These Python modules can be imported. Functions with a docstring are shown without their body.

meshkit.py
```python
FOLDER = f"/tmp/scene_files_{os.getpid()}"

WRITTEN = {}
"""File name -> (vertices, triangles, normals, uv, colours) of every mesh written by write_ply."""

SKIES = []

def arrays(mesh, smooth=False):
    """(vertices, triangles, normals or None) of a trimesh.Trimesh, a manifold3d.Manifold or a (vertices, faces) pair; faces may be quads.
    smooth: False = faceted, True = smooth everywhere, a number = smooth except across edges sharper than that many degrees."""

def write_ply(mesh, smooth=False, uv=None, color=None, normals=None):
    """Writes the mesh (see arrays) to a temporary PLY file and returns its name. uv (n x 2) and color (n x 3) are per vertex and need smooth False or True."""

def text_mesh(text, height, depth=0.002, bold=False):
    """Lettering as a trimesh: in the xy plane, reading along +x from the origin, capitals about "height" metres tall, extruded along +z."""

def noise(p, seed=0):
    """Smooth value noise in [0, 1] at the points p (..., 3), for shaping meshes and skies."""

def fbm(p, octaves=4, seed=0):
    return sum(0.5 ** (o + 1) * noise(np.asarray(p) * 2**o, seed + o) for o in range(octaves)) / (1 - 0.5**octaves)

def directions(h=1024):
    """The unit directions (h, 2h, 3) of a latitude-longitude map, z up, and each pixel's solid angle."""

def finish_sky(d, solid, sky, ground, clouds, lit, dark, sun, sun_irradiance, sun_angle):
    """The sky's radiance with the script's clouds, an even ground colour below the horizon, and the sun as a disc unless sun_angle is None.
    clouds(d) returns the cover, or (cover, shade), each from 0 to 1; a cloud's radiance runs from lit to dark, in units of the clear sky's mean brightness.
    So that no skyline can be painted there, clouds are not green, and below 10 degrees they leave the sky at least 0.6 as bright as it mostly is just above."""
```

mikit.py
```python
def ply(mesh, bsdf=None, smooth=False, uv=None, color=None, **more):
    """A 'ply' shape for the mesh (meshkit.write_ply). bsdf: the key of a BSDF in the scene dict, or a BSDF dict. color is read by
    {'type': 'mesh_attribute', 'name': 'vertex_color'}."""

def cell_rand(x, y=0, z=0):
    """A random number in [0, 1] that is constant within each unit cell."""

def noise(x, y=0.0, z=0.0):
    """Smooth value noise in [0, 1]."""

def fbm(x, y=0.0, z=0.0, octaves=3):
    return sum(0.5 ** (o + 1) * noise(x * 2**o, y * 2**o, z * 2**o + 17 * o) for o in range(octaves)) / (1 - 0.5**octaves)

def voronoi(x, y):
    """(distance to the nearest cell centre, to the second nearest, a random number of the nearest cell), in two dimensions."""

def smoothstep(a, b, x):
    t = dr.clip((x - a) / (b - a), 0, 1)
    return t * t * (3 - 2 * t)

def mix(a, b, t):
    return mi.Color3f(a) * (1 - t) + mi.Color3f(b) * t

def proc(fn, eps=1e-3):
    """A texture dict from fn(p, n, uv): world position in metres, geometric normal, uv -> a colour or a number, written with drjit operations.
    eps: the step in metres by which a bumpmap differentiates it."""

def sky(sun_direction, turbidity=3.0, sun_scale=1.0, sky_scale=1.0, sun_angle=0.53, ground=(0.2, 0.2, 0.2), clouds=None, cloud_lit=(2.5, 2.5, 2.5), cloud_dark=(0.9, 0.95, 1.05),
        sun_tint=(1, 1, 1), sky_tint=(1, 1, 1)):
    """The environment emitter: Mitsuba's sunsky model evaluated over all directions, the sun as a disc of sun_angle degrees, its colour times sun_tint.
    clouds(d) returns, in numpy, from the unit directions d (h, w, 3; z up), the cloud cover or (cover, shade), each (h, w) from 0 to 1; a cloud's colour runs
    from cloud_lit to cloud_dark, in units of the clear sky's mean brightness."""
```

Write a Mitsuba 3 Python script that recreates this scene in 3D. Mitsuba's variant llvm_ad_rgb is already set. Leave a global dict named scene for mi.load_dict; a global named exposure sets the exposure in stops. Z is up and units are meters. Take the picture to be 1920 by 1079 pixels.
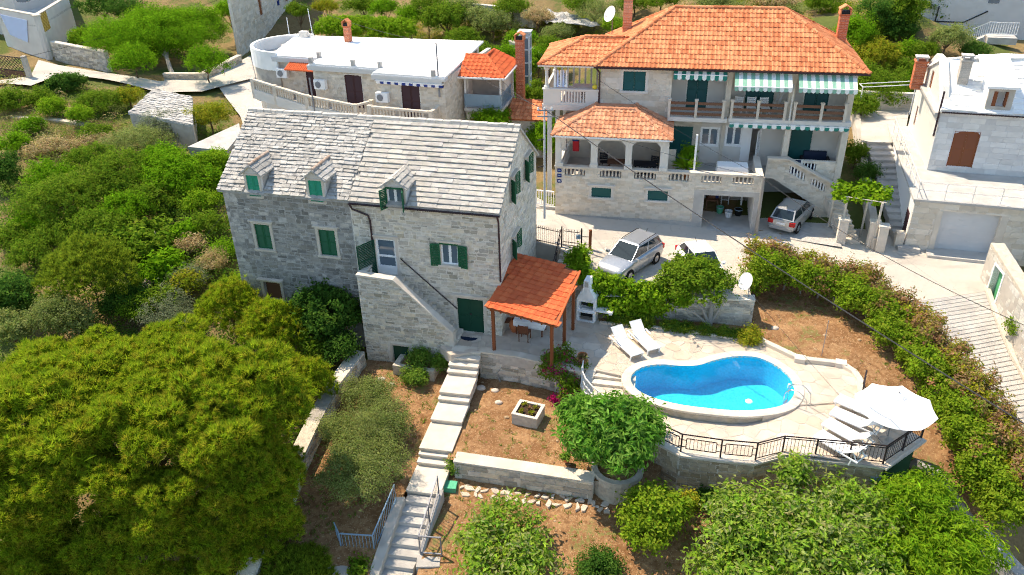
import math
import numpy as np
import trimesh
import shapely
from shapely.geometry import Polygon, box as sbox, Point, LineString
from shapely.prepared import prep
from scipy.spatial import Delaunay
from scipy.interpolate import RBFInterpolator
import mitsuba as mi
import drjit as dr
import mikit, meshkit
from mikit import noise, fbm, voronoi, cell_rand, smoothstep, mix

T = mi.ScalarTransform4f
# ---------------------------------------------------------------- camera, sky, exposure
exposure = 2.3
PITCH, ROLL, CAM_Z = math.radians(29.484), math.radians(-1.37), 20.0
_f = np.array([0, math.cos(PITCH), -math.sin(PITCH)]); _r = np.array([1.0, 0, 0]); _u = np.cross(_r, _f)
_up = _u * math.cos(ROLL) - _r * math.sin(ROLL)
scene = {
    'camera': {'type': 'perspective', 'fov': math.degrees(2 * math.atan(960 / 1500)), 'fov_axis': 'x', 'near_clip': 0.5, 'far_clip': 800.0,
               'to_world': T().look_at(origin=[0, 0, CAM_Z], target=[0 + _f[0], _f[1], CAM_Z + _f[2]], up=_up.tolist())},
    'daylight': mikit.sky((-0.41, 0.31, 0.86), turbidity=3.0, sky_scale=1.8, sky_tint=(1.12, 1.0, .83), ground=(0.25, 0.22, 0.18)),
}
labels = {}

# ---------------------------------------------------------------- naming
def num(key):
    if key not in scene and key not in labels and not any(k.startswith(key + '__') for k in _roots.get(key.split('__')[0], ())):
        return key
    i = 1
    while True:
        k = f'{key}_{i:03d}'
        if k not in scene and k not in labels and k not in _used: return k
        i += 1
_roots, _used, _count = {}, set(), {}
def fresh(key):
    n = _count.get(key, 0); _count[key] = n + 1
    k = key if n == 0 else f'{key}_{n:03d}'
    _used.add(k)
    return k
def thing(name, label, cat, group=None):
    k = fresh(name); labels[k] = {'label': label, 'category': cat}
    if group: labels[k]['group'] = group
    return k
def put(k, mesh, mat, smooth=False, uv=None, color=None):
    scene[k] = mikit.ply(mesh, mat, smooth=smooth, uv=uv, color=color)
    return k
def part(parent, name, mesh, mat, label=None, kind=None, smooth=False):
    k = fresh(parent + '__' + name)
    if isinstance(mesh, MB): mesh.into(k, mat, smooth)
    else: put(k, mesh, mat, smooth)
    if label or kind:
        labels[k] = {}
        if label: labels[k]['label'] = label
        if kind: labels[k]['kind'] = kind
    return k
def one(name, mesh, mat, label, cat, group=None, smooth=False):
    k = thing(name, label, cat, group)
    if isinstance(mesh, MB): mesh.into(k, mat, smooth)
    else: put(k, mesh, mat, smooth)
    return k
def struct(name, mesh, mat, smooth=False):
    k = fresh(name); labels[k] = {'kind': 'structure'}
    if isinstance(mesh, MB): mesh.into(k, mat, smooth)
    else: put(k, mesh, mat, smooth)
    return k

# ---------------------------------------------------------------- frames and mesh building
class Fr:
    """local axes u, v (plan), z up, at origin o, turned by deg"""
    def __init__(s, x, y, z=0.0, deg=0.0):
        a = math.radians(deg); s.o = np.array([x, y, z], float)
        s.u = np.array([math.cos(a), math.sin(a), 0]); s.v = np.array([-math.sin(a), math.cos(a), 0]); s.z = np.array([0, 0, 1.0])
        s.M = np.stack([s.u, s.v, s.z])
    def w(s, p): return np.asarray(p, float) @ s.M + s.o
    def sub(s, u, v, z, deg=0):
        q = s.w([u, v, z]); f = Fr(*q); a = math.radians(deg)
        f.u = s.u * math.cos(a) + s.v * math.sin(a); f.v = s.v * math.cos(a) - s.u * math.sin(a); f.M = np.stack([f.u, f.v, f.z]); return f
    def face(s, v=0.0):      # upright plane facing -v: e1 = u, e2 = z, e3 = -v
        return Pl(s.w([0, v, 0]), s.u, s.z, -s.v)
    def side(s, u=0.0):      # upright plane facing +u: e1 = v, e2 = z
        return Pl(s.w([u, 0, 0]), s.v, s.z, s.u)
    def sideL(s, u=0.0):     # facing -u
        return Pl(s.w([u, 0, 0]), -s.v, s.z, -s.u)
class Pl:
    def __init__(s, o, e1, e2, e3): s.o, s.u, s.v, s.z = map(lambda x: np.asarray(x, float), (o, e1, e2, e3)); s.M = np.stack([s.u, s.v, s.z])
    def w(s, p): return np.asarray(p, float) @ s.M + s.o
WORLD = Fr(0, 0, 0, 0)
def plane_of(pts, up=1):
    p = np.asarray(pts, float); e1 = p[1] - p[0]; e1 /= np.linalg.norm(e1)
    n = np.cross(e1, p[2] - p[0]); n /= np.linalg.norm(n)
    if n[2] * up < 0: n = -n; 
    e2 = np.cross(n, e1)
    if e2 @ (p[2] - p[0]) < 0: e1 = -e1; e2 = np.cross(n, e1)
    P = Pl(p[0], e1, e2, n)
    return P, (p - p[0]) @ P.M.T
BOXF = np.array([[0,2,1],[0,3,2],[4,5,6],[4,6,7],[0,1,5],[0,5,4],[1,2,6],[1,6,5],[2,3,7],[2,7,6],[3,0,4],[3,4,7]])
class MB:
    def __init__(s, fr=WORLD): s.fr = fr; s.V = []; s.F = []; s.C = []; s.n = 0
    def add(s, v, f, c=None, world=False):
        v = np.asarray(v, float); f = np.asarray(f, int)
        if f.ndim == 2 and f.shape[1] == 4: f = np.vstack([f[:, [0, 1, 2]], f[:, [0, 2, 3]]])
        if not world: v = s.fr.w(v)
        s.V.append(v); s.F.append(f + s.n); s.n += len(v)
        s.C.append(np.broadcast_to(np.array(c if c is not None else (.5, .5), float), (len(v), 2 if c is None else np.shape(c)[-1])))
        return s
    def box(s, a, b, c=None):
        (x0, y0, z0), (x1, y1, z1) = np.minimum(a, b), np.maximum(a, b)
        return s.add([[x0,y0,z0],[x1,y0,z0],[x1,y1,z0],[x0,y1,z0],[x0,y0,z1],[x1,y0,z1],[x1,y1,z1],[x0,y1,z1]], BOXF, c)
    def hexa(s, p8, c=None): return s.add(p8, BOXF, c)
    def bar(s, p, q, w, h=None, up=(0, 0, 1), c=None):
        p, q = np.asarray(p, float), np.asarray(q, float); h = h or w; d = q - p; d /= np.linalg.norm(d) + 1e-12
        a = np.cross(d, up)
        if np.linalg.norm(a) < 1e-3: a = np.cross(d, (0, 1, 0))
        a /= np.linalg.norm(a); b = np.cross(a, d); a = a * w / 2; b = b * h / 2
        return s.add([p-a-b, p+a-b, p+a+b, p-a+b, q-a-b, q+a-b, q+a+b, q-a+b], BOXF, c)
    def tube(s, pts, r, n=6, c=None, caps=True):
        p = np.asarray(pts, float); m = len(p); r = np.broadcast_to(r, (m,)); t = np.gradient(p, axis=0); t /= np.linalg.norm(t, axis=1, keepdims=True) + 1e-12
        a = np.cross(t, [0, 0, 1.0]); bad = np.linalg.norm(a, axis=1) < .05; a[bad] = np.cross(t[bad], [1.0, 0, 0]); a /= np.linalg.norm(a, axis=1, keepdims=True); b = np.cross(a, t)
        an = np.arange(n) * 2 * np.pi / n
        v = p[:, None] + r[:, None, None] * (np.cos(an)[None, :, None] * a[:, None] + np.sin(an)[None, :, None] * b[:, None])
        f = []
        for i in range(m - 1):
            for j in range(n):
                k = (j + 1) % n; f += [[i*n+j, i*n+k, (i+1)*n+k], [i*n+j, (i+1)*n+k, (i+1)*n+j]]
        if caps:
            for j in range(1, n - 1): f += [[0, j + 1, j], [(m-1)*n, (m-1)*n+j, (m-1)*n+j+1]]
        return s.add(v.reshape(-1, 3), f, c)
    def prism(s, poly, z0, z1, c=None):
        if not hasattr(poly, 'geom_type'): poly = Polygon(poly)
        for g in getattr(poly, 'geoms', [poly]):
            if g.geom_type != 'Polygon' or g.area < 1e-6: continue
            m = trimesh.creation.extrude_polygon(g, z1 - z0, engine='earcut')
            v = np.array(m.vertices); v[:, 2] += z0
            s.add(v, m.faces, c)
        return s
    def lathe(s, prof, n=16, at=(0, 0, 0), c=None, a0=0, a1=360):
        prof = np.asarray(prof, float); full = abs(a1 - a0) >= 360; k = n if full else n + 1
        an = np.radians(a0 + (a1 - a0) * np.arange(k) / n)
        v = np.stack([prof[:, None, 0] * np.cos(an), prof[:, None, 0] * np.sin(an), np.broadcast_to(prof[:, None, 1], (len(prof), k))], -1).reshape(-1, 3) + at
        f = []
        for i in range(len(prof) - 1):
            for j in range(n):
                l = (j + 1) % k; f += [[i*k+j, i*k+l, (i+1)*k+l], [i*k+j, (i+1)*k+l, (i+1)*k+j]]
        return s.add(v, f, c)
    def mesh(s, m, c=None): return s.add(m.vertices, m.faces, c)
    def arrays(s): return np.vstack(s.V), np.vstack(s.F)
    def into(s, k, mat, smooth=False):
        v, f = s.arrays(); w = max(c.shape[1] for c in s.C)
        cols = np.vstack([c if c.shape[1] == w else np.tile(c[:, :1], (1, w)) for c in s.C])
        if w == 3: put(k, (v, f), mat, smooth if isinstance(smooth, bool) else False, color=cols)
        elif smooth and not isinstance(smooth, bool): put(k, (v, f), mat, smooth)
        else: put(k, (v, f), mat, smooth, uv=cols)
def wall(P, poly, t, c=None, mb=None):
    """flat wall with openings: 2D polygon in the plane P, thickness t inwards"""
    mb = mb or MB(P); old = mb.fr; mb.fr = P; mb.prism(poly, -t, 0, c); mb.fr = old
    return mb
def holes(outer, rects):
    p = Polygon(outer)
    for r in rects: p = p.difference(sbox(*r) if len(r) == 4 and not hasattr(r[0], '__len__') else Polygon(r))
    return p
def slab_arrays(q, d0, d1, ch=.008, tilt=0.0, jit=0.0, rng=None):
    """a stone or tile: polygon q (n x 2), from depth d0 to d1, chamfered; tilt raises its low edge"""
    q = np.asarray(q, float); n = len(q); c = q.mean(0)
    y = (q[:, 1].max() - q[:, 1]) / max(1e-6, np.ptp(q[:, 1])); dt = tilt * y
    if jit: dt = dt + rng.uniform(-jit, jit, n)
    r = np.linalg.norm(q - c, axis=1, keepdims=True); qi = c + (q - c) * np.maximum(.3, 1 - ch / np.maximum(r, 1e-6))
    v = np.vstack([np.c_[q, np.full(n, d0)], np.c_[q, d1 - ch + dt], np.c_[qi, d1 + dt]])
    i = np.arange(n); j = (i + 1) % n
    f = np.vstack([np.c_[i, j, n + j], np.c_[i, n + j, n + i], np.c_[n + i, n + j, 2*n + j], np.c_[n + i, 2*n + j, 2*n + i], np.c_[np.full(n-2, 2*n), 2*n + np.arange(1, n-1), 2*n + np.arange(2, n)]])
    return v, f
def ccw(q):
    q = np.asarray(q, float); a = (q[:, 0] * np.roll(q[:, 1], -1) - q[:, 1] * np.roll(q[:, 0], -1)).sum()
    return q if a > 0 else q[::-1]
def courses(poly, row, ln, gap, jit, rng, stagger=True, merge=0.0):
    """stones laid in courses inside the polygon: list of small polygons"""
    if not poly.is_valid: poly = poly.buffer(0)
    if poly.geom_type != 'Polygon' and poly.geom_type != 'MultiPolygon': return []
    x0, y0, x1, y1 = poly.bounds; out = []; pp = prep(poly); y = y0
    while y < y1 - .02:
        h = rng.uniform(*row) if not np.isscalar(row) else row
        h = min(h, y1 - y) if y1 - y - h > .04 else y1 - y
        x = x0 - rng.uniform(0, ln[1] if not np.isscalar(ln) else ln)
        while x < x1:
            w = rng.uniform(*ln) if not np.isscalar(ln) else ln
            a, b = x + gap / 2, x + w - gap / 2; hh = h
            if merge and rng.random() < merge: hh = h * rng.uniform(.55, .8)
            q = np.array([[a, y + gap/2], [b, y + gap/2], [b, y + hh - gap/2], [a, y + hh - gap/2]]) + rng.uniform(-jit, jit, (4, 2))
            bx = Polygon(q).convex_hull
            if pp.contains(bx): out.append(q)
            elif pp.intersects(bx):
                g = bx.intersection(poly)
                if g.geom_type != 'Polygon': g = max(getattr(g, 'geoms', [Polygon()]), key=lambda k: k.area)
                if g.geom_type == 'Polygon' and g.area > .2 * bx.area:
                    g = g.convex_hull.simplify(.01); out.append(ccw(np.array(g.exterior.coords)[:-1]))
            if hh < h - .03:
                q2 = np.array([[a, y + hh + gap/2], [b, y + hh + gap/2], [b, y + h - gap/2], [a, y + h - gap/2]])
                if pp.contains(Polygon(q2)): out.append(q2)
            x += w
        y += h
    return out
def pieces(parent, name, P, polys, mat, depth, rng, top=300, ch=.01, tilt=0.0, jit=0.0, back=.02, tone=None, rest=None, sink=0):
    """the polygons as pieces of parent: the `top` largest as parts, the rest as one part of kind stuff"""
    order = sorted(range(len(polys)), key=lambda k: -Polygon(polys[k]).area if len(polys[k]) > 2 else 0); rest_mb = MB(P); nrest = 0
    for r, k in enumerate(order):
        q = ccw(polys[k]); d = depth if np.isscalar(depth) else rng.uniform(*depth)
        v, f = slab_arrays(q, -back, d, ch, tilt, jit, rng)
        c = (rng.random() if tone is None else tone(q.mean(0), rng), rng.random())
        if r < top: part(parent, name, MB(P).add(v, f, c), mat)
        else: rest_mb.add(v, f, c); nrest += 1
    if nrest: part(parent, rest or (name + 's'), rest_mb, mat, kind='stuff')
def sheet(poly, zf, step, rng=None, drop=None):
    """ground sheet over a plan polygon with heights zf(x, y)"""
    poly = poly if isinstance(poly, Polygon) else Polygon(poly)
    ring = np.array(poly.exterior.segmentize(step).coords)[:-1]
    x0, y0, x1, y1 = poly.bounds; X, Y = np.meshgrid(np.arange(x0, x1, step), np.arange(y0, y1, step))
    pts = np.c_[X.ravel(), Y.ravel()]
    if rng is not None: pts = pts + rng.uniform(-.3, .3, pts.shape) * step
    pts = pts[shapely.contains_xy(poly.buffer(-step * .45), pts[:, 0], pts[:, 1])]
    p = np.vstack([ring, pts]); tri = Delaunay(p).simplices; c = p[tri].mean(1)
    tri = tri[shapely.contains_xy(poly, c[:, 0], c[:, 1])]
    a = p[tri]; s = (a[:,1,0]-a[:,0,0])*(a[:,2,1]-a[:,0,1])-(a[:,1,1]-a[:,0,1])*(a[:,2,0]-a[:,0,0]); tri[s < 0] = tri[s < 0][:, ::-1]
    return np.c_[p, zf(p[:, 0], p[:, 1])], tri
def rbf(pts, smooth=.0):
    pts = np.asarray(pts, float); f = RBFInterpolator(pts[:, :2], pts[:, 2], kernel='linear', smoothing=smooth, degree=1)
    return lambda x, y: f(np.c_[np.ravel(x), np.ravel(y)])

# ---------------------------------------------------------------- materials
def plain(name, rgb, rough=.6, metallic=0.0, spec=.3, **k):
    scene[name] = {'type': 'twosided', 'bsdf': {'type': 'principled', 'base_color': {'type': 'rgb', 'value': list(rgb)}, 'roughness': rough, 'metallic': metallic, 'specular': spec, **k}}
    return name
def proc(name, fn, rough=.85, spec=.2, bump=None, bscale=1.0, eps=.01, **k):
    b = {'type': 'principled', 'base_color': mikit.proc(fn), 'roughness': rough, 'specular': spec, **k}
    if bump is not None: b = {'type': 'bumpmap', 'arbitrary': mikit.proc(bump, eps), 'scale': bscale, 'bsdf': b}
    scene[name] = {'type': 'twosided', 'bsdf': b}
    return name
def toned(lo, hi, warm=(1, 1, 1), grain=6.0, amt=.35, spots=0.0, spot=(.1, .1, .1), sf=3.0):
    """colour from the piece's own tone (uv.x) and tint (uv.y) with grain over its surface"""
    def fn(p, n, uv):
        c = mix(lo, hi, uv.x) * mix((1, 1, 1), warm, uv.y)
        g = fbm(p.x * grain, p.y * grain, p.z * grain, 4)
        c = c * (1 - amt * .5 + amt * g)
        if spots:
            s = smoothstep(.56, .7, fbm(p.x * sf, p.y * sf, p.z * sf + 7, 4))
            c = mix(c, spot, s * spots)
        return c
    return fn
proc('limestone', toned((.31, .285, .245), (.66, .60, .52), (1.05, 1, .87), 9, .5, .25, (.26, .235, .205)))
proc('grey_stone', toned((.17, .165, .155), (.48, .46, .43), (1.05, 1, .92), 9, .6, .4, (.15, .15, .145)))
proc('tan_stone', toned((.27, .215, .15), (.52, .44, .34), (1.05, 1, .9), 8, .5, .3, (.2, .17, .13)))
proc('pale_rubble', toned((.42, .40, .36), (.60, .58, .54), (1, 1, .95), 6, .5, .3, (.34, .32, .29)))
proc('mortar', toned((.62, .575, .50), (.66, .615, .545), (1, 1, 1), 5, .35, .2, (.43, .40, .35)))
proc('grey_mortar', toned((.34, .325, .30), (.38, .365, .34), (1, 1, 1), 3, .6, .45, (.22, .215, .21)))
proc('roof_slab', toned((.37, .355, .33), (.46, .445, .415), (1.02, 1, .95), 7, .55, .5, (.24, .23, .215), 5))
proc('faded_tile', toned((.34, .24, .17), (.48, .38, .31), (1, .97, .94), 8, .5, .4, (.3, .27, .24), 3))
proc('clod', toned((.20, .12, .065), (.42, .31, .20), (1, 1, .95), 8, .4))
proc('old_slab', toned((.31, .305, .29), (.47, .46, .44), (1.02, 1, .96), 9, .6, .6, (.19, .185, .18), 6))
proc('block', toned((.50, .455, .38), (.66, .62, .55), (1.04, .98, .90), 5, .25, .12, (.38, .34, .29)))
proc('white_block', toned((.50, .50, .50), (.66, .66, .65), (1.01, 1, .97), 4, .22))
proc('cut_stone', toned((.50, .45, .38), (.62, .57, .50), (1.03, 1, .95), 3, .3, .25, (.43, .36, .28), 1.2))
proc('flagstone', toned((.46, .40, .335), (.56, .505, .435), (1.05, .98, .90), 2.5, .4, .35, (.42, .34, .26), 1.0))
proc('grout', toned((.44, .39, .33), (.48, .43, .37), (1, 1, 1), 6, .4))
proc('plaster', toned((.58, .55, .50), (.62, .59, .55), (1, 1, 1), 1.2, .22, .12, (.42, .39, .35), .8))
proc('grey_plaster', toned((.50, .50, .50), (.56, .56, .56), (1, 1, 1), 1.2, .2))
proc('old_plaster', toned((.40, .37, .32), (.46, .42, .37), (1, 1, 1), 2.0, .5, .55, (.24, .22, .20), .9))
proc('concrete', toned((.40, .385, .36), (.46, .44, .41), (1, 1, 1), 2.5, .4, .35, (.27, .26, .25), .7))
proc('whitewash', toned((.74, .74, .74), (.84, .84, .83), (1, 1, .98), 2.5, .16, .2, (.60, .60, .59), .8))
proc('clay_tile', toned((.46, .15, .065), (.68, .30, .145), (1.0, .94, .88), 12, .4, .15, (.34, .13, .07), 4))
proc('old_tile', toned((.42, .18, .10), (.66, .34, .20), (1, .95, .9), 12, .5, .3, (.40, .30, .22), 3))
proc('bright_tile', toned((.50, .105, .04), (.60, .15, .055), (1, .95, .9), 6, .16))
proc('brick', toned((.40, .12, .06), (.55, .19, .09), (1, .95, .9), 9, .4, .2, (.2, .08, .05), 5))
def soil_fn(p, n, uv):
    a = fbm(p.x * 1.3, p.y * 1.3, 0, 4); b = fbm(p.x * 9, p.y * 9, p.z * 9, 3); v = voronoi(p.x * 14, p.y * 14)
    c = mix((.18, .092, .042), (.35, .208, .105), smoothstep(.3, .75, a * .45 + b * .55))
    c = mix(c, (.46, .34, .20), smoothstep(.55, .8, v[2]) * smoothstep(.35, .15, v[0]) * .7)
    return mix(c, (.13, .16, .045), smoothstep(.60, .72, fbm(p.x * .9 + 9, p.y * .9, 3, 4)) * smoothstep(.45, .6, b) * .7)
proc('soil', soil_fn, .95, .05)
def grass_fn(p, n, uv):
    a = fbm(p.x * .35, p.y * .35, 0, 4); b = fbm(p.x * 7, p.y * 7, p.z * 5, 3)
    c = mix((.13, .09, .04), (.27, .20, .10), b)
    return mix(c, (.06, .10, .02), smoothstep(.45, .6, a * .75 + b * .25) * .8)
proc('meadow', grass_fn, .95, .05)
def street_fn(p, n, uv):
    a = fbm(p.x * .7, p.y * .7, 0, 4); b = fbm(p.x * 8, p.y * 8, 0, 3)
    c = mix((.42, .38, .325), (.53, .49, .435), a * .6 + b * .4)
    crack = dr.abs(fbm(p.x * .55 + 4, p.y * .55, 9, 4) - .5)
    c = mix((.40, .37, .32), c, smoothstep(.0, .008, crack))
    j = dr.minimum(dr.abs(p.x * .9 + p.y * .25 - 3.6 * dr.floor((p.x * .9 + p.y * .25) / 3.6) - 1.8), dr.abs(p.y * .9 - p.x * .25 - 4.2 * dr.floor((p.y * .9 - p.x * .25) / 4.2) - 2.1))
    c = mix((.30, .275, .245), c, smoothstep(.006, .03, j) * .6 + .4)
    return mix(c, (.28, .26, .235), smoothstep(.58, .75, fbm(p.x * .4, p.y * .9, 21, 4)) * .35)
proc('street_concrete', street_fn, .9, .1)
plain('shutter_green', (.012, .10, .045), .5)
plain('teal_green', (.006, .075, .075), .45)
plain('faded_green', (.02, .26, .15), .6)
plain('door_green', (.006, .055, .032), .45)
plain('light_green', (.10, .36, .17), .5)
plain('wall_green', (.012, .07, .035), .8)
plain('white_paint', (.80, .80, .80), .45)
plain('white_cloth', (.80, .80, .80), .9)
plain('pale_blue_cloth', (.50, .58, .78), .9)
plain('canvas', (.72, .72, .71), .9)
plain('brown_wood', (.16, .055, .025), .6)
plain('post_wood', (.20, .060, .022), .55)
plain('shutter_brown', (.20, .062, .022), .5)
plain('door_brown', (.055, .020, .022), .5)
plain('plank_brown', (.15, .075, .045), .7)
plain('garage_brown', (.16, .05, .025), .55)
plain('black_iron', (.03, .022, .025), .5, .3)
plain('grey_iron', (.22, .23, .26), .5, .4)
plain('blue_iron', (.25, .36, .46), .5, .2)
plain('steel', (.65, .65, .66), .25, 1.0)
plain('gutter', (.055, .035, .040), .4, .2)
plain('tyre', (.012, .012, .012), .85)
plain('rim', (.55, .55, .56), .3, .8)
plain('dark', (.012, .012, .014), .7)
plain('dark_blue', (.01, .02, .05), .6)
plain('sign_blue', (.01, .03, .16), .5)
plain('black_fabric', (.02, .02, .025), .9)
plain('red_plastic', (.5, .02, .03), .4)
plain('orange_clay', (.50, .16, .06), .8)
plain('green_plastic', (.10, .42, .25), .4)
plain('grey_plastic', (.55, .56, .56), .5)
plain('cream_paint', (.62, .60, .55), .6)
plain('silver_paint', (.42, .45, .49), .28, .6, clearcoat=.8, clearcoat_gloss=.9)
plain('silver_beige_paint', (.40, .41, .41), .3, .55, clearcoat=.8, clearcoat_gloss=.9)
plain('white_car_paint', (.78, .78, .79), .3, 0, clearcoat=.9, clearcoat_gloss=.9)
plain('car_glass', (.012, .022, .03), .04, 0, .6)
plain('tail_red', (.45, .01, .012), .2)
plain('lamp_clear', (.6, .62, .65), .12, .3)
plain('firebox_shade', (.035, .035, .038), .95)  # near-black colour painted for the shade inside the barbecue opening
plain('wire', (.035, .035, .038), .6)
plain('bark_grey', (.30, .27, .235), .9)
plain('bark_brown', (.14, .095, .06), .9)
plain('tarp', (.02, .16, .15), .5)
scene['pane_glass'] = {'type': 'twosided', 'bsdf': {'type': 'principled', 'base_color': {'type': 'rgb', 'value': [.10, .14, .18]}, 'roughness': .05, 'specular': .9}}
scene['leaf'] = {'type': 'principledthin', 'base_color': {'type': 'mesh_attribute', 'name': 'vertex_color'}, 'roughness': .55, 'diff_trans': 1.0, 'spec_trans': 0.0, 'eta': 1.35}
scene['coloured'] = {'type': 'twosided', 'bsdf': {'type': 'principled', 'base_color': {'type': 'mesh_attribute', 'name': 'vertex_color'}, 'roughness': .8, 'specular': .2}}

# ---------------------------------------------------------------- ground
R = np.random.default_rng(7)
base_pts = [(-19.65,21.25,-4), (-9.87,20.96,-4), (-0.26,20.59,-3.9), (10.46,20.53,-4.2), (19.13,20.79,-4.8), (-14.01,22.7,-3.5), (-8.89,24.64,-2.7), (-22.72,31.11,-1.6), (-17.41,33.51,-0.9), (-12.26,33.75,-1.2), (-8.5,33.23,-1.6),
 (-23.31,35.38,0), (-17.51,36.8,0.3), (-14.6,37.46,0.5), (-15.63,41.26,0.9), (-20.33,42.46,0.8), (-27.98,42.89,0.8), (-32.9,56.05,1.6), (-24.93,55.19,1.3), (-20.92,54.62,1.4), (-37.55,62.7,2.5), (-31.51,67.74,2.7), (-24.99,68.28,2.4), (-20.96,66.45,1.9), (-21.64,72.72,2.1), (-21.62,86.06,2.6),
 (-14.14,81.38,3.4), (-6.03,78.55,3.8), (0.04,72.19,3.6), (2.17,65.84,2.4), (2.65,49.81,1.4), (1.31,41.59,1.3), (4.15,39.53,1.2), (9.87,38.96,1), (15.49,38.41,0.8), (20.38,36.47,0.7), (23.06,36.33,0.7), (11.77,72.53,6), (24.88,70.06,6.6), (28.38,60.49,5.2), (25.54,52.83,3.5), (37.22,66.98,5.2), (43.6,70.99,6),
 (-44.29,93.7,5), (-2.36,78.73,6.6), (15.86,70.45,7.6), (30.46,63.23,8.5), (-60,60,2), (60,62,5.5), (-60,20,-4), (40,20,-6), (-60,110,8), (0,120,12), (60,110,14), (0,5,-6), (-30,5,-6), (30,5,-7),
 (12.96,34.17,-0.3), (17.46,28.91,-1.2), (18.02,22.3,-3), (6.5,23.31,-2.5), (-1.53,28.11,-1.8), (-0.07,31.34,-0.9), (8.43,30.67,-2.2), (12.73,28.46,-2.2), (-4.88,28.5,-2), (16.21,35.09,-0.3), (23.34,31.69,-1.5), (22.7,28.21,-2.6)]
hill = rbf(base_pts, .3)
def ground_z(x, y):
    x, y = np.atleast_1d(np.asarray(x, float)), np.atleast_1d(np.asarray(y, float))
    return hill(x, y)
xs = np.unique(np.r_[np.arange(-70, -16, 1.2), np.arange(-16, 26, .5), np.arange(26, 71, 1.2)]); ys = np.unique(np.r_[np.arange(4, 14, 1), np.arange(14, 62, .5), np.arange(62, 140, 1.5)])
X, Y = np.meshgrid(xs, ys); nx, ny = len(xs), len(ys)
Z = hill(X, Y).reshape(X.shape) - .25 + .22 * (meshkit.fbm(np.stack([X * .5, Y * .5, X * 0], -1), 4) - .5)
ii = (np.arange(ny - 1)[:, None] * nx + np.arange(nx - 1)).ravel()
struct('ground', (np.c_[X.ravel(), Y.ravel(), Z.ravel()], np.vstack([np.c_[ii, ii + 1, ii + nx + 1], np.c_[ii, ii + nx + 1, ii + nx]])), 'meadow', True)

def soil_sheet(name, poly, zf, step=.16, rough=.06, mat='soil'):
    v, f = sheet(poly, lambda x, y: np.asarray(zf(x, y)).ravel() + rough * (meshkit.fbm(np.c_[x * 2.2, y * 2.2, x * 0], 4) - .5) * 2, step, R)
    return struct(name, (v, f), mat, True)

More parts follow.
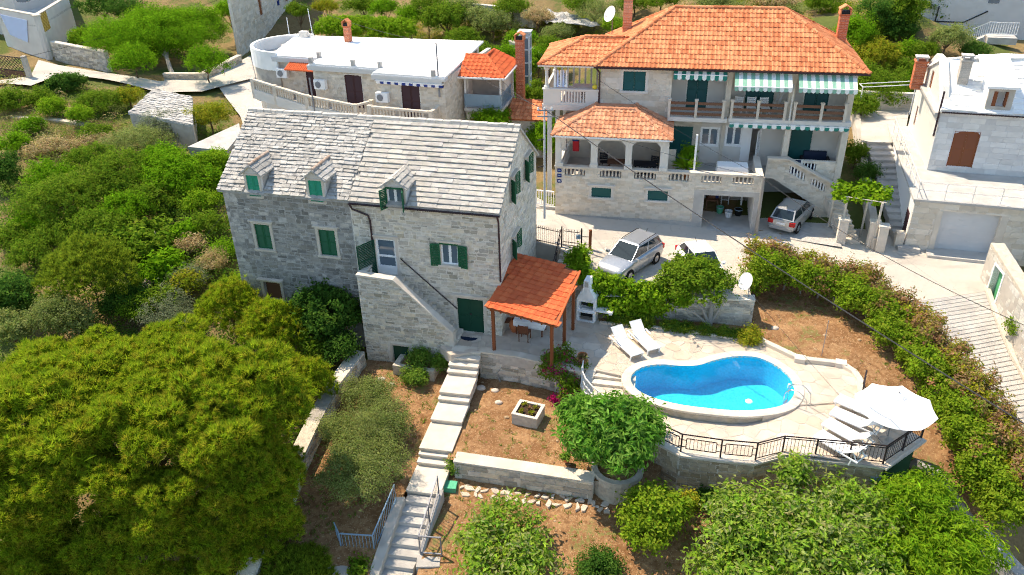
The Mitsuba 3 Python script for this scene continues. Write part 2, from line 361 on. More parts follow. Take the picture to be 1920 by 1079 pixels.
STAIR_R = lambda y: -1.5 + (29.5 - y) * -.218          # right edge of the garden stairs
STAIR_L = lambda y: STAIR_R(y) - 1.27
def mid_z(x, y): return -1.38 + 0 * x
soil_sheet('garden_bed', [(-1.66, 29.75), (-2.75, 24.2), (5.2, 22.2), (6.0, 24.5), (5.0, 26.5), (4.6, 28.3), (3.2, 29.35), (2.3, 29.4)], mid_z)
left_z = rbf([(-3, 30, -1.36), (-8, 31, -1.45), (-4, 26.5, -1.62), (-7, 26.5, -1.7), (-4.3, 24, -2.0), (-7.5, 24, -2.1), (-5.2, 20, -3.0), (-8, 20, -3.0), (-6, 17, -3.7), (-9, 17, -3.7)])
soil_sheet('garden_bed', [(-2.72, 29.9), (-6.6, 31.4), (-7.6, 30.7), (-8.3, 27), (-9.4, 23.5), (-10.2, 20), (-11, 17), (-6.2, 17), (-5.2, 20.6), (-4.1, 24)], left_z)
low_z = rbf([(-2.8, 24, -2.15), (3, 22.6, -2.2), (6, 23.6, -2.2), (12, 22.8, -2.25), (-3, 21, -2.7), (3, 20, -2.6), (9, 20, -2.7), (-4, 18, -3.25), (3, 17.5, -3.1), (9, 17.5, -3.2), (14, 17, -3.3)])
soil_sheet('garden_bed', [(-2.72, 24.2), (-3.4, 21), (-4.1, 17.8), (-4.4, 16), (15, 16), (14.5, 21.5), (14, 24.4), (6, 24.6), (5.6, 23)], low_z)
brown_z = rbf([(11.86,34.06,0.25), (13.88,33.18,0.25), (10.94,29.49,0.02), (12.4,28.51,0.02), (14.33,28.09,-0.02), (15.41,30.41,0.15), (16.77,27.86,-0.15), (15.33,27.04,-0.35), (16.98,26.05,-0.75), (15.36,24.19,-1.1), (16.46,23.76,-1.3), (16.73,22.88,-1.6), (17.12,21,-2.2), (14.46,35.02,0.4), (18.54,32.05,0.2), (18.51,24.45,-0.6)])
soil_sheet('garden_bed', [*[(11.81,34.15),(10.9,30.89)], *[(11.03,30.21),(11.24,29.94),(12.41,28.54),(14.05,28.15),(14.36,26.9)], *[(14.05,25.45)], *[(15.39,23.61)], *[(16.26,23.23)], *[(16.9,20.68)], *[(18.73,21.95)], *[(18.58,27.14),(18.88,32.86),(17.78,37.38),(13.49,39.2)]], brown_z)

# street, ramp, paths
street_z = rbf([(-22.16,65.94,1.85), (-25.52,67.02,2.3), (-22.67,76.78,2.1), (-22.35,89.31,2.5), (-8.5,47,1.7), (1.38,39.49,1.45), (2.63,40.93,1.4), (4.06,38.55,1.35), (7.06,39.56,1.27), (10.52,39.34,1.12), (12.49,38,1.08), (17.51,39.31,0.95), (20.23,36.85,0.88), (23.03,36.34,0.85), (22.71,34.07,0.7), (18.8,32,0.63), (22.5,32.78,0.63), (7.3,32.78,1.25), (12.21,34.96,1.1), (25.99,35.79,0.9)])
v, f = sheet([(-26.63,71.72), (-20.3,59.48), (-14.6,44.5), (-10,42.5), (-2,40.6), (.8,38.3), (2.58,36.96), (4.19,32.02), (10.89,31.6), (11.87,34.7), (15.93,34.96), (17.38,33.18), (18.7,31.96), (22.5,32.78), (26.72,36.55), (29.33,41.08), (20.97,38.55), (13.58,42.07), (2.55,42.04), (0,46), (-6,49.5), (-21.76,69.49), (-23.54,94.79), (-27.5,98.48), (-24.09,76.51)], street_z, .5)
struct('street', (v, f), 'street_concrete', True)
CP = Fr(2.53, 41.2, 0, -11.5); v, f = sheet([tuple(CP.w([u, w, 0])[:2]) for u, w in ((10.9, -.2), (15.2, -1.2), (15.2, 4.7), (10.9, 4.7))], lambda x, y: 1.02 + 0 * x, .8); struct('driveway', (v, f), 'concrete')
FR_RAMP = [((18.73,32.01,0.63), (22.5,32.83,0.63)), ((18.93,30.07,0.12), (22.08,30.84,0.12)), ((19.1,28.27,-0.45), (21.84,28.97,-0.45)), ((19.15,26.35,-1.05), (21.77,26.9,-1.05)), ((19.14,24.18,-1.75), (21.77,24.56,-1.75))]
ramp = fresh('stepped_ramp'); labels[ramp] = {'kind': 'structure'}
def lerp_ramp(t):
    t = min(t, len(FR_RAMP) - 1.001); k = int(t); a, b = FR_RAMP[k], FR_RAMP[k + 1]; w = t - k
    return [np.array(a[i]) * (1 - w) + np.array(b[i]) * w for i in (0, 1)]
NR = 34
for k in range(NR):
    l0, r0 = lerp_ramp(4 * k / NR); l1, r1 = lerp_ramp(4 * (k + 1.0) / NR)
    zt = l0[2] - .0
    p = [[*l0[:2], zt - .6], [*r0[:2], zt - .6], [*r1[:2], zt - .6], [*l1[:2], zt - .6], [*l0[:2], zt], [*r0[:2], zt], [*r1[:2], zt - .035], [*l1[:2], zt - .035]]
    part(ramp, 'step', MB().hexa(p, (R.random(), R.random())), 'concrete')
curb = MB()
for k in range(12):
    r0, r1 = lerp_ramp(4 * k / 12)[1], lerp_ramp(4 * (k + 1) / 12)[1]
    curb.bar(r0 + [.12, 0, .02], r1 + [.12, 0, .02], .2, .3)
part(ramp, 'curb', curb, 'cut_stone')

# ---------------------------------------------------------------- pool deck and pool
def spline(pts, n=96):
    p = np.asarray(pts, float); m = len(p); t = np.linspace(0, m, n, endpoint=False); k = t.astype(int); u = (t - k)[:, None]
    a, b, c, d = p[(k - 1) % m], p[k % m], p[(k + 1) % m], p[(k + 2) % m]
    return .5 * (2 * b + (c - a) * u + (2 * a - 5 * b + 4 * c - d) * u**2 + (3 * b - a - 3 * c + d) * u**3)
POOL = ccw(spline([*[(4.89,27.19),(5.1,27.75),(5.6,28.16),(6.36,28.29),(7.24,28.13),(7.99,28.18),(8.71,28.51),(9.65,28.76),(10.59,28.64),(11.23,27.97),(11.52,27.15),(11.45,26.3),(11.09,25.64),(10.59,25.28),(9.81,25.07),(8.75,25.04),(7.53,25.26),(6.52,25.54),(5.63,25.99),(5.08,26.52)]], 110))
PP = Polygon(POOL); COP = Polygon(spline(np.array(PP.buffer(.40).exterior.segmentize(.35).coords)[:-1], 110))
UP = Polygon([(-2.79,29.43), (-1.52,29.67), (1.77,28.5), (2.7,28.07), (3.19,28.16), (5.07,27.35), (8.14,27.04), (10.05,26.7), (9.64,24.36), (12.95,23.92), (14.36,26.9), (14.03,28.11), (12.4,28.5), (11.24,29.94), (11.05,30.3), (11.03,31.2), (4.31,32.65), (2.78,36.33), (-.2,37.6), (-.4,31.2), (-2.9,31.8), (-3.3,30.1)]).buffer(0)
LOW = Polygon([(3.13,28.1), (5.08,27.33), (8.29,27.54), (10.5,27.19), (11.36,25.3), (13.98,25.47), (15.32,23.15), (13.19,21.65), (12.05,22.03), (9.88,22.67), (8.8,22.41), (7.57,22.63), (6.15,22.97), (5.55,23.54), (4.28,24.69), (3.21,26.16), (2.84,27.49)])
def low_deck(x, y): t = np.clip((np.asarray(x) - 8.6) / 2.6, 0, 1); return -.37 + .32 * t * t * (3 - 2 * t)
deck = fresh('pool_deck'); labels[deck] = {'kind': 'structure'}
UPn = UP.difference(LOW.difference(COP.buffer(.02)))
UPn = max(getattr(UPn, 'geoms', [UPn]), key=lambda g: g.area) if UPn.geom_type != 'Polygon' else UPn
UPd = UPn.difference(PP.buffer(.2))
UPd = max(UPd.geoms, key=lambda g: g.area) if UPd.geom_type == 'MultiPolygon' else UPd
part(deck, 'screed', MB().prism(UPd, -.5, -.012), 'grout')
LOWd = LOW.difference(COP.buffer(-.05)); LOWd = max(LOWd.geoms, key=lambda g: g.area) if LOWd.geom_type == 'MultiPolygon' else LOWd
v, f = sheet(LOWd, lambda x, y: low_deck(x, y) - .012, .4)
part(deck, 'lower_screed', (v, f), 'grout')
def crazy(area, size, seed, gap=.018):
    rr = np.random.default_rng(seed); x0, y0, x1, y1 = area.bounds; n = int((x1 - x0 + 2) * (y1 - y0 + 2) / size**2)
    pts = rr.uniform((x0 - 1, y0 - 1), (x1 + 1, y1 + 1), (n, 2))
    for _ in range(3):
        vor = shapely.voronoi_polygons(shapely.MultiPoint(pts)); pts = np.array([(g.centroid.x, g.centroid.y) for g in vor.geoms if abs(g.centroid.x) < 80]); pts = pts + rr.uniform(-.07, .07, pts.shape)
    out = []
    for g in shapely.voronoi_polygons(shapely.MultiPoint(pts)).geoms:
        if not g.intersects(area): continue
        g = g.intersection(area).buffer(-gap)
        for q in getattr(g, 'geoms', [g]):
            if q.geom_type == 'Polygon' and q.area > .02:
                q = q.simplify(.02); out.append(np.array(Polygon(q.exterior).convex_hull.exterior.coords)[:-1])
    return out
crz = crazy(UPd.difference(COP.buffer(.01)), .62, 3)
pieces(deck, 'flagstone', WORLD, crz, 'flagstone', (-.004, .004), R, ch=.006, back=.01)
class DeckMap:
    def w(s, p): p = np.array(p, float); p[:, 2] += low_deck(p[:, 0], p[:, 1]); return p
pieces(deck, 'lower_flagstone', DeckMap(), crazy(LOWd.difference(COP.buffer(.01)), .62, 5), 'flagstone', (-.003, .004), R, ch=.006, back=.01)
for k, (a, b) in enumerate((((1103,690), (1170,704)), ((1098,700), (1170,714)))):     # two steps down to the lower deck
    pass
st = MB(Fr(*(3.19,28.16,0)[:2], 0, -14))
part(deck, 'step', MB(Fr(*(3.19,28.16,0)[:2], 0, -13)).box((0, -.34, -.6), (2.05, 0, -.125), (.6, .4)), 'cut_stone')
part(deck, 'step', MB(Fr(*(3.19,28.16,0)[:2], 0, -13)).box((0, -.68, -.6), (2.05, -.343, -.25), (.7, .4)), 'cut_stone')
# the deck's edge, walls
EDGE = [(3.19,28.16,0), (2.84,27.49,-0.37), (3.21,26.16,-0.37), (4.28,24.69,-0.37), (5.55,23.54,-0.37), (6.15,22.97,-0.37), (7.57,22.63,-0.37), (8.8,22.41,-0.37), (9.88,22.67,-0.3), (12.05,22.03,-0.1), (13.23,21.72,-0.06), (15.36,23.22,-0.06)]
rw = thing('retaining_wall', 'long tan stone retaining wall under the railing of the pool deck', 'wall')
def stone_wall_run(root, pts, zb, th, rng, mat='limestone', row=(.14, .24), ln=(.2, .5), cap=.08, top_each=40, base='mortar', coping='cut_stone', over=.05, depth=(.012, .04), jit=.012, capname='coping'):
    """wall along points (x, y, ztop); faces right-hand side of the direction of travel"""
    for a, b in zip(pts[:-1], pts[1:]):
        a, b = np.array(a, float), np.array(b, float); d = b - a; L = np.hypot(d[0], d[1])
        if L < .05: continue
        u = np.array([d[0] / L, d[1] / L, 0]); n = np.array([u[1], -u[0], 0]); P = Pl([a[0], a[1], 0], u, [0, 0, 1.0], n)
        za, zb_ = a[2] - cap, b[2] - cap; z0a = zb(a[0], a[1]); z0b = zb(b[0], b[1])
        poly = Polygon([(0, z0a), (L, z0b), (L, zb_), (0, za)])
        part(root, 'core', wall(P, poly, th, (.5, .5)), base)
        pieces(root, 'stone', P, courses(poly, row, ln, .02, jit, rng), mat, depth, rng, top=top_each)
        cm = MB(P); cm.hexa([[-.02, za, -th - over], [L + .02, zb_, -th - over], [L + .02, zb_, over], [-.02, za, over], [-.02, za + cap, -th - over], [L + .02, zb_ + cap, -th - over], [L + .02, zb_ + cap, over], [-.02, za + cap, over]], (rng.random(), rng.random()))
        part(root, capname, cm, coping)
low = lambda x, y: float(min(low_z(np.array([x]), np.array([y]))[0], -2.0) - .3)
stone_wall_run(rw, EDGE[:-1], low, .3, R, 'tan_stone', (.13, .24), (.2, .5), .09, 34)
cp = MB(); e0, e1 = np.array(EDGE[-2]), np.array(EDGE[-1])
part(rw, 'coping', MB().bar(e0 + [-.1, .08, -.04], e1 + [-.1, .08, -.04], .5, .09), 'cut_stone')
d = (e1 - e0); L = np.hypot(*d[:2]); u = d / np.linalg.norm(d)
part(rw, 'green_side', MB(Pl([*e0[:2], 0], [u[0], u[1], 0], [0, 0, 1], [u[1], -u[0], 0])).prism([(0.02, -2.6), (L - .25, -2.4), (L - .25, -.12), (.02, -.12)], -.3, -.12), 'wall_green', label='dark green painted end wall under the deck corner')
# low border on the back edge of the deck
bc = MB(); bp = [(10.98,30.12,0.12), (11.17,29.76,0.12), (12.32,28.34,0.14), (13.94,27.92,0.14), (14.3,27.36,0.08), (14.32,26.82,0.06), (13.9,25.41,0.05)]
bd = fresh('deck_border'); labels[bd] = {'label': 'low rounded pink stone border along the back edge of the pool deck', 'category': 'border'}
for a, b in zip(bp[:-1], bp[1:]): part(bd, 'kerb_stone', MB().bar(np.array(a) - [0, 0, .1], np.array(b) - [0, 0, .1], .26, .3, c=(R.random(), .4)), 'cut_stone')
for q in (bp[2], bp[3]): part(bd, 'corner_stone', MB(Fr(*q, -20)).box((-.22, -.2, -.3), (.22, .2, .07), (.8, .2)), 'cut_stone')
# pool
pool = thing('swimming_pool', 'kidney shaped swimming pool with bright blue tiles and pale stone rim', 'swimming pool')
cm = MB(); cpl = np.array(COP.exterior.coords)[:-1]
NS = 44; ring_o = np.array([COP.exterior.interpolate(t, normalized=True).coords[0] for t in np.linspace(0, 1, 4 * NS, endpoint=False)])
ring_i = np.array([PP.exterior.interpolate(PP.exterior.project(Point(q))).coords[0] for q in ring_o])
for k in range(NS):
    idx = [(4 * k + j) % (4 * NS) for j in range(5)]
    o, i_ = ring_o[idx], ring_i[idx]; m = MB(); z0, z1 = -.06, .035
    v = np.vstack([np.c_[o, np.full(5, z0)], np.c_[i_, np.full(5, z0)], np.c_[o, np.full(5, z1 - .012)], np.c_[i_, np.full(5, z1 - .012)], np.c_[o + (i_ - o) * .05, np.full(5, z1)], np.c_[o + (i_ - o) * .95, np.full(5, z1)]])
    f = []
    for j in range(4):
        f += [[j, j+1, 11+j], [j, 11+j, 10+j], [10+j, 11+j, 21+j], [10+j, 21+j, 20+j], [20+j, 21+j, 26+j], [20+j, 26+j, 25+j], [25+j, 26+j, 16+j], [25+j, 16+j, 15+j], [15+j, 16+j, 6+j], [15+j, 6+j, 5+j]]
    part(pool, 'rim_stone', m.add(v, f, (R.uniform(.5, 1), R.random())), 'cut_stone')
# stone skirt below the rim towards the lower deck
sk = MB(); ring = np.array(COP.buffer(-.06).exterior.segmentize(.5).coords)
for a, b in zip(ring[:-1], ring[1:]):
    if LOW.contains(Point(*((a + b) / 2))) : sk.hexa([[*a, -.6], [*b, -.6], [*(b * .98 + np.array(PP.centroid.coords[0]) * .02), -.6], [*(a * .98 + np.array(PP.centroid.coords[0]) * .02), -.6], [*a, -.062], [*b, -.062], [*(b * .98 + np.array(PP.centroid.coords[0]) * .02), -.062], [*(a * .98 + np.array(PP.centroid.coords[0]) * .02), -.062]], (.2, R.random()))
part(pool, 'skirt', sk, 'limestone')
def tile_fn(p, n, uv):
    c = cell_rand(p.x * 14, p.y * 14, p.z * 14)
    ca = dr.abs(fbm(p.x * 1.7, p.y * 1.7, p.z * 1.7, 3) - .5)
    return mix((.010, .42, .63), (.022, .52, .74), c)
proc('pool_tile', tile_fn, .4, .4)
scene['water'] = {'type': 'bumpmap', 'arbitrary': mikit.proc(lambda p, n, uv: fbm(p.x * 2.2, p.y * 2.2, 0, 3), .03), 'scale': .01, 'bsdf': {'type': 'thindielectric', 'int_ior': 1.33}}
scene['water'] = {'type': 'thindielectric', 'int_ior': 1.33}
DEPTH = -1.22; n = len(POOL); i = np.arange(n); j = (i + 1) % n
part(pool, 'basin_wall', (np.vstack([np.c_[POOL, np.full(n, .03)], np.c_[POOL, np.full(n, DEPTH)]]), np.vstack([np.c_[i, j, n + j], np.c_[i, n + j, n + i]])), 'pool_tile')
v, f = sheet(PP, lambda x, y: DEPTH + 0 * x, .6); part(pool, 'basin_floor', (v, f), 'pool_tile')
v, f = sheet(PP, lambda x, y: -.10 + 0 * x, .6); part(pool, 'water_surface', (v, f), 'water')
dx, dy, _ = (9.98,27.19,-1.2)
part(pool, 'drain', MB().lathe([(0, .03), (.13, .03), (.16, .0)], 16, (dx, dy, DEPTH)), 'white_paint')
part(pool, 'jet', MB(Fr(*(11.52,26.98,-0.25)[:2], 0, 0)).box((-.08, -.05, -.4), (.08, .02, -.2)), 'white_paint')

# ---------------------------------------------------------------- window, shutter, roof helpers
def louvre(mb, u0, u1, z0, z1, v0, v1, n=None, panel=False):
    """a louvred leaf in local u-z between v0 (front) and v1"""
    w = .055; mb.box((u0, v0, z0), (u0 + w, v1, z1)); mb.box((u1 - w, v0, z0), (u1, v1, z1))
    for z in (z0, (z0 + z1) / 2 - w / 2, z1 - w): mb.box((u0 + w, v0 + .002, z), (u1 - w, v1 - .002, z + w))
    n = n or max(4, int((z1 - z0) / .075)); h = (z1 - z0) / n
    if panel: mb.box((u0 + w, v0 + .012, z0 + w), (u1 - w, v1 - .006, z1 - w)); return mb
    for k in range(n):
        a = z0 + k * h
        mb.hexa([[u0 + w, v0 + .006, a], [u1 - w, v0 + .006, a], [u1 - w, v0 + .014, a], [u0 + w, v0 + .014, a], [u0 + w, v1 - .014, a + h * .95], [u1 - w, v1 - .014, a + h * .95], [u1 - w, v1 - .006, a + h * .95], [u0 + w, v1 - .006, a + h * .95]])
    return mb
def stone_frame(parent, fr, u0, u1, z0, z1, w=.14, out=.03, dep=.22, mat='cut_stone', sill=.06, lintel=None, name='window', label=None):
    """frame round the opening u0..u1, z0..z1 in the wall plane v = 0 of fr (outward is -v)"""
    m = MB(fr); t = (R.random(), R.random())
    m.box((u0 - w, -out, z0), (u0, dep, z1), t); m.box((u1, -out, z0), (u1 + w, dep, z1), t)
    m.box((u0 - w, -out, z1), (u1 + w, dep, z1 + w), t); m.box((u0 - w - .03, -out - sill, z0 - w * .8), (u1 + w + .03, dep, z0), t)
    if lintel: m.box((u0 - w - .08, -out - lintel, z1 + w), (u1 + w + .08, dep, z1 + w + .07), t)
    return part(parent, name, m, mat, label)
def sash(parent, fr, u0, u1, z0, z1, v=.14, leaves=2, mat='white_paint', bars=0):
    """glazed window leaves with their panes as sub-parts"""
    fm = MB(fr); b = .06; ws = (u1 - u0) / leaves
    for k in range(leaves):
        a, c = u0 + k * ws, u0 + (k + 1) * ws
        fm.box((a, v, z0), (a + b, v + .05, z1)).box((c - b, v, z0), (c, v + .05, z1)).box((a + b, v, z0), (c - b, v + .05, z0 + b)).box((a + b, v, z1 - b), (c - b, v + .05, z1))
        for q in range(bars): zz = z0 + (z1 - z0) * (q + 1) / (bars + 1); fm.box((a + b, v + .003, zz - .03), (c - b, v + .047, zz + .03))
    k_ = part(parent, 'sash', fm, mat)
    return k_
def pane(parent, fr, u0, u1, z0, z1, v=.165):
    return part(parent, 'pane', MB(fr).add([[u0, v, z0], [u1, v, z0], [u1, v, z1], [u0, v, z1]], [[0, 1, 2], [0, 2, 3]]), 'pane_glass')
def leaf_open(parent, fr, hinge_u, side, w, z0, z1, ang, mat, v=-.05, label=None, panel=False):
    """a shutter leaf hinged at hinge_u, opened by ang degrees from the closed position (180 = flat on the wall)"""
    f = fr.sub(hinge_u, v, 0, -ang if side < 0 else ang)
    m = MB(f)
    if side < 0: louvre(m, 0, w, z0, z1, -.02, .02, panel=panel)
    else: louvre(m, -w, 0, z0, z1, -.02, .02, panel=panel)
    return part(parent, 'shutter', m, mat, label)
def leaves_closed(parent, fr, u0, u1, z0, z1, mat, v=.05, n=2, panel=False):
    w = (u1 - u0) / n
    for k in range(n): part(parent, 'shutter', louvre(MB(fr), u0 + k * w + .006, u0 + (k + 1) * w - .006, z0, z1, v, v + .04, panel=panel), mat)
TILE = None
def tile_template(w, l, h, lap, lip=.03, seg=5):
    x = np.linspace(-.5, .5, seg); zz = h * np.array([.25, 1, .45, .1, .3])[:seg] if seg == 5 else h * (.5 + .5 * np.cos(np.linspace(-np.pi, np.pi, seg)))
    top = np.c_[x * w, np.full(seg, l), zz]; bot = np.c_[x * w, np.zeros(seg), zz + lap]; lipv = np.c_[x * w, np.zeros(seg), zz + lap - lip]
    v = np.vstack([top, bot, lipv]); f = []
    for k in range(seg - 1): f += [[seg + k, seg + k + 1, k + 1], [seg + k, k + 1, k], [2*seg + k, 2*seg + k + 1, seg + k + 1], [2*seg + k, seg + k + 1, seg + k]]
    return v, np.array(f)
def tiled(root, pts, w, l, mat, name='tile', as_parts=0, h=.05, lap=.035, rng=R, stagger=0.0, base='brick', thick=.08, basename='roof', inset=0.0):
    """tiles over a roof plane: pts = world corners, first edge along the eave"""
    P, q = plane_of(pts); poly = Polygon(q[:, :2]); P2 = P
    wall(P2, poly, thick, (.3, .5), mb := MB(P2)); 
    rest = MB(P2); n = 0; tv, tf = tile_template(w, l * 1.06, h, lap); x0, y0, x1, y1 = poly.bounds; r = 0; y = y0; pp = prep(poly.buffer(-inset) if inset else poly)
    while y < y1 - .05:
        x = x0 + w / 2 + (stagger * w if r % 2 else 0)
        while x < x1 + w / 2:
            if pp.contains(Point(x, y + l * .5)):
                v = tv + [x, y, .004] + np.c_[np.zeros((len(tv), 2)), np.full(len(tv), rng.uniform(-.006, .006))]; c = (rng.random(), rng.random())
                if n < as_parts: part(root, name, MB(P2).add(v, tf, c), mat)
                else: rest.add(v, tf, c)
                n += 1
            x += w
        y += l; r += 1
    part(root, basename, mb, base)
    if n > as_parts: part(root, name + 's', rest, mat, kind='stuff')
    return P2
def ridge_caps(root, a, b, mat, r=.10, l=.38, name='ridge_tile', lift=.03):
    a, b = np.array(a, float), np.array(b, float); L = np.linalg.norm(b - a); n = max(1, int(L / l)); m = MB(); d = (b - a) / L
    s = np.cross(d, [0, 0, 1.0]); s /= np.linalg.norm(s); up = np.cross(s, d)
    an = np.radians([0, 36, 72, 108, 144, 180])
    for k in range(n):
        p, q = a + d * L * k / n, a + d * (L * (k + 1) / n + .03); r0, r1 = r * 1.12, r * .92
        v = np.vstack([p + r0 * (np.cos(an)[:, None] * s + np.sin(an)[:, None] * up) + up * (lift - r * .55), q + r1 * (np.cos(an)[:, None] * s + np.sin(an)[:, None] * up) + up * (lift - r * .55)])
        f = []
        for j in range(5): f += [[j, j + 1, 7 + j], [j, 7 + j, 6 + j]]
        f += [[0, 5, 4], [0, 4, 3], [0, 3, 2], [0, 2, 1]]
        m.add(v, f, (R.random(), R.random()))
    return part(root, name, m, mat)

# ---------------------------------------------------------------- the old stone house
MH = Fr(-.51, 30.85, 0, -15.05); HL, HD, EZ, RZ = 13.1, 7.15, 6.27, 8.78
house = thing('stone_house', 'long old stone house with stone slab roof, green shutters and three dormers', 'house')
OPEN = dict(w1=(-11.82, -11.02, 3.29, 4.56), w2=(-8.55, -7.72, 3.29, 4.60), dr=(-5.80, -4.83, 2.62, 4.42), w3=(-2.69, -1.90, 3.44, 4.46), d0=(-2.10, -.84, 0, 1.80), led=(-11.9, -11.0, .5, 1.5))
front = Polygon([(-HL, -1.6), (0, -1.6), (0, EZ), (-HL, EZ)])
for a, b, c, d in OPEN.values(): front = front.difference(sbox(a, c, b, d))
core = part(house, 'wall', wall(MH.face(0), front.intersection(sbox(-6.8, -2, 1, 9)), .3, (.5, .5)), 'mortar')
part(house, 'wall', wall(MH.face(0), front.intersection(sbox(-HL, -2, -6.8, 9)), .3, (.5, .5)), 'grey_mortar', label='greyer older left part of the front wall')
gable = Polygon([(0, -1.6), (HD, -1.6), (HD, EZ), (HD / 2, RZ), (0, EZ)])
GW = [(2.12, 2.95, 3.1, 3.95), (2.15, 2.85, 5.85, 6.85), (4.75, 5.5, 5.85, 6.80)]
gr = gable
for r in GW: gr = gr.difference(sbox(r[0], r[2], r[1], r[3]))
part(house, 'wall', wall(MH.side(0), gr.intersection(sbox(.3, -3, HD, 12)), .3, (.5, .5)), 'mortar')
part(house, 'wall', wall(MH.sideL(-HL), Polygon([(-x, y) for x, y in gable.exterior.coords]).intersection(sbox(-HD, -3, -.3, 12)), .3, (.5, .5)), 'grey_mortar')
part(house, 'wall', MB(MH).box((-HL, HD - .3, -1.6), (0, HD, EZ)), 'mortar')
part(house, 'inner_floor', MB(MH).box((-HL + .3, .3, 5.2), (-.3, HD - .3, 5.3)), 'plank_brown')
big = front
for k in ('w1', 'w2', 'w3', 'dr', 'd0', 'led'):
    a, b, c, d = OPEN[k]; big = big.difference(sbox(a - .16, c - .15, b + .16, d + .2))
PF = MH.face(0); rr = np.random.default_rng(11)
def tone_r(c, r): return float(np.clip(r.normal(.62, .25) - (.35 if r.random() < .12 else 0), 0, 1))
right = big.intersection(sbox(-6.75, -1.4, -.01, EZ - .05)); left = big.intersection(sbox(-HL, .2, -6.85, EZ - .02))
pieces(house, 'stone', PF, courses(right, (.12, .23), (.14, .5), .035, .022, rr, merge=.3), 'limestone', (.006, .028), rr, top=240, ch=.012, tone=tone_r)
def tone_l(c, r):
    q = r.random(); return float(r.uniform(.75, 1)) if (q < .16 and 1.5 < c[1] < 5.3) or (c[0] < -12.4 and q < .5) else float(np.clip(r.normal(.30, .17), 0, 1))
pieces(house, 'grey_stone', PF, courses(left, (.12, .28), (.16, .5), .035, .032, rr, merge=.35), 'grey_stone', (.004, .02), rr, top=170, ch=.012, tone=lambda c, r: tone_l(c, r))
gs = gr
for r in GW: gs = gs.difference(sbox(r[0] - .12, r[2] - .15, r[1] + .12, r[3] + .2))
pieces(house, 'gable_stone', MH.side(0), courses(gs.buffer(-.02).intersection(sbox(0, -1, 9, 12)), (.14, .24), (.2, .55), .03, .016, rr), 'limestone', (.004, .022), rr, top=60, ch=.012, tone=lambda c, r: float(np.clip(r.normal(.75, .2), 0, 1)))
# roof
def slope(v): return EZ + (RZ - EZ) * (v / (HD / 2))
ov = .16; ez = slope(-ov) + .02
F0, F1, T1, T0 = MH.w([-HL - .18, -ov, ez]), MH.w([.14, -ov, ez]), MH.w([.14, HD / 2, RZ + .02]), MH.w([-HL - .18, HD / 2, RZ + .02])
roof = part(house, 'roof', MB(MH).hexa([[-HL - .16, -ov + .02, ez - .10], [.12, -ov + .02, ez - .10], [.12, HD / 2, RZ - .08], [-HL - .16, HD / 2, RZ - .08], [-HL - .16, -ov + .02, ez], [.12, -ov + .02, ez], [.12, HD / 2, RZ], [-HL - .16, HD / 2, RZ]], (.2, .5)), 'old_slab')
part(house, 'roof', MB(MH).hexa([[-HL - .16, HD / 2, RZ - .08], [.12, HD / 2, RZ - .08], [.12, HD + .16, ez - .1], [-HL - .16, HD + .16, ez - .1], [-HL - .16, HD / 2, RZ], [.12, HD / 2, RZ], [.12, HD + .16, ez], [-HL - .16, HD + .16, ez]], (.4, .5)), 'roof_slab')
RP, rq = plane_of([F0, F1, T1, T0]); W_, S_ = rq[1, 0], rq[2, 1]
DORM = {1: (-11.72, -11.12, 5.98, 6.98), 2: (-8.66, -8.02, 5.98, 6.98), 3: (-4.95, -4.22, 6.02, 6.92)}
rp = Polygon([(0, 0), (W_, 0), (W_, S_), (0, S_)]); off = HL + .18
for a, b, c, d in DORM.values(): rp = rp.difference(Polygon([(a + off - .22, -.1), (b + off + .22, -.1), (b + off + .22, .95), (a + off - .22, .95)]))
xm = off - 6.75
rows = courses(rp.intersection(sbox(xm, 0, W_, S_)), .262, (.35, .9), .003, .012, rr)
pieces(house, 'roof_slab', RP, rows, 'roof_slab', (.03, .045), rr, top=260, ch=.006, tilt=.055, jit=.014, back=.02)
rows = courses(rp.intersection(sbox(0, 0, xm - .02, S_)), (.15, .24), (.2, .6), .003, .028, rr)
pieces(house, 'old_roof_slab', RP, rows, 'old_slab', (.02, .05), rr, top=260, ch=.010, tilt=.045, jit=.018, back=.02, tone=lambda c, r: float(np.clip(r.normal(.55, .28), 0, 1)))
rdg = MB(MH); x = -HL - .15
while x < .1:
    w = rr.uniform(.3, .55); a = rr.uniform(-.01, .02); x1 = min(x + w - .02, .12)
    rdg.hexa([[x, HD/2 - .17, RZ - .05], [x1, HD/2 - .17, RZ - .05], [x1, HD/2 + .17, RZ - .05], [x, HD/2 + .17, RZ - .05], [x, HD/2 - .12, RZ + .09 + a], [x1, HD/2 - .12, RZ + .09 + a], [x1, HD/2 + .12, RZ + .09 + a], [x, HD/2 + .12, RZ + .09 + a]], (rr.uniform(.5, 1), .5)); x += w
part(house, 'ridge_slabs', rdg, 'roof_slab', kind='stuff')
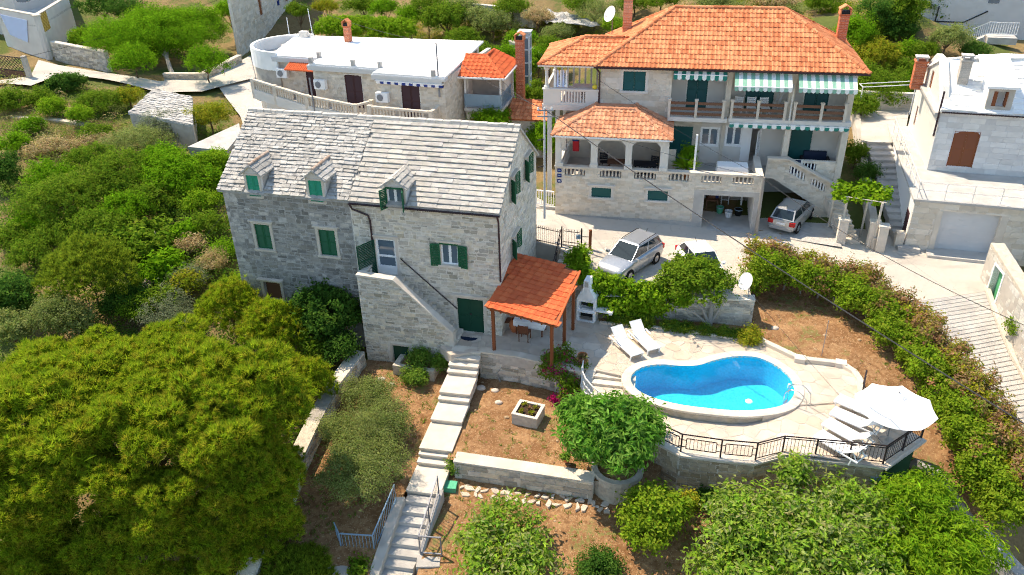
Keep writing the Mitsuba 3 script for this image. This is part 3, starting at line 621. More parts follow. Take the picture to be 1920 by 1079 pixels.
# gutter and pipes
def gutter(root, fr, u0, u1, v, z, mat='gutter', r=.065):
    an = np.radians(np.linspace(180, 360, 7)); m = MB(fr); p = np.array([[np.cos(a) * r, np.sin(a) * r] for a in an]); pi_ = p * .85
    vv = np.vstack([np.c_[np.full(7, u0), v + p[:, 0], z + p[:, 1]], np.c_[np.full(7, u1), v + p[:, 0], z + p[:, 1]], np.c_[np.full(7, u0), v + pi_[:, 0], z + pi_[:, 1]], np.c_[np.full(7, u1), v + pi_[:, 0], z + pi_[:, 1]]]); f = []
    for j in range(6): f += [[j, j+1, 8+j], [j, 8+j, 7+j], [14+j, 22+j, 15+j], [14+j, 21+j, 22+j]]
    m.add(vv, f); return part(root, 'gutter', m, mat)
gutter(house, MH, -6.75, -4.98, -.24, ez - .04); gutter(house, MH, -4.12, .12, -.24, ez - .04)
part(house, 'downpipe', MB(MH).tube([[-6.7, -.24, ez - .08], [-6.6, -.2, 5.85], [-5.95, -.07, 5.55], [-5.88, -.07, 5.3], [-5.88, -.07, 4.0]], .045, 8), 'gutter')
part(house, 'downpipe', MB(MH).tube([[.02, -.24, ez - .08], [.03, -.09, ez - .4], [.03, -.07, 2.9]], .045, 8), 'gutter')
# windows
for k, lab in (('w1', 'louvred window with closed dark shutters, left of the two lower windows'), ('w2', 'louvred window with closed dark shutters, right of the two lower windows')):
    a, b, c, d = OPEN[k]; w = stone_frame(house, MH, a, b, c, d, .13, .035, .2, lintel=.10, label=lab); leaves_closed(w, MH, a, b, c, d, 'faded_green' if 0 else 'shutter_green')
    pane(w, MH, a, b, c, d, .2)
a, b, c, d = OPEN['w3']; w = stone_frame(house, MH, a, b, c, d, .12, .025, .2, lintel=.09, label='white casement with open green shutters above the lower door')
sash(w, MH, a, b, c, d, .10); pane(w, MH, a, b, c, d, .13); part(w, 'curtain', MB(MH).box((a, .2, c), (b, .22, d)), 'white_cloth')
leaf_open(w, MH, a - .02, -1, .44, c - .06, d + .02, 172, 'shutter_green'); leaf_open(w, MH, b + .02, 1, .44, c - .06, d + .02, 172, 'shutter_green')
part(w, 'head_rail', MB(MH).box((a - .04, -.03, d - .02), (b + .04, .06, d + .05)), 'shutter_green')
# upper door
a, b, c, d = OPEN['dr']; w = stone_frame(house, MH, a, b, c, d, .12, .02, .25, sill=.02, lintel=.08, name='upper_door', label='white glazed door at the top of the outdoor stairs')
dm = MB(MH); dm.box((a, .08, c), (a + .10, .13, d)).box((b - .10, .08, c), (b, .13, d)).box((a + .1, .08, c), (b - .1, .13, c + .42)).box((a + .1, .08, d - .1), (b - .1, .13, d)).box((a + .1, .08, c + .86), (b - .1, .13, c + .96))
part(w, 'leaf', dm, 'white_paint'); pane(w, MH, a + .1, b - .1, c + .42, d - .1, .11)
part(w, 'blind', MB(MH).box((a + .1, .3, c + 1.2), (b - .1, .33, c + 1.45)).box((a + .1, .3, c + .55), (b - .1, .33, c + .72)), 'cut_stone')
part(w, 'room', MB(MH).box((a - .3, 1.6, c - .1), (b + .3, 1.65, d + .2)).box((a - .3, .3, c - .12), (b + .3, 1.6, c - .02)), 'brown_wood')
leaf_open(w, MH, a - .02, -1, .98, c + .02, d - .05, 118, 'door_green', label='open green louvred door leaf at the head of the stairs')
# lower double door
a, b, c, d = OPEN['d0']; w = stone_frame(house, MH, a, b, c, d, .15, .02, .3, sill=0, lintel=.10, name='green_door', label='dark green double door of the ground floor')
dm = MB(MH)
for q in range(2):
    p, r = a + q * (b - a) / 2, a + (q + 1) * (b - a) / 2
    dm.box((p + .004, .10, c), (r - .004, .14, d))
    for z0, z1 in ((.12, .82), (.92, 1.7)): dm.box((p + .09, .085, z0), (r - .09, .10, z1))
    dm.box((p + .05, .09, .84), (r - .05, .10, .89))
part(w, 'leaf', dm, 'door_green'); part(w, 'handle', MB(MH).box((-1.5, .05, .92), (-1.44, .085, 1.0)), 'black_iron')
# basement opening, gable windows
a, b, c, d = OPEN['led']; w = stone_frame(house, MH, a, b, c, d, .14, .06, .25, label='basement opening under a flat stone ledge', lintel=.16); part(w, 'shutter', MB(MH).box((a, .18, c), (b, .22, d)), 'plank_brown')
SD = Fr(*MH.w([0, 0, 0]), -15.05 + 90)   # u along the gable wall, v to the inside
for k, (a, b, c, d) in enumerate(GW):
    w = stone_frame(house, SD, a, b, c, d, .11, .03, .2, lintel=.14, label=('lower', 'upper front', 'upper back')[k] + ' gable window with open green shutters')
    sash(w, SD, a, b, c, d, .10); pane(w, SD, a, b, c, d, .13)
    leaf_open(w, SD, a - .02, -1, .4, c - .04, d, 140, 'shutter_green'); leaf_open(w, SD, b + .02, 1, .4, c - .04, d, 165, 'shutter_green')
# dormers
for k, (a, b, c, d) in DORM.items():
    lab = {1: 'leftmost dormer with closed faded green shutters', 2: 'middle dormer with closed faded green shutters', 3: 'right dormer with an open green shuttered window'}[k]
    ap = d + .48; s0, s1 = a - .13, b + .13
    face = Polygon([(s0, c - .08), (s1, c - .08), (s1, d + .12), ((s0 + s1) / 2, ap), (s0, d + .12)]).difference(sbox(a, c, b, d))
    D = part(house, 'dormer', wall(MH.face(-.02), face, .14, (.7, .4)), 'plaster', label=lab)
    vb = lambda z: (z - EZ) / (RZ - EZ) * HD / 2
    ck = MB(MH)
    for s in (s0, s1 - .05): ck.hexa([[s, .12, c], [s + .05, .12, c], [s + .05, .2, c], [s, .2, c], [s, .12, d + .12], [s + .05, .12, d + .12], [s + .05, vb(d + .12) + .1, d + .12], [s, vb(d + .12) + .1, d + .12]])
    part(D, 'cheek', ck, 'old_plaster' if k < 3 else 'grey_plaster')
    mid = (s0 + s1) / 2
    for sg, e in ((-1, s0 - .12), (1, s1 + .12)):
        zl = d + .12 - .09; v1 = vb(ap) + .1; v0 = -.16
        pl = [[e, v0, zl], [mid, v0, ap + .02], [mid, v1, ap + .02], [e, vb(zl) + .1, zl]]
        pr = part(D, 'roof', MB(MH).hexa(np.vstack([np.array(pl) - [0, 0, .05], pl]), (.5, .5)), 'roof_slab')
        P2, q2 = plane_of([MH.w(x) for x in ([pl[0], pl[3], pl[1], pl[2]])])
        po = Polygon([MH_ for MH_ in [((MH.w(x) - P2.o) @ P2.M.T)[:2] for x in pl]])
        pieces(pr, 'slab', P2, courses(po if po.is_valid else po.buffer(0), (.2, .24), (.3, .6), .01, .02, rr), 'roof_slab' if k == 3 else 'old_slab', (.02, .04), rr, top=0, tilt=.03, jit=.01, back=.01)
    if k < 3: ridge_caps(D, MH.w([mid, -.1, ap + .05]), MH.w([mid, vb(ap) - .1, ap + .05]), 'faded_tile', .08, .3)
    fm = MB(MH).box((a - .10, -.06, c - .10), (b + .10, .03, c)).box((a - .1, -.05, c), (a, .03, d)).box((b, -.05, c), (b + .1, .03, d)).box((a - .1, -.05, d), (b + .1, .03, d + .09))
    wf = part(D, 'window_frame', fm, 'cut_stone')
    if k < 3: leaves_closed(D, MH, a, b, c, d, 'faded_green', -.02, panel=False)
    else:
        sash(D, MH, a, b, c, d, .02); pane(D, MH, a, b, c, d, .05); part(D, 'curtain', MB(MH).box((a, .3, c), (b, .32, d)), 'pale_blue_cloth')
        leaf_open(D, MH, a - .02, -1, .4, c - .02, d, 115, 'shutter_green'); leaf_open(D, MH, b + .02, 1, .4, c - .02, d, 105, 'shutter_green')
        part(D, 'head_rail', MB(MH).box((a - .04, -.1, d - .02), (b + .04, .0, d + .05)), 'shutter_green')

# ---------------------------------------------------------------- outdoor stone staircase in front of the house
oc = thing('outdoor_staircase', 'stone outdoor staircase with rubble side wall leading up to the white door', 'staircase')
SW0, SW1, SV = -6.2, -1.75, -1.28
prof = [(-6.25, -1.75), (-2.08, -1.75), (-1.93, -1.6), (-1.93, .66), (-4.55, 3.05), (-6.25, 3.12)]
sp = Polygon(prof).difference(sbox(-5.02, -1.5, -4.02, -.25))
PS = MH.face(SV)
part(oc, 'wall', wall(PS, sp, .32, (.5, .5)), 'mortar')
part(oc, 'wall', MB(MH).box((-6.25, SV + .3, -1.6), (-5.95, -.04, 3.05)), 'mortar')
pieces(oc, 'stone', PS, courses(sp.buffer(-.03).difference(sbox(-5.14, -1.6, -3.9, -.12)), (.11, .22), (.14, .48), .03, .022, rr, merge=.35), 'limestone', (.006, .035), rr, top=290, ch=.012, tone=lambda c, r: float(np.clip(r.normal(.55, .28), 0, 1)))
cpm = [(-6.28, 3.12), (-4.53, 3.05), (-1.90, .66)]
for (u0, z0), (u1, z1) in zip(cpm[:-1], cpm[1:]):
    part(oc, 'coping', MB(MH).hexa([[u0, SV - .05, z0], [u1, SV - .05, z1], [u1, SV + .34, z1], [u0, SV + .34, z0], [u0, SV - .05, z0 + .09], [u1, SV - .05, z1 + .09], [u1, SV + .34, z1 + .09], [u0, SV + .34, z0 + .09]], (.8, .3)), 'cut_stone')
part(oc, 'coping', MB(MH).box((-6.28, SV + .34, 3.12), (-5.93, -.05, 3.21), (.7, .3)), 'cut_stone')
part(oc, 'newel', MB(MH).box((-2.08, SV - .03, -.3), (-1.9, SV + .33, .75), (.8, .3)), 'cut_stone')
part(oc, 'landing', MB(MH).box((-5.95, SV + .3, 2.3), (-4.5, -.035, 2.6), (.6, .3)), 'cut_stone')
for k in range(13):
    u1 = -4.5 + (k + 1) * .205; z = 2.6 - (k + 1) * .186
    part(oc, 'step', MB(MH).box((u1 - .205, SV + .3, z - .4), (u1, -.035, z), (R.random(), .3)), 'cut_stone')
part(oc, 'handrail', MB(MH).tube([[-4.6, -.09, 3.55], [-2.05, -.09, 1.25]], .025, 6), 'black_iron')
w = stone_frame(oc, Fr(*MH.w([0, SV, 0]), -15.05), -4.92, -4.12, -1.45, -.35, .10, .02, .25, sill=0, name='cellar_door', label='small dark green cellar door under the staircase')
part(w, 'leaf', MB(MH).box((-4.92, SV + .12, -1.45), (-4.12, SV + .16, -.35)), 'door_green')
# ---------------------------------------------------------------- terrace wall and garden stairs
tw = thing('terrace_wall', 'low whitish stone retaining wall under the pergola terrace', 'wall')
stone_wall_run(tw, [(-1.52,29.64,0.05), (0.19,29.15,0.05), (1.76,28.43,0.05), (2.82,27.87,0.05)], lambda x, y: -1.75, .3, R, 'limestone', (.14, .24), (.25, .6), .08, 60)
stw = MB(); a = np.array((-1.52,29.64,0.05)); stone_wall_run(tw, [(-1.47, 31.0, -.03), tuple(a)], lambda x, y: -1.5, .2, R, top_each=0)
gs_ = thing('garden_stairs', 'long flight of pale stone garden steps and slabs leading down from the terrace', 'stairs')
tread = [(29.54, 0), (29.25, 1), (28.97, 2), (28.72, 3), (27.5, 4), (27.25, 5), (26.12, 6), (24.56, 7), (24.40, 8), (24.14, 9), (22.75, 10)]
RIS = .185; prev = 29.95
for y, k in tread:
    z = -RIS * k; y0, y1 = y, prev
    P8 = [[STAIR_L(y0), y0 + .28, z - .5], [STAIR_R(y0), y0, z - .5], [STAIR_R(y1), y1, z - .5], [STAIR_L(y1), y1 + .28, z - .5]]
    body = MB().hexa(np.vstack([P8, np.array(P8) + [0, 0, .44]]), (.5, .3)); nos = [[p[0], p[1] - (.03 if i < 2 else 0), z - .06] for i, p in enumerate(P8)]; nos = np.array(nos); nos[[0, 3], 0] -= .03; nos[[1, 2], 0] += .03
    s = part(gs_, 'step', body, 'limestone'); part(s, 'slab', MB().hexa(np.vstack([nos, nos + [0, 0, .06]]), (.5 + .5 * R.random(), R.random())), 'cut_stone')
    prev = y
# lower flight with concrete cheeks and railing
def lowR(y): return STAIR_R(22.75) + (22.75 - y) * -.30
NL = 11
lz = -RIS * 10
for k in range(NL):
    y1 = 22.75 - k * .36; y0 = y1 - .36; z = lz - .17 * (k + 1)
    p = np.array([[lowR(y0) - 1.22, y0 + .22, z - .5], [lowR(y0) - .1, y0, z - .5], [lowR(y1) - .1, y1, z - .5], [lowR(y1) - 1.22, y1 + .22, z - .5]])
    part(gs_, 'step', MB().hexa(np.vstack([p, p + [0, 0, .5]]), (R.random(), R.random())), 'concrete')
def cheek(off0, off1, y0, y1, h):
    a = lambda y, o: lowR(y) + o; zz = lambda y: lz - .17 * (22.75 - y) / .36
    p = [[a(y0, off0), y0, zz(y0) - 1.2], [a(y0, off1), y0, zz(y0) - 1.2], [a(y1, off1), y1, zz(y1) - 1.2], [a(y1, off0), y1, zz(y1) - 1.2]]
    q = [[a(y0, off0), y0, zz(y0) + h], [a(y0, off1), y0, zz(y0) + h], [a(y1, off1), y1, zz(y1) + h], [a(y1, off0), y1, zz(y1) + h]]
    return p + q
part(gs_, 'side_wall', MB().hexa(cheek(-.1, .12, 20.7, 22.9, .02)), 'concrete')
part(gs_, 'side_wall', MB().hexa(cheek(-1.62, -1.24, 17.6, 22.6, .12)), 'old_plaster')
rail = thing('stair_railing', 'grey metal railing along the right side of the lower garden stairs', 'railing')
zz = lambda y: lz - .17 * (22.75 - y) / .36
for y in (22.7, 21.7): part(rail, 'post', MB().bar([lowR(y) + .01, y, zz(y)], [lowR(y) + .01, y, zz(y) + .98], .05), 'grey_iron')
for h in (.12, .95): part(rail, 'rail', MB().bar([lowR(22.7) + .01, 22.7, zz(22.7) + h], [lowR(20.7) + .01, 20.7, zz(20.7) + h], .045), 'grey_iron')
part(rail, 'post', MB().bar([lowR(20.7) + .01, 20.7, zz(20.7)], [lowR(20.7) + .01, 20.7, zz(20.7) + .98], .05), 'grey_iron')
for y in np.arange(20.82, 22.65, .115): part(rail, 'baluster', MB().bar([lowR(y) + .01, y, zz(y) + .12], [lowR(y) + .01, y, zz(y) + .95], .016), 'grey_iron')
q = np.array([lowR(20.7), 20.68, zz(20.7)]); part(gs_, 'end_pier', MB().box([lowR(20.7) - .1, 20.1, -5], [lowR(20.7) + .75, 20.75, zz(20.7) + .03]), 'concrete')
for h in (.12, .95): part(rail, 'rail', MB().bar(q + [0, 0, h], q + [.8, -.1, h], .045), 'grey_iron')
part(rail, 'post', MB().bar(q + [.8, -.1, -.3], q + [.8, -.1, .98], .05), 'grey_iron')
r2 = thing('landing_railing', 'blue grey metal railing on the concrete landing left of the lower stairs', 'railing')
A_, B_, C_ = np.array([-5.30, 20.98, -2.92]), np.array([-6.55, 21.12, -2.92]), np.array([lowR(22.4) - 1.5, 22.5, zz(22.4) + .14]); D_ = B_ + [-.28, .55, 0]
part(gs_, 'landing', MB().prism([tuple(A_[:2] + [-.28, -1.1]), tuple(A_[:2] + [.06, .1]), tuple(B_[:2] + [-.3, .6]), tuple(B_[:2] + [-.4, -.2]), tuple(B_[:2] + [-.5, -1.1])], A_[2] - 2.2, A_[2]), 'old_plaster')
for a, b in ((A_, B_), (A_, C_), (B_, D_)):
    L = np.linalg.norm(b - a)
    for h in (.08, .82): part(r2, 'rail', MB().bar(a + [0, 0, h], b + [0, 0, h], .04), 'blue_iron')
    for t in np.arange(0, L, .13): p = a + (b - a) * t / L; part(r2, 'baluster', MB().bar(p + [0, 0, .05], p + [0, 0, .82], .018 if t else .05), 'blue_iron')
# low wall between the two garden beds
lw = thing('garden_wall', 'low garden wall with broad pale coping between the planting beds', 'wall')
stone_wall_run(lw, [(-2.44,23.97,-1.28), (0.14,23.34,-1.28), (2.88,22.63,-1.28)], lambda x, y: -2.7, .5, R, 'limestone', (.2, .3), (.3, .8), .06, 60)
# round tree planter at its right end
tp = thing('tree_planter', 'round stone planter wall holding the dark walnut tree', 'planter')
cx, cy, _ = (3.9,23.35,-1.3)
part(tp, 'wall', MB().lathe([(1.0, -2.8), (1.0, -1.2), (.78, -1.2), (.78, -2.0)], 28, (cx, cy, 0), (.4, .5)), 'limestone')
part(tp, 'soil', MB().lathe([(.8, -1.35), (.01, -1.3)], 20, (cx, cy, 0)), 'soil')
# boundary wall on the left
bw = thing('boundary_wall', 'thick old rubble boundary wall beside the big pine', 'wall')
pts = [(-6.9,30.82,-0.65), (-7.6,28.66,-0.75), (-8.1,26.27,-1), (-8.42,24.65,-1.3), (-8.67,22.59,-1.6), (-9.04,20.62,-2), (-9.29,19.22,-2.3)]
bwf = [np.array(p) for p in pts]
stone_wall_run(bw, [tuple(p) for p in bwf[::-1]], lambda x, y: float(left_z(np.array([x]), np.array([y]))[0]) - .5, .62, R, 'limestone', (.14, .26), (.18, .5), .10, 30, coping='limestone', over=.0, capname='top')

# ---------------------------------------------------------------- pergola
pg = thing('pergola', 'red tiled pergola on brown timber posts at the corner of the stone house', 'pergola')
fl, fr_, bl, br = [MH.w(p) for p in ([-.22, -1.45, 2.36], [2.95, -2.2, 2.30], [3.30, 1.45, 2.98], [.2, 2.44, 3.02])]
q4 = [fl, fr_, bl, br]
tiled(pg, [fl, fr_, bl, br], .355, .30, 'bright_tile', as_parts=160, h=.035, lap=.03, base='post_wood', thick=.06, inset=.0)
for t0, p, q in ((0, fl, br), (1, fr_, bl)): part(pg, 'verge', MB().bar(p + [0, 0, .02], q + [0, 0, .02], .09, .08), 'bright_tile')
def on(u, v):  # point of the tilted roof
    return fl + (fr_ - fl) * u + (br - fl) * v + (bl - br - fr_ + fl) * u * v
for u, v in ((.05, .07), (.92, .07), (.93, .55), (.93, .93)):
    p = on(u, v); part(pg, 'post', MB(Fr(p[0], p[1], 0, -18)).box((-.065, -.065, .0), (.065, .065, p[2] - .16)), 'post_wood')
for v in (.06, .5, .94): part(pg, 'beam', MB().bar(on(-.01, v) - [0, 0, .16], on(1.0, v) - [0, 0, .16], .10, .14), 'post_wood')
for u in np.linspace(.05, .95, 7): part(pg, 'rafter', MB().bar(on(u, .0) - [0, 0, .09], on(u, 1) - [0, 0, .09], .06, .09), 'post_wood')
# ---------------------------------------------------------------- red roofed house
RF = Fr(2.53, 41.2, 0, -11.5); rng2 = np.random.default_rng(21)
red = thing('red_roofed_house', 'large stone house with orange tiled hipped roof, balconies and an arcade', 'house')
ARC = [(.30, 1.90), (2.25, 3.74), (4.08, 5.57)]
BAL = [(.5, 1.62), (2.42, 3.58), (4.27, 5.42), (6.1, 7.15), (7.8, 8.85), (9.42, 10.5)]
lowp = Polygon([(0, .6), (10.9, .6), (10.9, 4.20), (0, 4.20)])
lowp = lowp.difference(sbox(8.05, .6, 10.66, 3.03))
for a, b in ((2.0, 3.07), (5.06, 6.12)): lowp = lowp.difference(sbox(a, 2.55, b, 3.12))
for a, b in BAL: lowp = lowp.difference(sbox(a, 3.72, b, 4.13))
part(red, 'wall', wall(RF.face(0), lowp, .28, (.5, .5)), 'mortar')
sp = lowp.difference(sbox(7.5, .6, 11, 3.35)).difference(sbox(-1, .6, 11, 1.42))
for a, b in ((1.85, 3.22), (4.91, 6.27)): sp = sp.difference(sbox(a, 2.4, b, 3.3))
pieces(red, 'stone', RF.face(0), courses(sp, .155, (.22, .42), .014, .004, rng2), 'block', (.010, .018), rng2, top=300, ch=.006)
part(red, 'plinth', MB(RF).box((-.03, -.05, .6), (8.05, .0, 1.42)).box((7.5, -.012, 1.42), (8.05, -.001, 3.3)).box((10.66, -.012, .6), (10.9, -.001, 3.3)).box((8.05, -.012, 3.03), (10.66, -.001, 3.3)), 'concrete')
part(red, 'wall', wall(RF.sideL(0), [(-10, .6), (0, .6), (0, 4.20), (-10, 4.20)], .28), 'plaster')
part(red, 'wall', wall(RF.side(10.9), [(0, .6), (3.0, .6), (3.0, 4.2), (0, 4.2)], .25), 'plaster')
part(red, 'parapet_cap', MB(RF).box((-.05, -.06, 4.20), (10.95, .30, 4.27), (.7, .3)).box((10.6, .30, 4.2), (10.95, 3.0, 4.27), (.7, .3)), 'cut_stone')
for a, b in BAL:
    n = int((b - a) / .19)
    for k in range(n): u = a + (b - a) * (k + .5) / n; part(red, 'baluster', MB(RF).lathe([(.035, 3.72), (.05, 3.8), (.06, 3.86), (.035, 4.02), (.05, 4.13)], 6, (u, .12, 0), (.6, .4)), 'cut_stone')
part(red, 'floor', MB(RF).box((.28, .28, 3.15), (10.64, 4.0, 3.35)).box((10.64, 2.52, 3.15), (12.3, 4.0, 3.35)).box((12.3, 2.9, 3.1), (15.1, 4.0, 3.35)), 'concrete')
for a, b in ((2.0, 3.07), (5.06, 6.12)):
    w = stone_frame(red, RF, a, b, 2.55, 3.12, .13, .03, .2, mat='plaster', lintel=.12, label='cellar window with a closed green shutter, ' + ('left' if a < 4 else 'right'))
    part(w, 'shutter', MB(RF).box((a, .04, 2.55), (b, .08, 3.12)), 'teal_green')
# arcade
arc = Polygon([(0, 4.27), (6.0, 4.27), (6.0, 6.02), (0, 6.02)])
for a, b in ARC: arc = arc.difference(Polygon([(a, 4.0), (b, 4.0), (b, 5.55), (b - .22, 5.80), (a + .22, 5.80), (a, 5.55)]))
part(red, 'arcade', wall(RF.face(.02), arc, .26), 'cream_paint')
for u in (-.02, 1.86, 3.70, 5.55): part(red, 'column_base', MB(RF).box((u, -.04, 4.27), (u + .42, .31, 4.45)), 'cream_paint')
sideA = Polygon([(-2.75, 4.27), (0, 4.27), (0, 6.02), (-2.75, 6.02)]).difference(sbox(-2.3, 4.4, -.5, 5.7))
part(red, 'arcade', wall(RF.sideL(0), sideA, .26), 'cream_paint')
part(red, 'wall', MB(RF).box((0.0, 4.0, 3.35), (7.3, 4.2, 6.3)).box((7.3, 4.0, 3.35), (7.75, 4.2, 6.1)), 'block')
part(red, 'ceiling', MB(RF).box((.02, .29, 5.95), (5.98, 4.0, 6.0)), 'brown_wood')
part(red, 'wall', MB(RF).box((5.85, 2.75, 3.35), (5.97, 4.0, 6.0)).box((5.95, 1.6, 3.35), (6.4, 1.7, 4.9)), 'block')
ar = np.array([[-.2, -.3, 6.06], [6.15, -.3, 6.06], [4.1, 1.75, 7.0], [1.9, 1.75, 7.0]])
w_ = RF.w
part(red, 'fascia', MB(RF).box((-.2, -.3, 5.98), (6.15, -.2, 6.07)).box((-.2, -.2, 5.98), (-.1, 2.8, 6.07)).box((6.05, -.2, 5.98), (6.15, 2.8, 6.07)), 'white_paint')
tiled(red, [w_(p) for p in ar], .24, .33, 'old_tile', 'arcade_tile', 0, .05, .035, rng2, base='brick', basename='arcade_roof')
tiled(red, [w_([-.2, 2.8, 6.06]), w_([-.2, -.3, 6.06]), w_([1.9, 1.75, 7.0]), w_([1.9, 2.8, 7.0])], .24, .33, 'old_tile', 'arcade_tile', 0, .05, .035, rng2, base='brick', basename='arcade_roof')
tiled(red, [w_([6.15, -.3, 6.06]), w_([6.15, 2.8, 6.06]), w_([4.1, 2.8, 7.0]), w_([4.1, 1.75, 7.0])], .24, .33, 'old_tile', 'arcade_tile', 0, .05, .035, rng2, base='brick', basename='arcade_roof')
part(red, 'arcade_roof', MB(RF).hexa([[1.9, 1.75, 6.9], [4.1, 1.75, 6.9], [4.1, 2.8, 6.9], [1.9, 2.8, 6.9], [1.9, 1.75, 7.0], [4.1, 1.75, 7.0], [4.1, 2.8, 7.0], [1.9, 2.8, 7.0]]), 'old_tile')
for a, b in (([-.2, -.3, 6.08], [1.9, 1.75, 7.02]), ([6.15, -.3, 6.08], [4.1, 1.75, 7.02]), ([1.9, 1.75, 7.03], [4.1, 1.75, 7.03]), ([1.9, 1.75, 7.03], [1.9, 2.8, 7.03]), ([4.1, 1.75, 7.03], [4.1, 2.8, 7.03])): ridge_caps(red, w_(a), w_(b), 'old_tile', .11, .36)
# middle terrace back wall
mb = Polygon([(7.3, 3.35), (12.3, 3.35), (12.3, 6.2), (7.3, 6.2)])
for r in ((7.75, 4.42, 8.68, 5.42), (9.12, 4.48, 9.95, 5.55), (10.0, 3.55, 11.02, 5.58)): mb = mb.difference(sbox(*r))
part(red, 'wall', wall(RF.face(3.98), mb.intersection(sbox(7.75, 3, 13, 7)), .2), 'plaster')
part(red, 'pier', MB(RF).box((8.84, 3.9, 3.35), (9.0, 3.985, 6.2), (.4, .4)), 'block')
part(red, 'door', MB(RF).box((5.98, 3.9, 3.35), (6.62, 3.985, 5.45)).box((6.64, 3.9, 3.35), (7.26, 3.985, 5.45)).box((6.61, 3.88, 3.35), (6.65, 3.9, 5.45)), 'teal_green', label='wide closed green shutter door behind the potted yucca')
part(red, 'partition', MB(RF).box((7.34, .35, 3.35), (7.44, .45, 6.2)).box((7.36, .45, 3.35), (7.42, 1.0, 4.3)), 'white_paint')
F4 = RF.sub(0, 3.98, 0)
for (a, b, c, d), lab in (((7.75, 8.68, 4.42, 5.42), 'white window with reflections beside the partition'), ((9.12, 9.95, 4.48, 5.55), 'white window beside the glazed door')):
    w = part(red, 'window', MB(F4).box((a - .06, -.04, c - .06), (b + .06, .1, c)).box((a - .06, -.02, c), (a, .1, d)).box((b, -.02, c), (b + .06, .1, d)).box((a - .06, -.02, d), (b + .06, .1, d + .06)), 'white_paint', lab)
    sash(w, F4, a, b, c, d, .03); pane(w, F4, a, b, c, d, .06); part(w, 'curtain', MB(F4).box((a, .12, c), (b, .14, d)), 'white_cloth')
w = part(red, 'glazed_door', MB(F4).box((10.0, 0, 3.55), (10.06, .1, 5.58)).box((10.96, 0, 3.55), (11.02, .1, 5.58)).box((10.06, 0, 5.5), (10.96, .1, 5.58)).box((10.06, .0, 3.55), (10.5, .05, 5.5)), 'white_paint', 'white glazed double door with one leaf open')
f = F4.sub(10.96, -.02, 0, 68)
part(w, 'leaf', MB(f).box((-.5, -.02, 3.6), (-.42, .02, 5.48)).box((-.08, -.02, 3.6), (0, .02, 5.48)).box((-.42, -.02, 3.6), (-.08, .02, 4.35)).box((-.42, -.02, 5.4), (-.08, .02, 5.48)).box((-.27, -.02, 4.35), (-.23, .02, 5.4)), 'white_paint')
part(w, 'leaf_pane', MB(f).box((-.42, -.004, 4.35), (-.08, .004, 5.4)), 'pane_glass')
part(w, 'room', MB(F4).box((9.6, 1.6, 3.5), (11.4, 1.65, 5.6)).box((9.6, .21, 3.45), (11.4, 1.6, 3.5)).box((9.6, .21, 5.6), (11.4, 1.65, 5.65)).box((9.55, .21, 3.45), (9.6, 1.65, 5.65)).box((11.4, .21, 3.45), (11.45, 1.65, 5.65)), 'plaster')
part(red, 'step', MB(RF).box((9.85, 3.6, 3.35), (11.15, 3.975, 3.53)), 'concrete')
# right part: piers and covered terrace above the carport
part(red, 'pier', MB(RF).box((12.05, 2.55, 3.35), (12.35, 2.9, 6.3), (.4, .4)).box((14.95, 2.5, .6), (15.27, 2.85, 6.3), (.4, .4)), 'block')
part(red, 'wall', MB(RF).box((12.3, 4.0, 3.35), (15.25, 4.15, 6.3)).box((15.1, 2.85, .6), (15.25, 10, 6.3)).box((11.0, 4.6, .6), (15.1, 4.75, 3.0)).box((12.2, 2.9, 3.35), (12.32, 4.0, 6.3)), 'plaster')
part(red, 'door', MB(RF).box((12.6, 3.9, 3.35), (13.7, 3.985, 5.6)), 'teal_green', label='dark green shutter door on the covered terrace above the carport')
rp_ = Polygon([(12.35, 3.0), (14.95, 3.0), (14.95, 4.25), (12.35, 4.25)]).difference(sbox(13.25, 3.62, 13.95, 4.12))
part(red, 'parapet', wall(RF.face(2.6), rp_, .2), 'mortar'); pieces(red, 'parapet_stone', RF.face(2.6), courses(rp_.intersection(sbox(13.2, 3, 15, 4.25)), .155, (.22, .4), .014, .003, rng2), 'block', .014, rng2, top=60, ch=.006)
for u in np.linspace(13.33, 13.87, 4): part(red, 'baluster', MB(RF).box((u - .03, 2.66, 3.62), (u + .03, 2.74, 4.12)), 'white_paint')
# outer stairs with parapet down to the right
pz = lambda u: 4.42 - max(0, u - 12.35) * .515
par = Polygon([(11.3, 3.3), (11.35, 4.42), (12.35, 4.42), (15.0, 3.05), (15.0, 1.0), (14.55, 1.55), (11.75, 3.25)])
ops = [Polygon([(12.55, 3.62), (13.42, 3.17), (13.42, 3.60), (12.55, 4.05)]), Polygon([(13.75, 3.02), (14.55, 2.6), (14.55, 3.02), (13.75, 3.42)])]
for o in ops: par = par.difference(o)
RS = RF.face(2.3); 
part(red, 'stair_parapet', wall(RS, par, .22), 'mortar')
pieces(red, 'stair_stone', RS, courses(par.buffer(-.03), .15, (.22, .4), .014, .003, rng2), 'block', (.010, .018), rng2, top=130, ch=.006)
part(red, 'stair_cap', MB(RF).hexa([[11.3, 2.05, 4.42], [12.37, 2.05, 4.42], [12.37, 2.38, 4.42], [11.3, 2.38, 4.42], [11.3, 2.05, 4.5], [12.37, 2.05, 4.5], [12.37, 2.38, 4.5], [11.3, 2.38, 4.5]]).hexa([[12.37, 2.05, 4.42], [15.05, 2.05, 3.04], [15.05, 2.55, 3.04], [12.37, 2.55, 4.42], [12.37, 2.05, 4.5], [15.05, 2.05, 3.12], [15.05, 2.55, 3.12], [12.37, 2.55, 4.5]]), 'cut_stone')
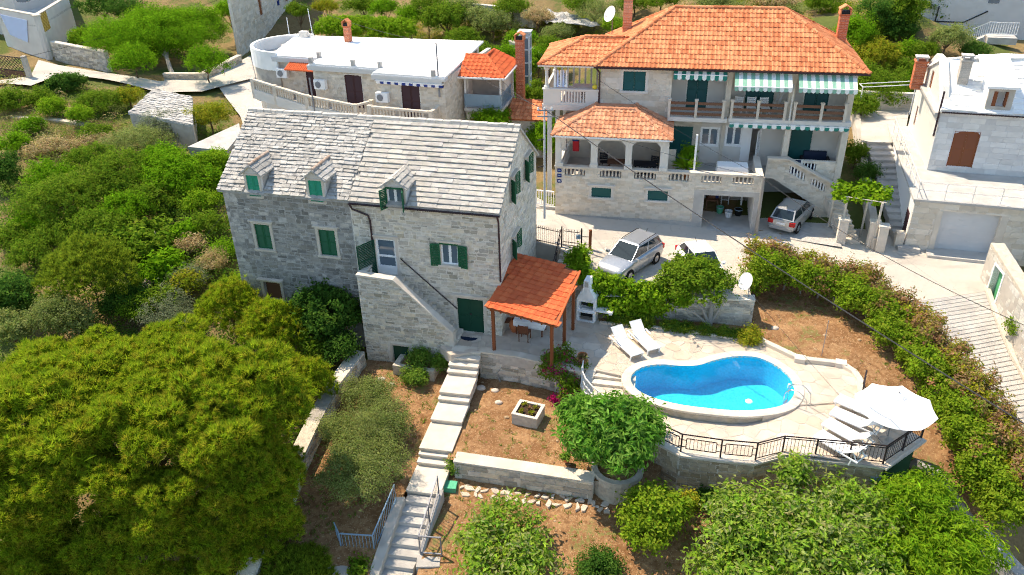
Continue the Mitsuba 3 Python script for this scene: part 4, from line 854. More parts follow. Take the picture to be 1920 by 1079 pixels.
for o in ops:
    x0, x1 = o.bounds[0], o.bounds[2]
    for k in range(5): u = x0 + (x1 - x0) * (k + .5) / 5; zb = o.intersection(LineString([(u, 0), (u, 9)])).bounds; part(red, 'baluster', MB(RF).box((u - .035, 2.36, zb[1]), (u + .035, 2.44, zb[3])), 'white_paint')
for k in range(12): part(red, 'stair_step', MB(RF).box((12.3 + k * .24, 2.52, 3.0 - k * .19), (12.54 + k * .24, 3.35, 3.17 - k * .19)), 'concrete')
part(red, 'stair_wall', MB(RF).hexa([[13.9, 2.26, .6], [15.0, 2.26, .6], [15.0, 2.6, .6], [13.9, 2.6, .6], [13.9, 2.26, 1.9], [15.0, 2.26, 1.3], [15.0, 2.6, 1.3], [13.9, 2.6, 1.9]]), 'block')
# garage room
part(red, 'garage_room', MB(RF).box((7.8, 3.5, .6), (10.8, 3.6, 3.1)).box((7.7, .28, .6), (7.8, 3.6, 3.1)).box((10.75, .28, .6), (10.8, 3.6, 3.1)), 'old_plaster')
part(red, 'garage_floor', MB(RF).box((7.8, -.3, .8), (10.75, 3.5, 1.12)), 'concrete')
# upper storey
up = Polygon([(2.05, 6.0), (5.9, 6.0), (5.9, 9.05), (2.05, 9.05)]).difference(sbox(3.28, 7.72, 4.48, 8.78))
part(red, 'wall', wall(RF.face(2.8), up, .25), 'mortar')
pieces(red, 'block', RF.face(2.8), courses(up.difference(sbox(3.1, 7.55, 4.66, 8.95)), .30, (.32, .75), .016, .004, rng2), 'block', (.012, .02), rng2, top=100, ch=.008)
FU = RF.sub(0, 2.8, 0)
w = stone_frame(red, FU, 3.28, 4.48, 7.72, 8.78, .14, .03, .2, mat='plaster', label='upper window with closed teal shutters'); leaves_closed(w, FU, 3.28, 4.48, 7.72, 8.78, 'teal_green', .03)
part(red, 'wall', wall(RF.sideL(2.05), [(-10, 6.0), (-2.8, 6.0), (-2.8, 9.05), (-10, 9.05)], .25).box((0, 0, 0), (0, 0, 0)), 'block')
part(red, 'wall', MB(RF).box((2.3, 9.8, .6), (15.25, 10.0, 9.05)).box((15.1, 2.8, 6.3), (15.25, 10, 9.05)), 'plaster')
part(red, 'wall', MB(RF).box((5.9, 4.1, 6.5), (15.1, 4.25, 9.05)).box((5.75, 2.81, 6.0), (5.9, 4.1, 9.05)).box((8.86, 3.0, 6.5), (8.94, 4.1, 9.0)).box((12.1, 3.0, 6.5), (12.2, 4.1, 9.0)), 'plaster')
[part(red, 'pier', MB(RF).box(a_, b_, (.3, .4)), 'block') for a_, b_ in (((8.76, 2.75, 6.5), (9.03, 3.02, 8.95)), ((12.0, 2.8, 6.5), (12.3, 3.02, 8.95)), ((14.95, 2.75, 6.3), (15.25, 3.05, 9.0)))]
part(red, 'balcony_slab', MB(RF).box((5.8, 2.3, 6.28), (8.95, 4.1, 6.5)).box((9.02, 2.42, 6.28), (15.3, 4.1, 6.5)), 'plaster')
part(red, 'eave_board', MB(RF).box((1.95, 2.55, 8.95), (15.5, 2.8, 9.02)).box((5.9, 2.81, 8.96), (15.1, 4.1, 9.03)), 'cream_paint')
for (a, b, c, d), lab in (((6.75, 7.85, 6.5, 8.62), 'left'), ((9.9, 11.4, 6.5, 8.62), 'middle'), ((13.0, 14.25, 6.5, 8.62), 'right')):
    w = part(red, 'balcony_door', MB(RF).box((a - .08, 4.06, c), (a, 4.098, d)).box((b, 4.06, c), (b + .08, 4.098, d)).box((a - .08, 4.06, d), (b + .08, 4.098, d + .08)), 'cream_paint', lab + ' dark green balcony door')
    for k in range(2): part(w, 'leaf', louvre(MB(RF), a + k * (b - a) / 2, a + (k + 1) * (b - a) / 2 - .01, c, d, 4.05, 4.09), 'teal_green')
posts = [(5.85, 7.27, 8.7), (9.14, 10.5, 11.88), (12.36, 13.72, 14.9)]
for tri in posts:
    vv = 2.36 if tri[0] < 6 else 2.5
    for u in tri: part(red, 'railing_post', MB(RF).box((u - .07, vv - .07, 6.5), (u + .07, vv + .07, 7.42)).box((u - .1, vv - .1, 7.42), (u + .1, vv + .1, 7.5)), 'cut_stone')
    for a, b in zip(tri[:-1], tri[1:]):
        for z in (6.62, 6.90, 7.2): part(red, 'railing_plank', MB(RF).box((a + .07, vv - .02, z), (b - .07, vv + .02, z + .15)), 'plank_brown')
part(red, 'downpipe', MB(RF).tube([[12.12, 2.6, 8.4], [12.14, 2.4, 8.2], [12.14, 2.35, 6.5]], .05, 8), 'cream_paint')
part(red, 'downpipe', MB(RF).tube([[1.85, 2.5, 8.95], [2.0, 2.7, 8.7], [2.02, 2.7, 6.6]], .05, 8), 'gutter')
# awnings: printed green and white stripes, paler where sunlight is painted in
def awning(name_label, u0, u1, v0, z0, v1, z1, val=.28, n=None, dark=True):
    n = n or int((u1 - u0) / .2); aw = thing('awning', name_label, 'awning', 'striped balcony awnings'); labels[aw].pop('group')
    m = MB(RF); e = (u1 - u0) / n
    for k in range(n):
        a, b = u0 + k * e, u0 + (k + 1) * e; c = ((.03, .20, .16) if dark else (.22, .42, .32)) if k % 2 == 0 else (.76, .77, .74)  # the paler green has the sun on the stretched awnings painted in
        m.add([[a, v0, z0], [b, v0, z0], [b, v1, z1], [a, v1, z1]], [[0, 1, 2], [0, 2, 3]], c)
        t = np.linspace(0, 1, 6); d = val * (.72 + .28 * np.sin(np.pi * t))
        vv = np.vstack([np.c_[a + e * t, np.full(6, v1 - .005), np.full(6, z1)], np.c_[a + e * t, np.full(6, v1 - .015), z1 - d]])
        m.add(vv, [x for j in range(5) for x in ([j, j + 1, 7 + j], [j, 7 + j, 6 + j])], c)
    part(aw, 'cloth', m, 'coloured'); part(aw, 'front_bar', MB(RF).bar([u0, v1, z1], [u1, v1, z1], .045), 'white_paint'); part(aw, 'roller', MB(RF).tube([[u0, v0, z0 + .02], [u1, v0, z0 + .02]], .06, 8), 'cream_paint')
    for u in (u0 + .05, u1 - .05): part(aw, 'arm', MB(RF).bar([u, v0 + .1, z0 - .25], [u, v1, z1 - .02], .03), 'white_paint')
awning('green striped awning rolled in over the left balcony', 5.95, 8.72, 2.68, 8.98, 2.45, 8.78, .30)
awning('green and white striped awning stretched out over the middle balcony', 9.1, 11.98, 2.72, 8.98, 1.75, 8.42, .24, None, False)
awning('green and white striped awning stretched out over the right balcony', 12.3, 15.15, 2.72, 8.98, 1.75, 8.42, .24, None, False)
awning('rolled in awning whose scalloped edge hangs under the right balconies', 9.1, 15.2, 2.48, 6.27, 2.36, 6.24, .22, 25)
# main roof
e0, rz_, re = 9.07, 11.5, 6.3
A0, A1, R0, R1, B0, B1 = [w_(p) for p in ([1.7, 2.45, e0], [15.75, 2.45, e0], [5.75, re, rz_], [11.6, re, rz_], [1.7, 10.15, e0], [15.75, 10.15, e0])]
tiled(red, [A0, A1, R1, R0], .225, .345, 'clay_tile', 'roof_tile', 0, .045, .035, rng2, base='brick')
tiled(red, [A1, B1, R1], .225, .345, 'clay_tile', 'roof_tile', 0, .045, .035, rng2, base='brick')
tiled(red, [B0, A0, R0], .225, .345, 'clay_tile', 'roof_tile', 0, .045, .035, rng2, base='brick')
tiled(red, [B1, B0, R0, R1], .225, .345, 'clay_tile', 'roof_tile', 0, .045, .035, rng2, base='brick')
for a, b in ((A0, R0), (A1, R1), (B0, R0), (B1, R1), (R0, R1)): ridge_caps(red, a + [0, 0, .03], b + [0, 0, .03], 'clay_tile', .12, .40)
gutter(red, RF, 1.7, 15.75, 2.38, e0 - .02, 'gutter', .075)
# left gallery
part(red, 'gallery_slab', MB(RF).box((-1.15, 2.65, 6.55), (2.05, 6.6, 6.85)), 'plaster')
gp = Polygon([(-1.1, 6.85), (2.0, 6.85), (2.0, 7.68), (-1.1, 7.68)]).difference(sbox(-.1, 6.98, 1.25, 7.6))
part(red, 'gallery_parapet', wall(RF.face(2.7), gp, .15), 'cream_paint'); part(red, 'gallery_parapet', MB(RF).box((-1.1, 2.86, 6.85), (-.95, 6.5, 7.68)).box((-1.15, 2.65, 7.681), (2.0, 2.9, 7.74)), 'cream_paint')
for u in np.linspace(0, 1.15, 8): part(red, 'baluster', MB(RF).box((u - .04, 2.74, 6.98), (u + .04, 2.82, 7.6)), 'cream_paint')
for v in (2.85, 6.3): part(red, 'column', MB(RF).lathe([(.16, 7.74), (.16, 7.84), (.10, 7.9), (.09, 8.7), (.16, 8.78), (.16, 8.9)], 12, (-.92, v, 0)), 'cream_paint')
part(red, 'gallery_post', MB(RF).box((-.9, 2.9, 1.2), (-.65, 3.15, 6.55)).box((-.2, 4.4, 1.2), (.05, 4.65, 6.55)).box((-.9, 6.2, 1.2), (-.65, 6.45, 6.55)), 'grey_plaster')
for u in np.linspace(-.9, 1.9, 9): part(red, 'gallery_slat', MB(RF).box((u - .05, 6.4, 6.85), (u + .05, 6.5, 8.9)), 'cream_paint')
G0, G1, GR0, GR1, GB0, GB1 = [w_(p) for p in ([-1.35, 2.5, 9.07], [1.72, 2.5, 9.07], [.95, 4.9, 10.1], [2.6, 4.9, 10.1], [-1.35, 7.3, 9.07], [2.6, 7.3, 9.07])]
tiled(red, [G0, G1, w_([3.8, 4.9, 10.1]), GR0], .225, .345, 'clay_tile', 'roof_tile', 0, .045, .035, rng2, base='brick')
tiled(red, [GB0, G0, GR0], .225, .345, 'clay_tile', 'roof_tile', 0, .045, .035, rng2, base='brick')
tiled(red, [GB1, GB0, GR0, w_([3.4, 4.9, 10.1])], .225, .345, 'clay_tile', 'roof_tile', 0, .045, .035, rng2, base='brick')
for a, b in ((G0, GR0), (GB0, GR0), (GR0, w_([3.1, 4.9, 10.1]))): ridge_caps(red, a + [0, 0, .03], b + [0, 0, .03], 'clay_tile', .12, .40)
gutter(red, RF, -1.35, 1.7, 2.42, e0 - .02, 'cream_paint', .06)
def chimney(root_label, fr, u, v, z0, z1, w, mat, cap='clay', name='chimney'):
    c = thing(name, root_label, 'chimney'); m = MB(fr)
    n = int((z1 - z0) / .09)
    for k in range(n):
        z = z0 + k * (z1 - z0) / n; m.box((u - w / 2, v - w / 2, z), (u + w / 2, v + w / 2, z + (z1 - z0) / n - .012), (R.random(), R.random()))
    part(c, 'shaft', m, mat)
    part(c, 'core', MB(fr).box((u - w / 2 + .01, v - w / 2 + .01, z0), (u + w / 2 - .01, v + w / 2 - .01, z1)), 'mortar')
    if cap == 'clay':
        part(c, 'cap', MB(fr).box((u - w * .62, v - w * .62, z1), (u + w * .62, v + w * .62, z1 + .05)), mat)
        h = MB(fr); h.prism([(u - w * .6, v - w * .6), (u - w * .45, v - w * .6), (u - w * .45, v + w * .6), (u - w * .6, v + w * .6)], z1 + .05, z1 + .3); h.prism([(u + w * .45, v - w * .6), (u + w * .6, v - w * .6), (u + w * .6, v + w * .6), (u + w * .45, v + w * .6)], z1 + .05, z1 + .3)
        part(c, 'hood', h.hexa([[u - w * .66, v - w * .6, z1 + .28], [u, v - w * .6, z1 + .48], [u, v + w * .6, z1 + .48], [u - w * .66, v + w * .6, z1 + .28], [u - w * .66, v - w * .6, z1 + .33], [u, v - w * .6, z1 + .54], [u, v + w * .6, z1 + .54], [u - w * .66, v + w * .6, z1 + .33]]).hexa([[u, v - w * .6, z1 + .48], [u + w * .66, v - w * .6, z1 + .28], [u + w * .66, v + w * .6, z1 + .28], [u, v + w * .6, z1 + .48], [u, v - w * .6, z1 + .54], [u + w * .66, v - w * .6, z1 + .33], [u + w * .66, v + w * .6, z1 + .33], [u, v + w * .6, z1 + .54]]), 'clay_tile')
        part(c, 'flue', MB(fr).box((u - w * .44, v - w * .5, z1 + .05), (u + w * .44, v + w * .5, z1 + .2)), 'dark')
    else:
        part(c, 'cap', MB(fr).box((u - w * .6, v - w * .6, z1), (u + w * .6, v + w * .6, z1 + .08)), mat)
        for sx in (-1, 1):
            for sy in (-1, 1): part(c, 'cap_leg', MB(fr).box((u + sx * w * .42 - .04, v + sy * w * .42 - .04, z1 + .08), (u + sx * w * .42 + .04, v + sy * w * .42 + .04, z1 + .26)), 'concrete')
        part(c, 'lid', MB(fr).box((u - w * .58, v - w * .58, z1 + .26), (u + w * .58, v + w * .58, z1 + .33)), 'concrete')
    return c
chimney('pinkish chimney with concrete lid beside the satellite dish on the red roof', RF, 3.1, 7.6, 9.2, 11.7, .5, 'old_tile', 'lid')
chimney('red brick chimney with clay hood at the right end of the orange roof', RF, 15.1, 8.2, 8.8, 10.9, .5, 'brick')
def dish(label, base, top, r, az, tilt, mat='white_paint'):
    k = thing('satellite_dish', label, 'satellite dish'); base, top = np.array(base, float), np.array(top, float)
    part(k, 'mast', MB().tube([base, top], .025, 8), 'grey_iron')
    a, t = math.radians(az), math.radians(tilt); n = np.array([math.cos(a) * math.cos(t), math.sin(a) * math.cos(t), math.sin(t)]); s = np.cross([0, 0, 1], n); s /= np.linalg.norm(s); uu = np.cross(n, s)
    P = Pl(top + n * .12, s, uu, n); rho = np.linspace(0.01, 1, 6) * r
    part(k, 'reflector', MB(P).lathe([(x, .25 * x * x / r) for x in rho] + [(x * .99, .25 * x * x / r - .015) for x in rho[::-1]], 24), mat, smooth=True)
    part(k, 'arm', MB().tube([top - uu * r * .5, top + n * r * 1.0 - uu * r * .45], .015, 6), 'grey_iron'); part(k, 'receiver', MB().tube([top + n * r * 1.0 - uu * r * .45, top + n * r * .86 - uu * r * .36], .035, 8), 'grey_plastic')
dish('white satellite dish on the orange hipped roof beside the chimney', w_([2.3, 6.6, 9.9]), w_([2.3, 6.4, 11.0]), .45, -150, 25)
dish('white satellite dish on a post at the end of the ivy wall', (10.81,31.43,1.3), (10.81,31.78,2), .42, -160, 28)

# ---------------------------------------------------------------- flat roofed stone house at the back
FF = Fr(-15.8, 55.8, 0, -19); rng3 = np.random.default_rng(31)
flat = thing('flat_roofed_house', 'stone house with white flat roof and brown door shutters behind the old house', 'house')
SEC = [(0.0, 3.65, 0.0), (3.65, 8.9, -1.45), (8.9, 13.5, -2.55)]
ZF, ZR = 4.45, 7.05
DOORS = [(2.15, 3.1), (5.95, 7.2), (10.55, 11.8)]
for k, ((u0, u1, v), (d0, d1)) in enumerate(zip(SEC, DOORS)):
    p = Polygon([(u0, 1.0), (u1, 1.0), (u1, ZR), (u0, ZR)]).difference(sbox(d0, ZF, d1, 6.62))
    part(flat, 'wall', wall(FF.face(v), p, .3), 'mortar')
    pieces(flat, 'stone', FF.face(v), courses(p.intersection(sbox(u0, ZF - .3, u1, ZR)), .16, (.25, .45), .02, .004, rng3), 'block', (.012, .02), rng3, top=100, ch=.006)
    w = part(flat, 'door_frame', MB(FF).box((d0 - .05, v - .03, ZF), (d0, v + .2, 6.62)).box((d1, v - .03, ZF), (d1 + .05, v + .2, 6.62)).box((d0 - .05, v - .03, 6.62), (d1 + .05, v + .2, 6.68)), 'plaster')
    leaves_closed(w, FF, d0, d1, ZF, 6.62, 'door_brown', v + .02)
    part(flat, 'fascia', MB(FF).box((u0 - .2, v - .35, ZR - .05), (u1 + (.2 if k == 2 else -.02), v + .2, ZR + .10)).box((u0 - .2, v - .30, ZR - .22), (u1 - .03, v - .24, ZR - .05)), 'grey_plastic')
    part(flat, 'wall', MB(FF).box((u1 - .28, v + .31, 1.0), (u1, 6, ZR)).box((u0, v + .31, 1.0), (u0 + .02, 6, ZR)), 'block')
roofp = Polygon([(-.25, -.3), (3.6, -.3), (3.6, -1.75), (8.8, -1.75), (8.8, -2.85), (13.7, -2.85), (12.6, 7.0), (-1.9, 5.7)])
part(flat, 'roof', MB(FF).prism(roofp, ZR + .10, ZR + .22), 'whitewash')
for k, u in enumerate((1.2, 3.3, 5.4, 7.5, 9.6, 11.7)): part(flat, 'roof_seam', MB(FF).box((u, -.25 if u < 3.6 else -1.7 if u < 8.8 else -2.8, ZR + .221), (u + .09, 5.6, ZR + .232)), 'whitewash')
part(flat, 'wall', MB(FF).box((-.2, 5.6, 1.0), (12.6, 6.0, ZR)), 'plaster')
side = Polygon([(-2.55, 1.0), (6, 1.0), (6, ZR), (-2.55, ZR)]); pieces(flat, 'stone', FF.side(13.5), courses(side.intersection(sbox(-2.5, 3.5, 2, 7)), .16, (.25, .45), .02, .004, rng3), 'block', .015, rng3, top=0)
for u, v in ((3.5, -.2), (3.75, -1.65), (8.75, -1.65), (6.8, -1.6), (12.9, -2.75)): part(flat, 'roof_pot', MB(FF).box((u - .12, v - .12, ZR + .22), (u + .12, v + .12, ZR + .6)), 'concrete')
# curved parapet terrace at the left end
cpw = MB(FF); ang = np.linspace(math.radians(95), math.radians(275), 22); cc = np.array([-.1, 2.7]); ra, rb = 3.2, 3.0
outer = np.c_[cc[0] + ra * np.cos(ang), cc[1] + rb * np.sin(ang)]; inner = np.c_[cc[0] + (ra - .22) * np.cos(ang), cc[1] + (rb - .22) * np.sin(ang)]
part(flat, 'round_parapet', cpw.prism(np.vstack([outer, inner[::-1]]), 6.2, 7.45), 'whitewash')
part(flat, 'round_terrace', MB(FF).prism(np.vstack([inner, [[0, -.25], [0, 5.6]]]), 6.3, 6.6), 'concrete')
part(flat, 'round_base', MB(FF).prism(np.vstack([outer * .96 + cc * .04, [[0, -.25], [0, 5.6]]]), 1.0, 6.2), 'old_plaster')
part(flat, 'terrace_screen', MB(FF).box((-1.2, 5.0, 6.6), (-.6, 5.4, 7.7)).bar([-.6, 5.2, 7.6], [.4, 5.0, 7.3], .08).bar([-.6, 5.2, 7.3], [.4, 5.0, 7.0], .08), 'plaster')
part(flat, 'terrace_hatch', MB(FF).lathe([(.3, 6.6), (.3, 6.68), (.01, 6.7)], 14, (-1.4, 3.2, 0)), 'concrete'); part(flat, 'roof_bollard', MB(FF).lathe([(.22, 6.6), (.22, 6.95), (.1, 7.0), (.01, 7.0)], 10, (-1.9, 3.9, 0)), 'plaster')
part(flat, 'aerial', MB(FF).bar([-1.9, 4.8, 7.4], [-1.9, 4.8, 8.7], .04), 'white_paint'); part(flat, 'aerial', MB(FF).bar([-.3, 5.4, 7.4], [-.4, 5.4, 9.3], .04), 'white_paint')
# balconies
def bal_run(pts, z, name='balcony_wall'):
    for (u0, v0, s0), (u1, v1, s1) in zip(pts[:-1], pts[1:]):
        a, b = np.array([u0, v0, 0]), np.array([u1, v1, 0]); L = np.linalg.norm(b - a); d = (b - a) / L
        part(flat, 'balcony_rail', MB(FF).bar(a + [0, 0, z + .86 + s0], b + [0, 0, z + .86 + s1], .22, .12), 'cut_stone')
        part(flat, 'balcony_base', MB(FF).hexa([[*(a + [0, -.12, 0])[:2], z - .45 + s0], [*(b + [0, -.12, 0])[:2], z - .45 + s1], [*(b + [0, .12, 0])[:2], z - .45 + s1], [*(a + [0, .12, 0])[:2], z - .45 + s0], [*(a + [0, -.12, 0])[:2], z + .22 + s0], [*(b + [0, -.12, 0])[:2], z + .22 + s1], [*(b + [0, .12, 0])[:2], z + .22 + s1], [*(a + [0, .12, 0])[:2], z + .22 + s0]]), 'plaster')
        n = int(L / .22)
        for k in range(n):
            if k % 9 == 8: continue
            t = (k + .5) / n; p = a + (b - a) * t; s = s0 + (s1 - s0) * t
            part(flat, 'baluster', MB(FF).box((p[0] - .05, p[1] - .05, z + .2 + s), (p[0] + .05, p[1] + .05, z + .82 + s)), 'cut_stone')
        for p, s in ((a, s0), (b, s1)): part(flat, 'balcony_pier', MB(FF).box((p[0] - .13, p[1] - .13, z - .45 + s), (p[0] + .13, p[1] + .13, z + .95 + s)), 'cut_stone')
bal_run([(-1.6, -.9, .35), (.6, -1.6, .2), (3.6, -2.5, .0), (7.6, -3.3, -.1), (8.3, -2.5, .0)], ZF)
bal_run([(8.75, -3.6, 0), (13.0, -3.7, 0), (13.0, -2.6, 0)], ZF)
part(flat, 'balcony_floor', MB(FF).prism([(-1.5, -.9), (.6, -1.5), (3.6, -2.4), (7.6, -3.2), (8.3, -2.4), (8.8, -2.5), (8.8, -3.6), (13, -3.6), (13, -2.5), (8.9, -2.5), (3.6, -1.4), (0, 0)], ZF - .25, ZF - .02), 'concrete')
part(flat, 'garage_door', MB(FF).box((1.0, -1.3, 1.4), (4.6, -1.22, 3.75)), 'garage_brown'); part(flat, 'garage_wall', MB(FF).box((-.6, -1.2, 1.0), (8.5, -1.0, ZF - .25)), 'plaster')
gutter_pole = part(flat, 'downpipe', MB(FF).tube([[4.15, -2.75, 6.6], [4.2, -2.75, 3.0]], .05, 6), 'grey_iron')
for k, (u, v, z) in enumerate(((.55, -.2, 6.1), (4.3, -1.62, 5.95), (9.35, -2.7, 5.75))):
    ac = thing('air_conditioner', ('left', 'middle', 'right')[k] + ' of the three wall mounted air conditioners on the flat roofed house', 'air conditioner')
    part(ac, 'case', MB(FF).box((u - .42, v - .32, z - .3), (u + .42, v - .02, z + .3)), 'white_paint'); part(ac, 'fan', MB(Pl(FF.w([u - .1, v - .33, z]), FF.u, FF.z, -FF.v)).lathe([(.22, 0), (.22, .012), (.2, .02), (.06, .02), (.05, .03), (.0, .03)], 16), 'grey_iron')
    for s in (-.3, .3): part(ac, 'bracket', MB(FF).box((u + s - .02, v - .3, z - .34), (u + s + .02, v, z - .3)), 'grey_iron')
# small red awning roof, blue rolled awning
rc = thing('door_canopy', 'small corrugated red canopy over the left brown door', 'canopy'); m = MB(FF)
for k in range(16): u = 1.2 + k * .15; m.hexa([[u, -1.1, 6.52], [u + .09, -1.1, 6.52], [u + .09, 0, 6.95], [u, 0, 6.95], [u, -1.1, 6.58], [u + .09, -1.1, 6.58], [u + .09, 0, 7.01], [u, 0, 7.01]], (.6, .5)).hexa([[u + .09, -1.1, 6.50], [u + .15, -1.1, 6.50], [u + .15, 0, 6.93], [u + .09, 0, 6.93], [u + .09, -1.1, 6.53], [u + .15, -1.1, 6.53], [u + .15, 0, 6.96], [u + .09, 0, 6.96]], (.4, .5))
part(rc, 'sheet', m, 'bright_tile')
ra_ = thing('rolled_awning', 'rolled up blue and white striped awning over the right brown door', 'awning'); m = MB(FF)
for k in range(18): u = 9.0 + k * .25; m.add(*MB(FF).tube([[u, -2.75, 6.66], [u + .25, -2.75, 6.66]], .1, 8, caps=False).arrays(), c=(.03, .05, .22) if k % 2 else (.75, .76, .78), world=True)
part(ra_, 'roll', m, 'coloured'); part(ra_, 'case', MB(FF).box((8.95, -2.9, 6.76), (13.5, -2.6, 6.82)), 'white_paint')
chimney('orange brick chimney with clay hood on the white flat roof', FF, 3.1, 4.6, ZR + .2, 8.35, .42, 'brick')
# little loggia with red roof at its right end
lg = thing('loggia', 'small two storey loggia with red tiled roof and pale blue railing', 'loggia')
LF = Fr(*FF.w([13.75, .2, 0]), -14)
part(lg, 'wall', MB(LF).box((0, 0, 1.2), (2.1, .2, 4.5)).box((0, 3.3, 1.2), (2.4, 3.5, 6.7)).box((2.2, 1.0, 4.5), (2.4, 3.3, 6.7)).box((0, .2, 1.2), (.15, 3.3, 6.7)), 'plaster')
part(lg, 'screen', MB(LF).box((.16, 1.2, 4.6), (2.1, 1.26, 6.6)), 'brown_wood' if 0 else 'old_plaster'); part(lg, 'ground_opening', MB(LF).box((.3, -.02, 1.5), (1.2, -.001, 3.8)), 'brown_wood'); part(lg, 'ground_window', MB(LF).box((1.5, -.02, 2.6), (2.0, -.001, 3.7)), 'pane_glass')
part(lg, 'floor', MB(LF).box((-.05, -.25, 4.35), (2.5, 3.3, 4.55)), 'plaster')
for u in (0.03, 2.38): part(lg, 'post', MB(LF).box((u - .05, -.1, 4.55), (u + .05, 0, 6.6)), 'white_paint')
rl = [([0, -.2, 0], [2.45, -.2, 0]), ([2.45, -.2, 0], [2.45, 2.6, 0])]
for a, b in rl:
    a, b = np.array(a), np.array(b); L = np.linalg.norm(b - a)
    for z in (4.65, 5.45): part(lg, 'rail', MB(LF).bar(a + [0, 0, z], b + [0, 0, z], .05), 'blue_iron')
    for t in np.arange(0, L, .2): p = a + (b - a) * t / L; part(lg, 'baluster', MB(LF).bar(p + [0, 0, 4.6], p + [0, 0, 5.45], .03), 'blue_iron')
    part(lg, 'rail_panel', MB(LF).bar((a + [0, .03, 5.05]) if a[1] < 0 and b[1] < 0 else a + [-.03, 0, 5.05], (b + [0, .03, 5.05]) if b[1] < 0 and a[1] < 0 else b + [-.03, 0, 5.05], .01, .7), 'blue_iron')
lr = [LF.w(p) for p in ([-.3, -.5, 6.65], [2.75, -.5, 6.65], [1.1, 1.5, 7.6], [-.3, 1.5, 7.6], [2.75, 3.6, 6.75], [1.1, 3.6, 7.5])]
tiled(lg, [lr[0], lr[1], lr[2], lr[3]], .3, .36, 'bright_tile', h=.06, rng=rng3, as_parts=60); tiled(lg, [lr[1], lr[4], lr[5], lr[2]], .3, .36, 'bright_tile', h=.06, rng=rng3, as_parts=40)
ridge_caps(lg, lr[1], lr[2], 'bright_tile', .1, .4); ridge_caps(lg, lr[2], lr[5], 'bright_tile', .1, .4); ridge_caps(lg, lr[3], lr[2], 'bright_tile', .1, .4)
part(lg, 'gutter', MB(LF).bar([-.3, -.55, 6.62], [2.8, -.55, 6.62], .1).bar([2.8, -.55, 6.62], [2.8, 3.6, 6.68], .1), 'white_paint')
chimney('tall red brick chimney stack beside the small loggia', LF, 3.0, 3.0, 1.5, 8.3, .52, 'brick')
oven = thing('outdoor_kitchen', 'low tiled roof over a dark outdoor kitchen behind the loggia', 'outdoor kitchen')
part(oven, 'wall', MB(LF).box((2.7, .4, 1.2), (5.2, .6, 2.6)).box((2.7, .4, 3.6), (5.2, .6, 3.8)).box((2.7, .4, 2.6), (3.0, .6, 3.6)).box((4.9, .4, 2.6), (5.2, .6, 3.6)), 'concrete'); part(oven, 'opening', MB(LF).box((3.0, .5, 2.6), (4.9, .55, 3.6)), 'concrete')
tiled(oven, [LF.w(p) for p in ([2.6, .2, 3.82], [5.3, .2, 3.82], [5.3, 2.2, 4.6], [2.6, 2.2, 4.6])], .28, .36, 'clay_tile', rng=rng3, as_parts=60)
gc = thing('vent_stack', 'tall grey metal vent stack with glazed panels between the houses', 'chimney')
VF = Fr(*(1.39,59.82), 0, -12); zt = 7.29
for su in (-.35, .35):
    for sv in (-.35, .35): part(gc, 'corner_bar', MB(VF).box((su - .06, sv - .06, 1.5), (su + .06, sv + .06, zt)), 'grey_plastic')
part(gc, 'panel', MB(VF).box((-.3, -.34, 1.5), (.3, .34, zt - .2)).box((-.34, -.3, 1.5), (.34, .3, zt - .2)), 'pane_glass')
for z in np.linspace(2.5, zt, 6): part(gc, 'band', MB(VF).box((-.42, -.42, z - .06), (.42, .42, z + .04)), 'grey_plastic')
part(gc, 'cap', MB(VF).box((-.5, -.5, zt + .25), (.5, .5, zt + .33)).box((-.3, -.3, zt + .04), (.3, .3, zt + .25)), 'grey_plastic')
# ---------------------------------------------------------------- white house on the right
WH = Fr(20.45, 37.05, 0, -17); rng4 = np.random.default_rng(41); zb, zt_ = .5, 3.66
wh = thing('white_house', 'white block house with whitewashed roof and brown shutters above a garage', 'house')
lp = Polygon([(0, zb), (8, zb), (8, zt_ - .12), (0, zt_ - .12)]).difference(sbox(1.38, zb, 4.02, 3.1))
part(wh, 'terrace_wall', wall(WH.face(0), lp, .3), 'mortar')
pieces(wh, 'terrace_block', WH.face(0), courses(lp.difference(sbox(1.1, zb, 4.35, 3.12)).buffer(-.01), .30, (.38, .75), .02, .004, rng4), 'block', (.014, .024), rng4, top=200, ch=.008)
part(wh, 'garage_frame', MB(WH).box((1.12, -.03, zb), (1.38, .25, 3.1)).box((4.02, -.03, zb), (4.35, .25, 3.1)), 'cut_stone')
gd = part(wh, 'garage_door', MB(WH).box((1.38, .24, .95), (4.02, .30, 3.1)), 'grey_plaster', 'wide pale grey garage door')
for k in range(1, 8): part(gd, 'rib', MB(WH).box((1.38, .232, .95 + k * .268), (4.02, .242, .958 + k * .268)), 'grey_plastic')
part(wh, 'garage_sill', MB(WH).box((1.0, -.8, zb), (4.5, .24, .95)), 'concrete')
part(wh, 'terrace_wall', wall(WH.sideL(0), [(-11, zb), (0, zb), (0, zt_ - .12), (-11, zt_ - .12)], .3), 'white_paint')
part(wh, 'terrace_slab', MB(WH).box((-.12, -.15, zt_ - .12), (8.5, 12, zt_)), 'concrete')
part(wh, 'side_door', MB(WH).box((-.02, .5, zb), (-.005, 1.3, 2.6)), 'door_brown'); part(wh, 'corner_post', MB(WH).box((-.5, -.1, zb), (-.1, .35, 1.7)), 'cut_stone')
H0, HV, HE = 1.08, 4.26, 7.0
hp = Polygon([(H0, zt_), (9, zt_), (9, HE), (H0, HE)]).difference(sbox(2.0, 4.0, 3.18, 5.9))
part(wh, 'wall', wall(WH.face(HV), hp, .3), 'grey_plaster')
pieces(wh, 'block', WH.face(HV), courses(hp.difference(sbox(1.96, 3.96, 3.22, 5.94)).buffer(-.008), .30, (.42, .8), .018, .003, rng4), 'white_block', (.012, .02), rng4, top=220, ch=.008)
